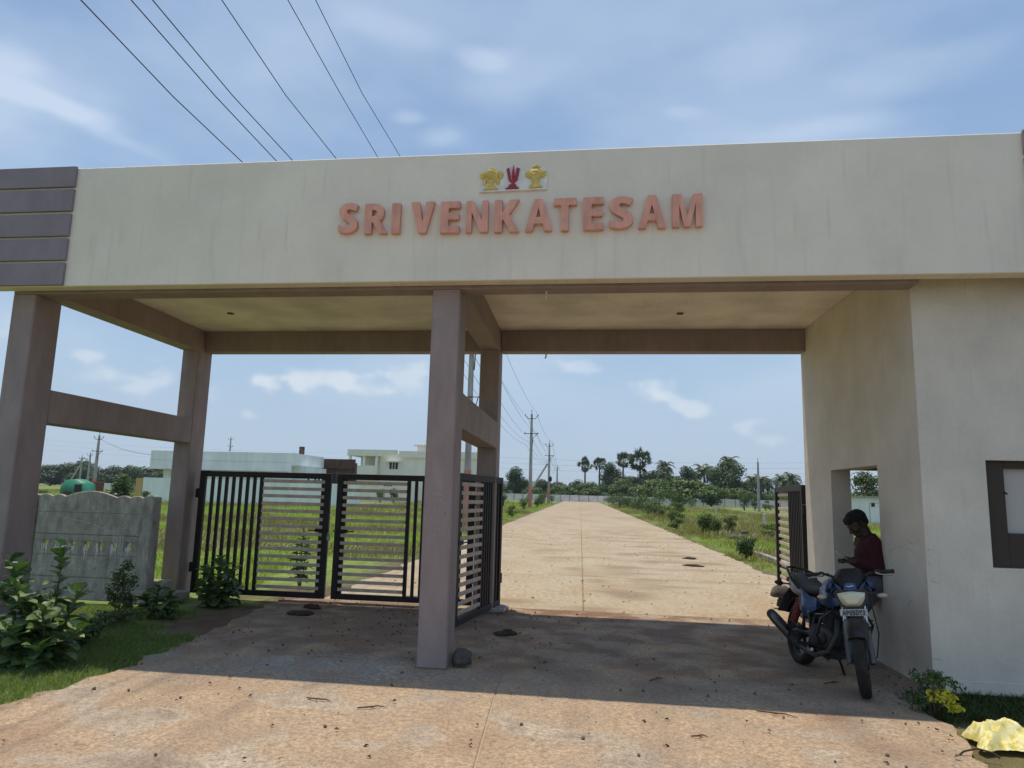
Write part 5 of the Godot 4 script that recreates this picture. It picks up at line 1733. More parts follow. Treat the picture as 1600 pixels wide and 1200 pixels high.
func build_near_plants():
	milkweed("milkweed_bush", Vector3(-5.05, -0.03, 0.62), [Vector3(0.02, 1.02, -0.05), Vector3(-0.38, 0.86, 0.05), Vector3(-0.2, 0.72, 0.22), Vector3(0.28, 0.66, 0.02), Vector3(0.14, 0.52, 0.26), Vector3(-0.42, 0.50, 0.3), Vector3(-0.08, 0.40, 0.4), Vector3(0.4, 0.36, 0.14), Vector3(-0.62, 0.62, -0.1), Vector3(-0.72, 0.36, 0.2), Vector3(-0.28, 0.28, 0.46), Vector3(0.22, 0.22, 0.36), Vector3(-0.55, 0.9, -0.1)], "large broad leaved milkweed bush at the left edge, with pale flower heads", 601, 0.95, 5)
	milkweed("milkweed_bush", Vector3(-5.42, -0.03, -2.95), [Vector3(0.02, 0.62, 0.02), Vector3(-0.2, 0.5, 0.06), Vector3(0.2, 0.46, 0.05), Vector3(0.1, 0.32, 0.2), Vector3(-0.12, 0.3, 0.2), Vector3(0.26, 0.26, -0.05)], "dark leafy milkweed in front of the closed gate leaf", 602, 1.1)
	milkweed("milkweed_bush", Vector3(-5.62, -0.03, -1.9), [Vector3(0.02, 0.36, 0.05), Vector3(0.16, 0.28, 0.02), Vector3(-0.14, 0.24, 0.08)], "small milkweed between the precast wall and the rear pillar", 603, 1.0)
	milkweed("milkweed_bush", Vector3(-5.2, -0.03, -5.2), [Vector3(0.0, 0.95, 0.0), Vector3(0.12, 0.8, 0.05), Vector3(-0.1, 0.7, 0.0)], "pale milkweed standing in the field behind the bars of the closed gate", 604, 0.8)
	milkweed("milkweed_bush", Vector3(3.45, -0.03, -4.9), [Vector3(0.0, 1.15, 0.0), Vector3(-0.16, 1.0, 0.05), Vector3(0.16, 0.95, 0.0), Vector3(0.05, 0.7, 0.2), Vector3(-0.2, 0.66, 0.1)], "sunlit milkweed seen through the guard room hatch", 605, 1.1, 1)
	# a dusty small leaved weed against the precast wall, others around it
	var defs := [[-6.05, -1.75, 0.72, 0.42, "dusty small leaved weed climbing beside the precast wall", 0.35, 900, 0.032], [-5.75, -1.2, 0.22, 0.6, "low pale weeds at the foot of the precast wall", 0.9, 700, 0.028], [-5.35, -0.2, 0.24, 0.7, "dark low weeds right of the large milkweed bush", 0.0, 700, 0.04], [-5.5, -1.75, 0.3, 0.4, "dark feathery weed beside the small milkweed", 0.1, 500, 0.03], [-6.6, -0.9, 0.4, 0.6, "green weeds between the left pillar and the precast wall", 0.6, 600, 0.035]]
	var r := RandomNumberGenerator.new()
	r.seed = 66
	for d in defs:
		var t := thing("small_weed", d[4], "weed", Vector3(d[0], -0.03, d[1]), 0.0, "weeds at the foot of the precast wall")
		var lobes := []
		var st := Shape.new()
		for k in 9:
			var a := r.randf() * TAU
			var p := Vector3(cos(a) * d[3] * 0.42 * r.randf(), d[2] * r.randf_range(0.15, 0.9), sin(a) * d[3] * 0.42 * r.randf())
			lobes.append([p, Vector3(d[3] * 0.2, d[2] * 0.16, d[3] * 0.2)])
			st.tube([Vector3.ZERO, p * 0.55, p + Vector3(0, d[2] * 0.08, 0)], [0.006, 0.004, 0.002], 5)
		part("stem", st, M.bark, t)
		part("foliage", foliage(lobes, d[6], Vector2(d[7], d[7] * 1.8), Color(0.04, 0.075, 0.018).lerp(Color(0.10, 0.14, 0.05), d[5]), Color(0.09, 0.14, 0.03).lerp(Color(0.18, 0.22, 0.09), d[5]), r, 0.3), M.leaf, t)
	# the yellow and green plant at the corner of the guard room
	var y := thing("yellow_green_plant", "small plant with yellow and green leaves at the guard room corner", "plant", Vector3(2.56, -0.03, 0.42))
	var ys := Shape.new()
	var lob_g := []
	var lob_y := []
	for k in 15:
		var a := r.randf() * TAU
		var p := Vector3(cos(a) * 0.19 * r.randf(), r.randf_range(0.06, 0.34), sin(a) * 0.19 * r.randf())
		ys.tube([Vector3(p.x * 0.2, 0, p.z * 0.2), p * 0.6, p], [0.006, 0.004, 0.002], 5)
		if p.y > 0.2 or p.z < -0.03: lob_g.append([p, Vector3(0.07, 0.045, 0.07)])
		else: lob_y.append([p + Vector3(0, 0.02, 0.05), Vector3(0.06, 0.03, 0.05)])
	lob_g.append([Vector3(0.02, 0.3, -0.02), Vector3(0.08, 0.06, 0.07)])
	lob_g.append([Vector3(-0.12, 0.1, 0.0), Vector3(0.09, 0.08, 0.08)])
	lob_y.append([Vector3(0.02, 0.19, 0.06), Vector3(0.10, 0.035, 0.06)])
	lob_y.append([Vector3(0.10, 0.10, 0.12), Vector3(0.07, 0.035, 0.05)])
	part("stem", ys, M.bark, y)
	part("green_leaves", foliage(lob_g, 420, Vector2(0.03, 0.055), Color(0.045, 0.09, 0.025), Color(0.10, 0.16, 0.04), r, 0.22), M.leaf, y)
	part("yellow_leaves", foliage(lob_y, 260, Vector2(0.03, 0.06), Color(0.52, 0.50, 0.035), Color(0.66, 0.60, 0.07), r, 0.24), M.leaf, y)
	# crumpled yellow sack
	var sk := thing("plastic_sack", "crumpled yellow woven sack lying at the right edge of the drive", "sack", Vector3(2.79, 0, 1.10))
	var wr := noise(606, 0.022, 4)
	var fo := noise(607, 0.010, 3)
	var wv := mat(Color(0.72, 0.60, 0.14), 0.5)
	wv.vertex_color_use_as_albedo = true
	wv.albedo_color = Color.WHITE
	wv.backlight_enabled = true
	wv.backlight = Color(0.3, 0.3, 0.2)
	wv.cull_mode = BaseMaterial3D.CULL_DISABLED
	for lobe in 2:
		var sp := Shape.new()
		sp.smooth()
		var cx := -0.10 if lobe == 0 else 0.22
		var rx := 0.20 if lobe == 0 else 0.26
		var n := 34
		var g := []
		for i in n + 1:
			var row := []
			for j in n + 1:
				var u := i / float(n) * 2.0 - 1.0
				var v := j / float(n) * 2.0 - 1.0
				# a square of cloth bunched on the ground
				var e := maxf(absf(u), absf(v))
				var sw := 1.0 + 0.22 * fo.get_noise_2d(u * 80.0 + lobe * 99.0, v * 80.0)
				var hgt := (1.0 - pow(e, 3.5)) * (0.105 if lobe == 0 else 0.075)
				var q := Vector2(u, v).rotated(0.6 * lobe + 0.25)
				var f1 := absf(wr.get_noise_2d(q.x * 46.0 + lobe * 300.0, q.y * 30.0 + q.x * 20.0))
				var f2 := wr.get_noise_2d(q.x * 150.0 + lobe * 500.0, q.y * 150.0)
				hgt += (0.4 - f1 * 1.8) * 0.055 * (1.12 - e) + f2 * 0.010
				if lobe == 0: hgt += 0.035 * exp(-(Vector2(u + 0.5, v + 0.3).length_squared()) * 3.0) + 0.05 * exp(-(Vector2(u - 0.5, v + 0.3).length_squared()) * 3.0) - 0.08 * exp(-(Vector2(u - 0.05, v - 0.3).length_squared()) * 4.5)
				var p := Vector3(cx + u * rx * sw, maxf(hgt, 0.004 + 0.01 * absf(f2)), v * 0.17 * sw - 0.05 * lobe + (0.08 * absf(u) if lobe == 0 else 0.0))
				row.append([p, f1, f2, u, v])
			g.append(row)
		for i in n:
			for j in n:
				var cs := []
				for o in [[i, j], [i + 1, j], [i + 1, j + 1], [i, j + 1]]:
					cs.append(g[o[0]][o[1]])
				var yel := Color(0.70, 0.62, 0.24)
				var m: Array = cs[0]
				if lobe == 0 and m[3] > 0.62: yel = Color(0.62, 0.64, 0.60)
				elif lobe == 1 and fo.get_noise_2d(m[3] * 60.0, m[4] * 160.0) > 0.18: yel = Color(0.30, 0.52, 0.30)
				elif m[2] > 0.10: yel = Color(0.74, 0.70, 0.38)
				elif m[2] < -0.18: yel = Color(0.60, 0.50, 0.12)
				sp.st.set_color(yel)
				sp.tri(cs[0][0], cs[1][0], cs[2][0], Vector3.UP)
				sp.tri(cs[0][0], cs[2][0], cs[3][0], Vector3.UP)
		part("mouth_fold" if lobe == 0 else "sack_body", sp, wv, sk)
	var wi := Shape.new()
	wi.tube([Vector3(0, 0.004, 0), Vector3(0.03, 0.025, -0.01), Vector3(0.12, 0.045, -0.02), Vector3(0.2, 0.03, -0.005), Vector3(0.24, 0.005, 0.01)], [0.007, 0.006, 0.006, 0.006, 0.008], 6)
	var w := part("bent_stick", wi, mat(Color(0.06, 0.03, 0.02), 0.9))
	w.position = Vector3(2.28, 0.0, 1.45)
	tag(w, "thin bent brown stick lying on the drive in front of the yellow sack", "stick")

# ------------------------------------------------------------------ litter on the drive
func build_litter():
	var r := RandomNumberGenerator.new()
	r.seed = 91
	var nz := noise(611, 0.03, 3)
	# stones one can point at
	var bl := Shape.new()
	bl.lump(Vector3(0, 0.075, 0), Vector3(0.10, 0.10, 0.085), nz, 0.22, 9, 14, true)
	var b := part("rough_stone", bl, M.stone)
	b.position = Vector3(-1.37, 0.0, -0.16)
	tag(b, "rough grey stone beside the foot of the middle pillar", "stone")
	var st := Shape.new()
	st.box(Vector3(-0.15, 0, -0.06), Vector3(0.15, 0.09, 0.06), 0.02)
	b = part("door_stop_stone", st, M.stone)
	b.position = Vector3(-2.85, 0.0, -3.95)
	tag(b, "dark brick propping the closed gate beside the middle pillar", "stone")
	for k in 2:
		var s := Shape.new()
		s.lump(Vector3(0, 0.08, 0), Vector3(0.17, 0.12, 0.12) if k == 0 else Vector3(0.13, 0.11, 0.12), nz, 0.3, 8, 12, true)
		b = part("rubble_stone", s, M.stone if k == 0 else M.dung)
		b.position = Vector3(2.62 + 0.05 * k, gy(-5.0) + 0.15 * (1 - k), -5.0)
		tag(b, ["grey rubble stone on top of a dark one by the swung back gate", "dark rubble stone under the grey one by the swung back gate"][k], "stone", "rubble stones by the gate")
	for p in [[-1.17, -1.84, 0.15, "dark dung heap on the drive right of the folded gate leaf"], [-4.0, -2.5, 0.17, "dark dung heap on the drive before the closed gates"], [-4.05, -3.0, 0.12, "small dark dung patch nearest the closed gates"], [2.02, -11.4, 0.24, "dark flat dung pat on the road, nearer one"], [2.16, -13.4, 0.2, "dark dung lump on the road, farther one"], [-0.55, 1.35, 0.0, ""]]:
		if p[2] == 0.0: continue
		var s := Shape.new()
		for k in 5:
			s.lump(Vector3(r.randf_range(-0.6, 0.6) * p[2], 0.01, r.randf_range(-0.4, 0.4) * p[2]), Vector3(p[2] * r.randf_range(0.4, 0.75), r.randf_range(0.02, 0.05), p[2] * r.randf_range(0.35, 0.6)), nz, 0.4, 6, 10, true)
		b = part("dung_heap", s, M.dung)
		b.position = Vector3(p[0], gy(p[1]) + 0.002, p[1])
		tag(b, p[3], "dung", "dung heaps on the road")
	# twigs, each its own
	var tw := [[-1.75, 1.30, 0.4, 0.22, "thin dry twig on the sunlit drive before the middle pillar"], [0.42, -0.1, 1.0, 0.2, "thin twig in the shade in the middle of the drive"], [0.62, 1.45, 0.3, 0.12, "short dark twig on the sunlit drive, right of the middle"], [1.28, 0.78, -0.3, 0.3, "long dark twig at the edge of the shade on the right"], [-2.2, 1.2, -0.2, 0.24, "dry leafy twig on the sunlit drive at the left"], [2.0, -0.35, 0.6, 0.2, "twig on the ground left of the motorcycle's front wheel"]]
	for k in tw.size():
		var t = tw[k]
		var s := Shape.new()
		var ln: float = t[3]
		s.tube([Vector3(-ln * 0.5, 0.008, 0), Vector3(-ln * 0.1, 0.016, 0.02), Vector3(ln * 0.2, 0.012, -0.01), Vector3(ln * 0.5, 0.006, 0.02)], [0.005, 0.006, 0.005, 0.002], 5)
		s.tube([Vector3(-ln * 0.1, 0.014, 0.02), Vector3(ln * 0.05, 0.02, 0.07)], [0.004, 0.002], 5)
		var o := part("twig", s, M.rust)
		o.position = Vector3(t[0], 0.002, t[1])
		o.rotation.y = t[2]
		tag(o, t[4], "twig", "twigs on the drive")
	# dry leaves and grit: nobody could count them
	var L := Leaves.new()
	for k in 900:
		var x := r.randf_range(-4.3, 2.7)
		var z := r.randf_range(-3.8, 3.6)
		# they gather by the pillars, the wall foot and the middle of the shade
		var near := exp(-Vector2(x + 2.6, z + 2.3).length_squared() * 0.35) + exp(-pow((x - 2.6) * 2.0, 2.0)) * 0.8 + 0.22
		if r.randf() > near: continue
		var a := r.randf() * TAU
		var s := r.randf_range(0.012, 0.045)
		var n := (Vector3.UP + rdir(r) * 0.5).normalized()
		var al := n.cross(Vector3(cos(a), 0, sin(a))).normalized()
		L.leaf(Vector3(x, 0.008 + s * 0.12, z), al * s, n.cross(al) * s * 0.3, n, Color(0.10, 0.06, 0.03).lerp(Color(0.03, 0.02, 0.015), r.randf()), 0.3)
	tag(part("leaf_litter", L.done(), M.grass), "dry leaves and bits scattered over the drive", "litter", "", "stuff")
	var gs := Shape.new()
	gs.lump(Vector3.ZERO, Vector3(0.008, 0.006, 0.007), nz, 0.3, 4, 6)
	var gm := gs.done()
	var spots := []
	for k in 1700:
		var x := r.randf_range(-4.6, 2.75)
		var z := r.randf_range(-3.8, 3.8)
		var near := exp(-Vector2(x + 2.4, z + 2.2).length_squared() * 0.25) * 0.9 + exp(-pow((x - 2.5) * 1.5, 2.0)) * 0.6 + 0.13
		if r.randf() > near: continue
		var s := pow(r.randf(), 4.0) * 2.0 + 0.25
		spots.append(Transform3D(Basis(Vector3.UP, r.randf() * TAU).scaled(Vector3(s, s, s)), Vector3(x, 0.002 + 0.004 * s, z)))
	for k in 900:
		var z := r.randf_range(-28.0, -3.9)
		var x := r.randf_range(road_x(z, -1), road_x(z, 1))
		var s := pow(r.randf(), 3.0) * 3.0 + 0.5
		spots.append(Transform3D(Basis(Vector3.UP, r.randf() * TAU).scaled(Vector3(s, s, s)), Vector3(x, gy(z) + 0.004, z)))
	var mm := MultiMesh.new()
	mm.transform_format = MultiMesh.TRANSFORM_3D
	mm.mesh = gm
	mm.instance_count = spots.size()
	for i in spots.size(): mm.set_instance_transform(i, spots[i])
	var o := MultiMeshInstance3D.new()
	o.multimesh = mm
	o.material_override = mat(Color(0.17, 0.125, 0.09), 0.95)
	o.name = numbered("gravel")
	add_child(o)
	tag(o, "loose grit and small clods scattered over the concrete", "gravel", "", "stuff")

# ------------------------------------------------------------------ motorcycle
func build_motorcycle():
	# x forward, y up, z to the rider's right; the origin is under the rear wheel
	var t := thing("motorcycle", "blue and black motorcycle parked against the guard room wall, front wheel turned", "motorcycle")
	var f := Vector3(0.152, 0, 0.99).normalized()
	var b := Basis(f, Vector3.UP, f.cross(Vector3.UP))
	b = b * Basis(Vector3(1, 0, 0), -0.115)
	t.transform = Transform3D(b, Vector3(1.935, 0.0, -1.16))
	# everything steered turns about the raked head
	var axis := Vector3(-0.42, 0.907, 0.0).normalized()
	var st_b := Basis(axis, -0.52)
	var piv := Vector3(1.33, 0, 0)
	var S := Transform3D(st_b, piv - st_b * piv)
	var blue := mat(Color(0.018, 0.062, 0.165), 0.34)
	blue.clearcoat_enabled = true
	blue.clearcoat = 0.6
	var navy := mat(Color(0.012, 0.034, 0.085), 0.3)
	var black := mat(Color(0.012, 0.012, 0.013), 0.35)
	var matt := mat(Color(0.018, 0.017, 0.016), 0.7)
	var rubber := rough_skin(mat(Color(0.035, 0.031, 0.028), 0.9, 0, wear(701, 0.55, 1.0, 0.0, 0.4, 128), Vector3(4, 4, 4)), relief(702, 0.12, 128, 5.0), 0.4)
	var grey := mat(Color(0.075, 0.08, 0.085), 0.4)
	var alloy := mat(Color(0.05, 0.05, 0.05), 0.5, 0.4)
	var eng := mat(Color(0.055, 0.052, 0.05), 0.6, 0.3)
	var seatm := mat(Color(0.010, 0.009, 0.009), 0.6)
	var lens := mat(Color(0.66, 0.65, 0.46), 0.12)
	lens.clearcoat_enabled = true
	var white := mat(Color(0.75, 0.75, 0.72), 0.5)
	var amber := mat(Color(0.42, 0.37, 0.30), 0.3)
	var red := mat(Color(0.30, 0.02, 0.015), 0.4)
	var sh := func(steered := false) -> Shape:
		var s := Shape.new()
		if steered: s.xf = S
		return s
	# ---- wheels
	for w in 2:
		var at := Vector3(0, 0.31, 0) if w == 0 else Vector3(1.245, 0.305, 0)
		var tw := 0.052 if w == 0 else 0.046
		var s: Shape = sh.call(w == 1)
		var R := 0.31 if w == 0 else 0.305
		s.lathe([Vector2(R - 0.075, -tw * 0.72), Vector2(R - 0.045, -tw), Vector2(R - 0.018, -tw * 0.9), Vector2(R - 0.004, -tw * 0.5), Vector2(R, 0), Vector2(R - 0.004, tw * 0.5), Vector2(R - 0.018, tw * 0.9), Vector2(R - 0.045, tw), Vector2(R - 0.075, tw * 0.72)], at, Vector3.BACK, 44, true)
		# tread grooves stand out as small blocks
		for k in 56:
			var a := TAU * k / 56.0
			var d := Vector3(cos(a), sin(a), 0)
			for q in [-0.62, 0.0, 0.62]:
				var c: Vector3 = at + d * (R - (0.001 if q == 0.0 else 0.0085)) + Vector3(0, 0, q * tw)
				var tg := Vector3(-sin(a), cos(a), 0) * 0.011
				var zz := Vector3(0, 0, tw * 0.2)
				var up := d * 0.004
				s.quad(c - tg - zz + up, c + tg - zz + up, c + tg + zz + up, c - tg + zz + up, d)
				s.quad(c - tg - zz, c - tg + zz, c - tg + zz + up, c - tg - zz + up, -tg)
				s.quad(c + tg - zz, c + tg + zz, c + tg + zz + up, c + tg - zz + up, tg)
		var wh := part("rear_wheel" if w == 0 else "front_wheel", s, rubber, t)
		s = sh.call(w == 1)
		s.lathe([Vector2(R - 0.072, -0.030), Vector2(R - 0.066, -0.036), Vector2(R - 0.066, 0.036), Vector2(R - 0.072, 0.030), Vector2(R - 0.095, 0.02), Vector2(R - 0.095, -0.02)], at, Vector3.BACK, 36, true)
		for k in 5:
			var a := TAU * k / 5.0 + 0.3
			var d := Vector3(cos(a), sin(a), 0)
			s.tube([at + d * 0.03, at + d * 0.12, at + d * (R - 0.08)], [0.026, 0.016, 0.022], 6, true, 0.8)
		s.lathe([Vector2(0.0, -0.06), Vector2(0.045, -0.06), Vector2(0.05, -0.03), Vector2(0.05, 0.03), Vector2(0.045, 0.06), Vector2(0.0, 0.06)], at, Vector3.BACK, 18)
		part("rim", s, alloy, wh)
		s = sh.call(w == 1)
		var zo := 0.045 if w == 0 else -0.05
		s.lathe([Vector2(0.0, zo + 0.012), Vector2(0.075, zo + 0.01), Vector2(0.085, zo), Vector2(0.075, zo - 0.012), Vector2(0.0, zo - 0.012)], at, Vector3.BACK, 22)
		part("brake_drum", s, eng, wh)
	# ---- fork, mudguard
	for z in [-0.085, 0.085]:
		var s: Shape = sh.call(true)
		var lo := Vector3(1.235, 0.29, z)
		var d := Vector3(-0.42, 0.907, 0)
		s.tube([lo - d * 0.02, lo + d * 0.02, lo + d * 0.27], [0.022, 0.028, 0.026], 10)
		part("fork_leg", s, grey, t)
		s = sh.call(true)
		s.tube([lo + d * 0.27, lo + d * 0.62], 0.0165, 10)
		part("fork_tube", s, M.chrome, t)
		s = sh.call(true)
		s.tube([lo + d * 0.255, lo + d * 0.285], [0.031, 0.030], 10)
		part("fork_seal", s, matt, t)
	var s: Shape = sh.call(true)
	var rings := []
	for k in 13:
		var a := lerpf(0.72, 2.65, k / 12.0)
		var d := Vector3(cos(a), sin(a), 0)
		var c := Vector3(1.245, 0.305, 0)
		var wv := 0.105 - 0.03 * absf(k - 6.0) / 6.0
		var ri := 0.322 + 0.004 * sin(k / 12.0 * PI)
		rings.append([c + d * (ri - 0.05) + Vector3(0, 0, -wv), c + d * ri + Vector3(0, 0, -wv * 0.8), c + d * (ri + 0.012) + Vector3(0, 0, 0), c + d * ri + Vector3(0, 0, wv * 0.8), c + d * (ri - 0.05) + Vector3(0, 0, wv), c + d * (ri - 0.006) + Vector3(0, 0, wv * 0.75), c + d * (ri + 0.004), c + d * (ri - 0.006) + Vector3(0, 0, -wv * 0.75)])
	s.loft(rings)
	part("front_mudguard", s, black, t)
	# ---- headlamp cowl, steered
	# its outline seen from ahead, in (z, y), stepped back along x
	var cowl := func(pts: Array, x0: float, x1: float, shrink: float) -> Shape:
		var q: Shape = sh.call(true)
		var r0 := []
		var r1 := []
		var c := Vector2.ZERO
		for p in pts: c += p
		c /= pts.size()
		for p in pts:
			r0.append(Vector3(x0 - 0.16 * absf(p.x), p.y, p.x))
			var k: Vector2 = c + (p - c) * shrink
			r1.append(Vector3(x1, k.y, k.x))
		q.loft([r1, r0])
		return q
	# black mask around the lamp
	part("headlamp_mask", cowl.call([Vector2(-0.125, 0.868), Vector2(0.125, 0.868), Vector2(0.142, 0.835), Vector2(0.10, 0.73), Vector2(0.06, 0.70), Vector2(-0.06, 0.70), Vector2(-0.10, 0.73), Vector2(-0.142, 0.835)], 1.145, 0.98, 1.05), black, t)
	var lp: Shape = sh.call(true)
	var lo := [Vector2(-0.112, 0.838), Vector2(-0.02, 0.852), Vector2(0.02, 0.852), Vector2(0.112, 0.838), Vector2(0.103, 0.79), Vector2(0.078, 0.745), Vector2(0.05, 0.728), Vector2(-0.05, 0.728), Vector2(-0.078, 0.745), Vector2(-0.103, 0.79)]
	var r0 := []
	var r1 := []
	var r2 := []
	for p in lo:
		r0.append(Vector3(1.142 - 0.16 * absf(p.x), p.y, p.x))
		r1.append(Vector3(1.160 - 0.16 * absf(p.x), p.y, p.x))
		var k: Vector2 = Vector2(0, 0.785) + (p - Vector2(0, 0.785)) * 0.55
		r2.append(Vector3(1.176, k.y, k.x))
	lp.loft([r0, r1, r2])
	part("headlamp", lp, lens, t)
	# blue upper fairing with shoulders and a dark screen
	var fa: Shape = sh.call(true)
	var prof := [[1.075, 0.845, 0.12, 0.05], [1.03, 0.885, 0.15, 0.06], [0.98, 0.92, 0.15, 0.05], [0.93, 0.935, 0.12, 0.03]]
	rings = []
	for p in prof:
		var ring := []
		for k in 9:
			var u := k / 8.0 * 2.0 - 1.0
			ring.append(Vector3(p[0] - 0.10 * u * u, p[1] - 0.03 * u * u + 0.012 * (1.0 - absf(u)), p[2] * u))
		for k in 9:
			var u := 1.0 - k / 8.0 * 2.0
			ring.append(Vector3(p[0] - 0.07 - 0.08 * u * u, p[1] - p[3] - 0.05 * u * u, p[2] * u * 0.95))
		rings.append(ring)
	fa.loft(rings)
	part("fairing", fa, black, t)
	for z in [-1.0, 1.0]:
		s = sh.call(true)
		s.loft([[Vector3(1.128, 0.866, z * 0.07), Vector3(1.118, 0.892, z * 0.075), Vector3(1.098, 0.848, z * 0.13)], [Vector3(1.112, 0.885, z * 0.11), Vector3(1.085, 0.935, z * 0.135), Vector3(1.07, 0.835, z * 0.175)], [Vector3(1.06, 0.93, z * 0.15), Vector3(1.025, 0.975, z * 0.165), Vector3(1.01, 0.845, z * 0.215)], [Vector3(0.97, 0.90, z * 0.16), Vector3(0.96, 0.94, z * 0.16), Vector3(0.94, 0.84, z * 0.19)]])
		part("fairing_side", s, navy, t)
	s = sh.call(true)
	s.loft([[Vector3(1.120, 0.868, -0.055), Vector3(1.135, 0.858, 0.0), Vector3(1.120, 0.868, 0.055), Vector3(1.085, 0.915, 0.04), Vector3(1.09, 0.922, 0.0), Vector3(1.085, 0.915, -0.04)], [Vector3(1.05, 0.86, -0.05), Vector3(1.05, 0.85, 0.0), Vector3(1.05, 0.86, 0.05), Vector3(1.04, 0.91, 0.04), Vector3(1.04, 0.915, 0.0), Vector3(1.04, 0.91, -0.04)]])
	part("nose_panel", s, blue, t)
	s = sh.call(true)
	s.tube([Vector3(1.118, 0.893, -0.03), Vector3(1.119, 0.898, -0.012), Vector3(1.119, 0.889, 0.004), Vector3(1.118, 0.898, 0.03)], [0.002, 0.005, 0.004, 0.002], 5)
	part("maker_mark", s, white, t)
	s = sh.call(true)
	rings = []
	for p in [[1.105, 0.885, 0.125], [1.075, 0.94, 0.135], [1.03, 0.995, 0.12], [0.985, 1.04, 0.085]]:
		var ring := []
		for k in 7:
			var u := k / 6.0 * 2.0 - 1.0
			ring.append(Vector3(p[0] - 0.06 * u * u, p[1] - 0.01 * u * u, p[2] * u))
		for k in 7:
			var u := 1.0 - k / 6.0 * 2.0
			ring.append(Vector3(p[0] - 0.012 - 0.06 * u * u, p[1] - 0.01 - 0.01 * u * u, p[2] * u))
		rings.append(ring)
	s.loft(rings)
	part("windscreen", s, mat(Color(0.006, 0.006, 0.007), 0.5), t)
	# number plate
	s = sh.call(true)
	s.box(Vector3(1.176, 0.650, -0.11), Vector3(1.186, 0.708, 0.11), 0.004)
	var pl := part("number_plate", s, mat(Color(0.62, 0.62, 0.58), 0.5, 0, wear(711, 0.7, 1.0, 0.2, 0.3, 128), Vector3(5, 5, 5)), t)
	var base := SystemFont.new()
	base.font_names = PackedStringArray(["Droid Sans"])
	base.font_weight = 700
	var tm := TextMesh.new()
	tm.text = "AP05DY3"
	tm.font = base
	tm.font_size = 48
	tm.pixel_size = 0.001
	tm.depth = 0.003
	var bb := tm.get_aabb()
	var tx := part("lettering", tm, mat(Color(0.02, 0.02, 0.02), 0.6), pl)
	var sc := 0.18 / bb.size.x
	var tb := Basis(Vector3(0, 0, -1), Vector3.UP, Vector3(1, 0, 0)).scaled_local(Vector3(sc, 0.041 / bb.size.y, 1.0))
	var tp := Vector3(1.1885, 0.659 - bb.position.y * 0.041 / bb.size.y, 0.09 + bb.position.x * sc)
	tx.transform = S * Transform3D(tb, tp)
	# indicators
	for z in [-1.0, 1.0]:
		s = sh.call(true)
		s.tube([Vector3(1.03, 0.80, z * 0.14), Vector3(1.02, 0.80, z * 0.20)], 0.012, 6)
		var stem := part("indicator", s, matt, t)
		s = sh.call(true)
		s.lump(Vector3(1.025, 0.80, z * 0.245), Vector3(0.026, 0.021, 0.044), noise(7, 0.01), 0.0, 8, 12)
		part("indicator_lens", s, amber, stem)
	# handlebar, grips, levers
	s = sh.call(true)
	s.tube([Vector3(0.80, 0.985, -0.36), Vector3(0.86, 0.985, -0.2), Vector3(0.905, 0.955, -0.1), Vector3(0.905, 0.95, 0.1), Vector3(0.86, 0.985, 0.2), Vector3(0.80, 0.985, 0.36)], 0.012, 10)
	s.box(Vector3(0.87, 0.90, -0.1), Vector3(0.93, 0.935, 0.1), 0.01)
	part("handlebar", s, matt, t)
	for z in [-1.0, 1.0]:
		s = sh.call(true)
		s.tube([Vector3(0.838, 0.985, z * 0.255), Vector3(0.80, 0.985, z * 0.36), Vector3(0.797, 0.985, z * 0.372)], [0.0175, 0.0185, 0.021], 10)
		part("grip", s, matt, t)
		s = sh.call(true)
		s.tube([Vector3(0.90, 0.985, z * 0.22), Vector3(0.905, 0.97, z * 0.26), Vector3(0.86, 0.955, z * 0.345), Vector3(0.862, 0.953, z * 0.352)], [0.012, 0.007, 0.006, 0.009], 8)
		part("lever", s, M.steel, t)
		s = sh.call(true)
		s.box(Vector3(0.835, 0.965, z * 0.235 - 0.025), Vector3(0.895, 1.01, z * 0.235 + 0.025), 0.01)
		part("switch_block", s, matt, t)
		s = sh.call(true)
		s.tube([Vector3(0.90, 0.985, z * 0.21), Vector3(0.98, 1.0, z * 0.17), Vector3(1.0, 0.93, z * 0.12), Vector3(0.98, 0.8, z * 0.1)], 0.006, 6)
		part("cable", s, matt, t)
	s = sh.call(true)
	s.tube([Vector3(0.95, 0.95, -0.12), Vector3(1.08, 0.74, -0.15), Vector3(1.16, 0.5, -0.17), Vector3(1.20, 0.32, -0.13), Vector3(1.245, 0.27, -0.07)], 0.006, 6)
	part("cable", s, matt, t)
	# ---- tank, seat, panels: sections across the bike
	var sect := func(x: float, cy: float, hh: float, hw: float, pw := 0.55, n := 14) -> Array:
		var ring := []
		for k in n:
			var a := TAU * k / n
			var c := cos(a)
			var d := sin(a)
			ring.append(Vector3(x, cy + hh * signf(d) * pow(absf(d), pw), hw * signf(c) * pow(absf(c), pw)))
		return ring
	s = sh.call()
	s.loft([sect.call(0.50, 0.72, 0.05, 0.06), sect.call(0.56, 0.765, 0.085, 0.105), sect.call(0.66, 0.80, 0.11, 0.14), sect.call(0.80, 0.815, 0.115, 0.145), sect.call(0.90, 0.805, 0.09, 0.12), sect.call(0.95, 0.79, 0.05, 0.07)])
	part("fuel_tank", s, grey, t)
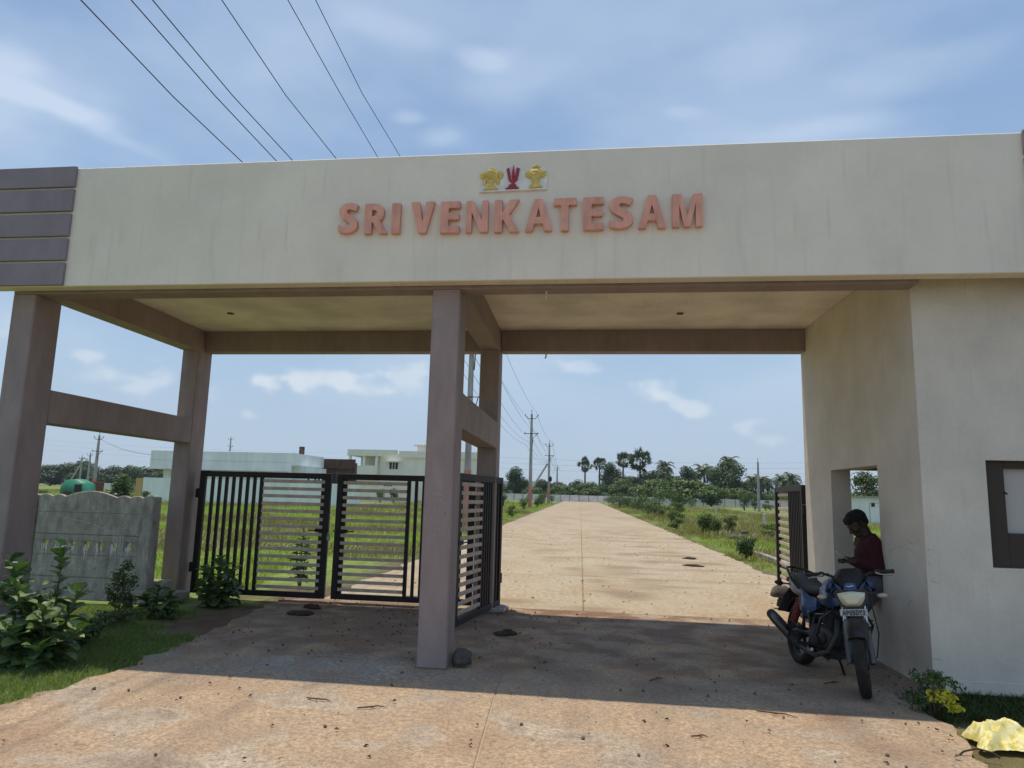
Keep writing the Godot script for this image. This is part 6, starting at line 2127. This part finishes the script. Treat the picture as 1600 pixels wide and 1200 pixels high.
	for z in [-1.0, 1.0]:
		# blue shrouds that run from the tank down beside the engine
		s = sh.call()
		s.loft([[Vector3(0.56, 0.80, z * 0.115), Vector3(0.57, 0.68, z * 0.125), Vector3(0.57, 0.70, z * 0.09)], [Vector3(0.74, 0.85, z * 0.15), Vector3(0.76, 0.665, z * 0.165), Vector3(0.74, 0.70, z * 0.12)], [Vector3(0.90, 0.86, z * 0.155), Vector3(0.93, 0.66, z * 0.175), Vector3(0.90, 0.72, z * 0.12)], [Vector3(0.98, 0.80, z * 0.12), Vector3(1.0, 0.70, z * 0.13), Vector3(0.96, 0.74, z * 0.10)]])
		part("tank_shroud", s, blue, t)
		# side panel under the seat
		s = sh.call()
		s.loft([[Vector3(0.10, 0.72, z * 0.10), Vector3(0.10, 0.62, z * 0.115), Vector3(0.10, 0.63, z * 0.06)], [Vector3(0.22, 0.735, z * 0.115), Vector3(0.22, 0.54, z * 0.14), Vector3(0.22, 0.56, z * 0.06)], [Vector3(0.36, 0.70, z * 0.12), Vector3(0.37, 0.50, z * 0.15), Vector3(0.36, 0.52, z * 0.06)], [Vector3(0.50, 0.70, z * 0.11), Vector3(0.56, 0.60, z * 0.135), Vector3(0.52, 0.62, z * 0.06)]])
		part("side_panel", s, blue, t)
		# tail panel
		s = sh.call()
		s.loft([[Vector3(0.16, 0.735, z * 0.105), Vector3(0.16, 0.66, z * 0.115), Vector3(0.16, 0.66, z * 0.05)], [Vector3(-0.05, 0.785, z * 0.105), Vector3(-0.05, 0.685, z * 0.115), Vector3(-0.05, 0.70, z * 0.05)], [Vector3(-0.22, 0.825, z * 0.085), Vector3(-0.24, 0.74, z * 0.09), Vector3(-0.22, 0.75, z * 0.03)], [Vector3(-0.36, 0.84, z * 0.03), Vector3(-0.37, 0.80, z * 0.03), Vector3(-0.36, 0.80, z * 0.01)]])
		part("tail_panel", s, blue, t)
	s = sh.call()
	s.loft([sect.call(-0.26, 0.835, 0.02, 0.07, 0.8), sect.call(-0.2, 0.84, 0.04, 0.10, 0.7), sect.call(-0.02, 0.825, 0.048, 0.118, 0.7), sect.call(0.13, 0.785, 0.055, 0.118, 0.7), sect.call(0.30, 0.75, 0.05, 0.12, 0.7), sect.call(0.44, 0.755, 0.045, 0.105, 0.7), sect.call(0.54, 0.775, 0.045, 0.08, 0.7), sect.call(0.59, 0.79, 0.03, 0.05, 0.7)])
	part("seat", s, seatm, t)
	s = sh.call()
	for z in [-1.0, 1.0]:
		s.tube([Vector3(0.10, 0.74, z * 0.12), Vector3(-0.02, 0.80, z * 0.145), Vector3(-0.20, 0.90, z * 0.135), Vector3(-0.31, 0.92, z * 0.08), Vector3(-0.33, 0.925, 0.0)], 0.012, 8)
	for k in 5:
		var z := -0.1 + 0.05 * k
		s.tube([Vector3(-0.31, 0.92, z), Vector3(-0.22, 0.845, z * 0.8)], 0.006, 6)
	part("grab_rail", s, black, t)
	s = sh.call()
	s.box(Vector3(-0.40, 0.765, -0.06), Vector3(-0.35, 0.815, 0.06), 0.015)
	part("tail_lamp", s, red, t)
	for z in [-1.0, 1.0]:
		s = sh.call()
		s.tube([Vector3(-0.28, 0.745, z * 0.06), Vector3(-0.29, 0.745, z * 0.13)], 0.01, 6)
		s.lump(Vector3(-0.29, 0.745, z * 0.17), Vector3(0.03, 0.025, 0.05), noise(7, 0.01), 0.0, 7, 10)
		part("rear_indicator", s, matt, t)
	# rear mudguard with its plate
	s = sh.call()
	s.loft([[Vector3(-0.22, 0.72, -0.08), Vector3(-0.22, 0.72, 0.08), Vector3(-0.21, 0.70, 0.08), Vector3(-0.21, 0.70, -0.08)], [Vector3(-0.36, 0.62, -0.085), Vector3(-0.36, 0.62, 0.085), Vector3(-0.35, 0.61, 0.085), Vector3(-0.35, 0.61, -0.085)], [Vector3(-0.47, 0.44, -0.09), Vector3(-0.47, 0.44, 0.09), Vector3(-0.455, 0.44, 0.09), Vector3(-0.455, 0.44, -0.09)]])
	part("rear_mudguard", s, matt, t)
	s = sh.call()
	rings = []
	for k in 9:
		var a := lerpf(0.7, 2.7, k / 8.0)
		var d := Vector3(cos(a), sin(a), 0)
		var c := Vector3(0, 0.31, 0)
		rings.append([c + d * 0.335 + Vector3(0, 0, -0.07), c + d * 0.352, c + d * 0.335 + Vector3(0, 0, 0.07), c + d * 0.33 + Vector3(0, 0, 0.06), c + d * 0.34, c + d * 0.33 + Vector3(0, 0, -0.06)])
	s.loft(rings)
	part("inner_mudguard", s, matt, t)
	# ---- frame, swing arm, shocks
	s = sh.call()
	s.tube([Vector3(0.95, 0.72, 0), Vector3(0.88, 0.48, 0), Vector3(0.80, 0.28, 0)], 0.02, 8)
	s.tube([Vector3(0.93, 0.76, 0), Vector3(0.6, 0.7, 0), Vector3(0.1, 0.68, 0.0), Vector3(-0.2, 0.72, 0)], 0.022, 8)
	s.tube([Vector3(0.42, 0.68, 0.07), Vector3(0.40, 0.42, 0.08), Vector3(0.46, 0.3, 0.08)], 0.016, 8)
	s.tube([Vector3(0.42, 0.68, -0.07), Vector3(0.40, 0.42, -0.08), Vector3(0.46, 0.3, -0.08)], 0.016, 8)
	part("frame", s, black, t)
	for z in [-1.0, 1.0]:
		s = sh.call()
		s.tube([Vector3(0.44, 0.36, z * 0.085), Vector3(0.0, 0.31, z * 0.095)], [0.022, 0.018], 8)
		part("swing_arm", s, black, t)
		s = sh.call()
		s.tube([Vector3(0.015, 0.36, z * 0.115), Vector3(0.13, 0.66, z * 0.11)], 0.013, 8)
		var shock := part("shock_absorber", s, M.steel, t)
		s = sh.call()
		var q := []
		for k in 85:
			var u := k / 84.0
			var c := Vector3(0.03, 0.40, z * 0.115).lerp(Vector3(0.125, 0.645, z * 0.11), u)
			var a := u * TAU * 9.0
			q.append(c + Vector3(cos(a) * 0.03, -cos(a) * 0.011, sin(a) * 0.03))
		s.tube(q, 0.0065, 5)
		part("spring", s, red, shock)
	# ---- engine
	s = sh.call()
	s.loft([sect.call(0.34, 0.36, 0.06, 0.10), sect.call(0.40, 0.36, 0.10, 0.115), sect.call(0.62, 0.355, 0.115, 0.12), sect.call(0.74, 0.36, 0.10, 0.11), sect.call(0.80, 0.37, 0.05, 0.09)])
	var en := part("engine", s, eng, t)
	for z in [-1.0, 1.0]:
		s = sh.call()
		s.lathe([Vector2(0.0, 0.03 * z), Vector2(0.06, 0.028 * z), Vector2(0.088, 0.012 * z), Vector2(0.095, -0.01 * z)], Vector3(0.56, 0.35, z * 0.125), Vector3.BACK, 22)
		s.lathe([Vector2(0.0, 0.025 * z), Vector2(0.04, 0.022 * z), Vector2(0.06, 0.0)], Vector3(0.70, 0.36, z * 0.12), Vector3.BACK, 18)
		part("crankcase_cover", s, matt, en)
	for k in 7:
		var u := k / 6.0
		var c := Vector3(0.68 + 0.045 * u, 0.47 + 0.135 * u, 0)
		s = sh.call()
		s.xf = Transform3D(Basis(Vector3(0, 0, 1), -0.32), c)
		s.box(Vector3(-0.085, -0.004, -0.085), Vector3(0.085, 0.004, 0.085), 0.002)
		part("cooling_fin", s, eng, en)
	s = sh.call()
	s.tube([Vector3(0.67, 0.44, 0), Vector3(0.735, 0.65, 0)], 0.06, 12)
	part("cylinder", s, eng, en)
	s = sh.call()
	s.box(Vector3(0.34, 0.47, -0.05), Vector3(0.62, 0.62, 0.05), 0.03)
	part("carburettor", s, matt, en)
	# ---- exhaust on the right
	s = sh.call()
	s.tube([Vector3(0.80, 0.55, 0.04), Vector3(0.90, 0.44, 0.08), Vector3(0.84, 0.27, 0.12), Vector3(0.62, 0.19, 0.14), Vector3(0.36, 0.21, 0.16)], [0.022, 0.022, 0.022, 0.022, 0.026], 10)
	var ex := part("exhaust_pipe", s, eng, t)
	s = sh.call()
	s.tube([Vector3(0.38, 0.21, 0.16), Vector3(0.24, 0.25, 0.175), Vector3(0.14, 0.28, 0.185), Vector3(-0.20, 0.375, 0.205), Vector3(-0.33, 0.41, 0.21)], [0.026, 0.04, 0.05, 0.055, 0.05], 16)
	part("muffler", s, matt, ex)
	s = sh.call()
	s.lathe([Vector2(0.05, 0.0), Vector2(0.047, 0.012), Vector2(0.02, 0.014), Vector2(0.018, -0.02), Vector2(0.0, -0.02)], Vector3(-0.33, 0.41, 0.21), Vector3(-0.96, 0.27, 0.04), 16)
	part("tail_pipe", s, alloy, ex)
	s = sh.call()
	s.loft([[Vector3(0.2, 0.30, 0.235), Vector3(0.2, 0.34, 0.215), Vector3(0.2, 0.27, 0.232)], [Vector3(-0.05, 0.365, 0.262), Vector3(-0.05, 0.415, 0.238), Vector3(-0.05, 0.33, 0.26)], [Vector3(-0.2, 0.40, 0.265), Vector3(-0.2, 0.435, 0.25), Vector3(-0.2, 0.38, 0.265)]])
	part("heat_shield", s, black, ex)
	# ---- crash guard, pegs, pedals, stand, chain cover
	s = sh.call()
	for z in [-1.0, 1.0]:
		s.tube([Vector3(0.90, 0.66, z * 0.04), Vector3(0.93, 0.64, z * 0.16), Vector3(0.90, 0.56, z * 0.235), Vector3(0.84, 0.40, z * 0.235), Vector3(0.80, 0.29, z * 0.16), Vector3(0.79, 0.25, z * 0.03)], 0.0125, 8)
		s.tube([Vector3(0.91, 0.60, z * 0.225), Vector3(0.80, 0.585, z * 0.17), Vector3(0.62, 0.56, z * 0.16)], 0.010, 8)
	part("crash_guard", s, black, t)
	for z in [-1.0, 1.0]:
		s = sh.call()
		s.tube([Vector3(0.47, 0.27, z * 0.1), Vector3(0.47, 0.265, z * 0.17), Vector3(0.47, 0.27, z * 0.26)], [0.012, 0.012, 0.017], 8)
		part("foot_peg", s, matt, t)
		s = sh.call()
		s.tube([Vector3(0.16, 0.37, z * 0.1), Vector3(0.14, 0.37, z * 0.2), Vector3(0.12, 0.37, z * 0.25)], [0.010, 0.012, 0.015], 8)
		part("foot_peg", s, matt, t)
	s = sh.call()
	s.tube([Vector3(0.47, 0.25, 0.15), Vector3(0.58, 0.22, 0.18), Vector3(0.68, 0.24, 0.185), Vector3(0.70, 0.25, 0.21)], [0.009, 0.009, 0.009, 0.016], 8)
	part("brake_pedal", s, M.steel, t)
	s = sh.call()
	s.tube([Vector3(0.40, 0.36, 0.1), Vector3(0.42, 0.5, 0.13), Vector3(0.45, 0.56, 0.16)], [0.012, 0.011, 0.016], 8)
	part("kick_lever", s, M.steel, t)
	s = sh.call()
	s.tube([Vector3(0.52, 0.24, -0.10), Vector3(0.50, 0.12, -0.17), Vector3(0.47, -0.008, -0.235)], 0.012, 8)
	s.tube([Vector3(0.50, -0.004, -0.245), Vector3(0.43, -0.004, -0.235)], [0.016, 0.014], 6)
	s.tube([Vector3(0.30, 0.22, -0.12), Vector3(0.14, 0.13, -0.15), Vector3(0.30, 0.12, -0.14)], 0.012, 8)
	part("side_stand", s, black, t)
	s = sh.call()
	s.tube([Vector3(0.45, 0.35, -0.125), Vector3(0.0, 0.33, -0.125)], [0.055, 0.075], 10, true, 0.22)
	part("chain_cover", s, matt, t)
	s = sh.call()
	s.loft([sect.call(0.52, 0.235, 0.02, 0.09), sect.call(0.68, 0.215, 0.03, 0.10), sect.call(0.80, 0.26, 0.04, 0.09)])
	part("belly_pan", s, matt, t)

# ------------------------------------------------------------------ the man in the hatch
class Flesh:
	# smooth union of tapered capsules, meshed as surface nets
	var lo: Vector3
	var nx: int
	var ny: int
	var nz: int
	var h: float
	var f := PackedFloat32Array()
	func _init(a: Vector3, b: Vector3, cell: float):
		lo = a
		h = cell
		nx = int((b.x - a.x) / cell) + 2
		ny = int((b.y - a.y) / cell) + 2
		nz = int((b.z - a.z) / cell) + 2
		f.resize(nx * ny * nz)
		f.fill(1.0)
	func bone(a: Vector3, b: Vector3, ra: float, rb: float, k := 0.03, squash := Vector3.ONE):
		# squash: the part is narrower along an axis by that factor
		var R := maxf(ra, rb) + k + h * 2.0
		var mn := (Vector3(minf(a.x, b.x), minf(a.y, b.y), minf(a.z, b.z)) - Vector3.ONE * R - lo) / h
		var mx := (Vector3(maxf(a.x, b.x), maxf(a.y, b.y), maxf(a.z, b.z)) + Vector3.ONE * R - lo) / h
		var i0 := clampi(int(mn.x), 0, nx - 1)
		var i1 := clampi(int(mx.x) + 1, 0, nx - 1)
		var j0 := clampi(int(mn.y), 0, ny - 1)
		var j1 := clampi(int(mx.y) + 1, 0, ny - 1)
		var k0 := clampi(int(mn.z), 0, nz - 1)
		var k1 := clampi(int(mx.z) + 1, 0, nz - 1)
		var ab := b - a
		var l2 := maxf(ab.length_squared(), 1e-9)
		var inv := Vector3(1.0 / squash.x, 1.0 / squash.y, 1.0 / squash.z)
		var mins := minf(squash.x, minf(squash.y, squash.z))
		for kk in range(k0, k1 + 1):
			for j in range(j0, j1 + 1):
				var row := (kk * ny + j) * nx
				for i in range(i0, i1 + 1):
					var p := lo + Vector3(i, j, kk) * h
					var t := clampf((p - a).dot(ab) / l2, 0.0, 1.0)
					var d := ((p - a - ab * t) * inv).length() - lerpf(ra, rb, t)
					if mins < 1.0: d *= lerpf(mins, 1.0, 0.5)
					var o := f[row + i]
					var g := maxf(k - absf(o - d), 0.0) / k
					f[row + i] = minf(o, d) - g * g * k * 0.25
	func add_to(st: SurfaceTool, base: int) -> int:
		var idx := {}
		var count := base
		var s0 := 1
		var s1 := nx
		var s2 := nx * ny
		var corner := [0, s0, s1, s0 + s1, s2, s2 + s0, s2 + s1, s2 + s1 + s0]
		for k in nz - 1:
			for j in ny - 1:
				var row := k * s2 + j * s1
				for i in nx - 1:
					var c := row + i
					var neg := 0
					for q in 8:
						if f[c + corner[q]] < 0.0: neg += 1
					if neg == 0 or neg == 8: continue
					var sum := Vector3.ZERO
					var n := 0
					for e in [[0, 1], [2, 3], [4, 5], [6, 7], [0, 2], [1, 3], [4, 6], [5, 7], [0, 4], [1, 5], [2, 6], [3, 7]]:
						var va := f[c + corner[e[0]]]
						var vb := f[c + corner[e[1]]]
						if (va < 0.0) == (vb < 0.0): continue
						var t := va / (va - vb)
						var pa := Vector3(e[0] & 1, (e[0] >> 1) & 1, e[0] >> 2)
						var pb := Vector3(e[1] & 1, (e[1] >> 1) & 1, e[1] >> 2)
						sum += pa.lerp(pb, t)
						n += 1
					st.add_vertex(lo + (Vector3(i, j, k) + sum / n) * h)
					idx[c] = count
					count += 1
		for c in idx:
			var a := f[c] < 0.0
			for ax in 3:
				var d: int = [s0, s1, s2][ax]
				if (f[c + d] < 0.0) == a: continue
				var u: int = [s1, s2, s0][ax]
				var v: int = [s2, s0, s1][ax]
				if not (idx.has(c - u) and idx.has(c - v) and idx.has(c - u - v)): continue
				var q := [idx[c], idx[c - u], idx[c - u - v], idx[c - v]]
				if a: q.reverse()
				for w in [0, 1, 2, 0, 2, 3]: st.add_index(q[w])
		return count

func flesh_mesh(parts: Array) -> ArrayMesh:
	var st := SurfaceTool.new()
	st.begin(Mesh.PRIMITIVE_TRIANGLES)
	var n := 0
	for p in parts: n = p.add_to(st, n)
	st.generate_normals()
	return st.commit()

func build_person():
	# perched on the sill of the hatch, facing the drive, looking down at a phone; local: x out of the wall is -x of the world
	var t := thing("person", "man in a dark maroon shirt perched in the wall hatch, looking down at a phone", "person", Vector3(2.69, 0.0, -1.44))
	t.rotation.y = 0.0
	# joints, in world directions from the base; he faces -x and a little towards us
	var hip := Vector3(0.10, 0.80, 0.0)
	var chest := Vector3(0.055, 1.10, 0.0)
	var neck := Vector3(0.035, 1.285, 0.0)
	var head := Vector3(-0.055, 1.400, 0.0)
	var shN := Vector3(0.045, 1.215, 0.175)     # near shoulder
	var shF := Vector3(0.035, 1.215, -0.175)
	var elN := Vector3(0.065, 0.965, 0.235)
	var elF := Vector3(0.03, 0.965, -0.215)
	var wrN := Vector3(-0.115, 1.010, 0.10)
	var wrF := Vector3(-0.125, 1.010, -0.06)
	var hipN := Vector3(0.07, 0.79, 0.095)
	var hipF := Vector3(0.07, 0.79, -0.095)
	var knN := Vector3(-0.16, 0.46, 0.13)
	var knF := Vector3(-0.20, 0.47, -0.12)
	var anN := Vector3(-0.05, 0.085, 0.14)
	var anF := Vector3(-0.14, 0.085, -0.13)
	# skin: one body
	var body := Flesh.new(Vector3(-0.42, -0.02, -0.34), Vector3(0.32, 1.36, 0.36), 0.0125)
	body.bone(hip, chest, 0.115, 0.12, 0.04, Vector3(0.85, 1, 1.15))
	body.bone(chest, neck - Vector3(0, 0.06, 0), 0.12, 0.08, 0.05, Vector3(0.85, 1, 1.25))
	body.bone(neck - Vector3(0, 0.05, 0), neck + Vector3(-0.02, 0.05, 0), 0.055, 0.052, 0.03)
	for s in [[shN, elN, wrN, hipN, knN, anN], [shF, elF, wrF, hipF, knF, anF]]:
		body.bone(chest + Vector3(0, 0.1, 0), s[0], 0.07, 0.05, 0.04)
		body.bone(s[0], s[1], 0.046, 0.038, 0.02)
		body.bone(s[1], s[2], 0.038, 0.026, 0.02)
		body.bone(s[3], s[4], 0.082, 0.052, 0.03)
		body.bone(s[4], s[5], 0.052, 0.034, 0.02)
		body.bone(s[5] + Vector3(0.03, -0.03, 0), s[5] + Vector3(-0.15, -0.055, 0.01), 0.035, 0.028, 0.02)
	# head: skull, jaw, brow, nose, lips, ears; tipped down over the phone
	var hd := Flesh.new(head + Vector3(-0.16, -0.19, -0.13), head + Vector3(0.16, 0.17, 0.13), 0.0045)
	var R := Basis(Vector3(0, 0, 1), 0.66) * Basis(Vector3(0, 1, 0), 0.12)
	var hp := func(x: float, y: float, z: float) -> Vector3: return head + R * Vector3(x, y, z)
	hd.bone(hp.call(-0.015, 0.035, 0), hp.call(0.03, 0.035, 0), 0.083, 0.083, 0.02, Vector3(1, 1, 0.9))
	hd.bone(hp.call(-0.045, -0.02, 0), hp.call(-0.055, -0.075, 0), 0.062, 0.040, 0.03, Vector3(1, 1, 0.95))
	hd.bone(hp.call(-0.01, -0.05, 0), hp.call(-0.075, -0.088, 0), 0.05, 0.022, 0.025)
	hd.bone(hp.call(-0.088, 0.018, -0.03), hp.call(-0.088, 0.018, 0.03), 0.015, 0.015, 0.012)
	hd.bone(hp.call(-0.098, 0.010, 0), hp.call(-0.120, -0.030, 0), 0.008, 0.014, 0.010)
	hd.bone(hp.call(-0.108, -0.036, -0.012), hp.call(-0.108, -0.036, 0.012), 0.010, 0.010, 0.008)
	hd.bone(hp.call(-0.100, -0.058, -0.016), hp.call(-0.100, -0.058, 0.016), 0.0075, 0.0075, 0.006)
	hd.bone(hp.call(-0.098, -0.071, -0.013), hp.call(-0.098, -0.071, 0.013), 0.008, 0.008, 0.006)
	for z in [-1.0, 1.0]:
		hd.bone(hp.call(-0.075, -0.022, z * 0.04), hp.call(-0.06, -0.03, z * 0.05), 0.022, 0.02, 0.02)
		hd.bone(hp.call(0.012, 0.012, z * 0.083), hp.call(0.005, -0.03, z * 0.078), 0.016, 0.011, 0.006, Vector3(1, 1, 0.6))
	hd.bone(hp.call(0.02, -0.04, 0), neck, 0.056, 0.054, 0.03)
	# hands around the phone
	var hands := []
	for s in [[wrN, 1.0], [wrF, -1.0]]:
		var w: Vector3 = s[0]
		var sd: float = s[1]
		var hnd := Flesh.new(w + Vector3(-0.20, -0.09, -0.09), w + Vector3(0.06, 0.09, 0.09), 0.0042)
		var pm := w + Vector3(-0.075, 0.004, -0.035 * sd)
		hnd.bone(w + Vector3(0.03, -0.004, 0.01 * sd), w, 0.027, 0.026, 0.01)
		hnd.bone(w, pm, 0.025, 0.026, 0.012, Vector3(1, 0.8, 1))
		hnd.bone(w + Vector3(-0.02, -0.004, 0.012 * sd), pm + Vector3(0.01, -0.006, 0.02 * sd), 0.018, 0.018, 0.012)
		for k in 4:
			var o := (k - 1.5) * 0.017
			var ln: float = [0.9, 1.0, 0.95, 0.75][k]
			var a := pm + Vector3(-0.012 - 0.002 * k, -0.012 + 0.004 * k, o)
			var b := a + Vector3(-0.036 * ln, -0.012, -0.008 * sd)
			var c := b + Vector3(-0.016 * ln, 0.014, -0.016 * sd)
			var d := c + Vector3(0.004, 0.018 * ln, -0.010 * sd)
			hnd.bone(a, b, 0.0095, 0.0088, 0.004)
			hnd.bone(b, c, 0.0088, 0.0082, 0.003)
			hnd.bone(c, d, 0.0082, 0.007, 0.003)
		# thumb from the side of the palm, over the screen
		var ta := w + Vector3(-0.03, 0.014, -0.02 * sd)
		var tb := ta + Vector3(-0.035, 0.024, -0.012 * sd)
		var tc := tb + Vector3(-0.030, 0.010, -0.010 * sd)
		hnd.bone(ta, tb, 0.014, 0.0105, 0.008)
		hnd.bone(tb, tc, 0.0105, 0.008, 0.003)
		hands.append(hnd)
	var skin := mat(Color(0.042, 0.023, 0.015), 0.65)
	part("body", flesh_mesh([body, hd, hands[0], hands[1]]), skin, t)
	# hair: a thick dark cap with a fringe
	var hr := Flesh.new(head + Vector3(-0.17, -0.12, -0.13), head + Vector3(0.17, 0.19, 0.13), 0.0055)
	hr.bone(hp.call(0.0, 0.066, 0), hp.call(0.045, 0.055, 0), 0.084, 0.088, 0.02, Vector3(1, 1, 0.96))
	hr.bone(hp.call(0.06, 0.03, 0), hp.call(0.075, -0.02, 0), 0.065, 0.045, 0.03)
	hr.bone(hp.call(-0.062, 0.085, -0.04), hp.call(-0.062, 0.085, 0.045), 0.034, 0.034, 0.02)
	hr.bone(hp.call(-0.092, 0.068, -0.02), hp.call(-0.088, 0.062, 0.04), 0.016, 0.014, 0.015)
	for z in [-1.0, 1.0]:
		hr.bone(hp.call(0.0, 0.05, z * 0.07), hp.call(-0.005, 0.0, z * 0.082), 0.02, 0.010, 0.015)
	part("hair", flesh_mesh([hr]), rough_skin(mat(Color(0.006, 0.005, 0.005), 0.95), relief(801, 0.15, 128, 6.0), 0.5), t)
	for z in [-1.0, 1.0]:
		var e := Shape.new()
		e.lump(hp.call(-0.088, 0.0, z * 0.031), Vector3(0.012, 0.011, 0.013), noise(5, 0.01), 0.0, 8, 10)
		part("eye", e, mat(Color(0.35, 0.32, 0.3), 0.2), t)
		var b := Shape.new()
		b.tube([hp.call(-0.102, 0.022, z * 0.014), hp.call(-0.104, 0.028, z * 0.03), hp.call(-0.092, 0.022, z * 0.05)], [0.003, 0.005, 0.003], 6)
		part("eyebrow", b, mat(Color(0.008, 0.007, 0.007), 0.7), t)
	# shirt with long sleeves
	var sh := Flesh.new(Vector3(-0.26, 0.66, -0.36), Vector3(0.32, 1.36, 0.38), 0.0115)
	sh.bone(Vector3(0.085, 0.745, 0), hip + Vector3(-0.02, 0.06, 0), 0.150, 0.138, 0.04, Vector3(0.98, 1, 1.12))
	sh.bone(hip + Vector3(-0.02, 0.02, 0), chest, 0.138, 0.142, 0.05, Vector3(0.98, 1, 1.18))
	sh.bone(chest, neck - Vector3(-0.015, 0.07, 0), 0.142, 0.094, 0.05, Vector3(0.95, 1, 1.25))
	for s in [[shN, elN, wrN], [shF, elF, wrF]]:
		sh.bone(chest + Vector3(0.01, 0.1, 0), s[0], 0.085, 0.066, 0.05)
		sh.bone(s[0], s[1], 0.064, 0.055, 0.025)
		sh.bone(s[1], (s[1] as Vector3).lerp(s[2], 0.86), 0.054, 0.041, 0.02)
		# creases at the elbow
		for k in 3:
			var c: Vector3 = (s[0] as Vector3).lerp(s[1], 0.72 + 0.12 * k)
			sh.bone(c + Vector3(-0.03, 0.008, -0.025), c + Vector3(-0.03, -0.008, 0.03), 0.030, 0.028, 0.006)
	for k in 4:
		var y := 0.82 + 0.07 * k
		sh.bone(Vector3(-0.075, y, -0.06), Vector3(-0.055, y - 0.03, 0.12), 0.020, 0.016, 0.02)
	var shm := rough_skin(mat(Color(0.038, 0.004, 0.008), 0.95), relief(803, 0.06, 256, 5.0), 0.5)
	part("shirt", flesh_mesh([sh]), shm, t)
	var co := Shape.new()
	var q := []
	for k in 13:
		var a := TAU * k / 12.0
		q.append(neck + Vector3(0.018 + cos(a) * 0.062, -0.022 + 0.03 * cos(a), sin(a) * 0.066))
	co.tube(q, 0.014, 6, false, 1.0)
	part("collar", co, shm, t)
	# trousers
	var tr := Flesh.new(Vector3(-0.36, 0.04, -0.30), Vector3(0.32, 0.98, 0.32), 0.0125)
	tr.bone(Vector3(0.08, 0.80, -0.06), Vector3(0.08, 0.80, 0.06), 0.132, 0.132, 0.04)
	for s in [[hipN, knN, anN], [hipF, knF, anF]]:
		tr.bone(s[0], s[1], 0.106, 0.072, 0.04)
		tr.bone(s[1], s[2] + Vector3(0, 0.03, 0), 0.074, 0.058, 0.02)
		for k in 3:
			var c: Vector3 = (s[1] as Vector3) + Vector3(0.03, 0.04 - 0.05 * k, 0)
			tr.bone(c + Vector3(-0.02, 0, -0.05), c + Vector3(0.0, -0.012, 0.05), 0.036, 0.034, 0.008)
	part("trousers", flesh_mesh([tr]), rough_skin(mat(Color(0.085, 0.085, 0.088), 0.9), relief(804, 0.08, 256, 4.0), 0.4), t)
	for a in [anN, anF]:
		var so := Shape.new()
		so.loft([[a + Vector3(0.045, -0.082, -0.035), a + Vector3(0.045, -0.06, -0.035), a + Vector3(0.045, -0.06, 0.035), a + Vector3(0.045, -0.082, 0.035)], [a + Vector3(-0.08, -0.082, -0.045), a + Vector3(-0.08, -0.065, -0.045), a + Vector3(-0.08, -0.065, 0.045), a + Vector3(-0.08, -0.082, 0.045)], [a + Vector3(-0.20, -0.082, -0.03), a + Vector3(-0.20, -0.065, -0.03), a + Vector3(-0.20, -0.065, 0.03), a + Vector3(-0.20, -0.082, 0.03)]])
		so.tube([a + Vector3(-0.13, -0.065, -0.045), a + Vector3(-0.11, -0.03, 0.0), a + Vector3(-0.10, -0.065, 0.045)], 0.012, 6, true, 0.5)
		part("sandal", so, M.dark, t)
	var ph := thing("mobile_phone", "pale edged mobile phone held in the man's hands", "phone")
	ph.transform = Transform3D(Basis(Vector3(0, 0, 1), -0.60), Vector3(2.69 - 0.225, 1.06, -1.42))
	part("case", one_box(Vector3(-0.078, -0.005, -0.037), Vector3(0.078, 0.004, 0.037), 0.004), mat(Color(0.5, 0.5, 0.5), 0.4), ph)
	part("screen", one_box(Vector3(-0.074, 0.0045, -0.034), Vector3(0.074, 0.006, 0.034), 0.0), mat(Color(0.012, 0.012, 0.014), 0.1), ph)
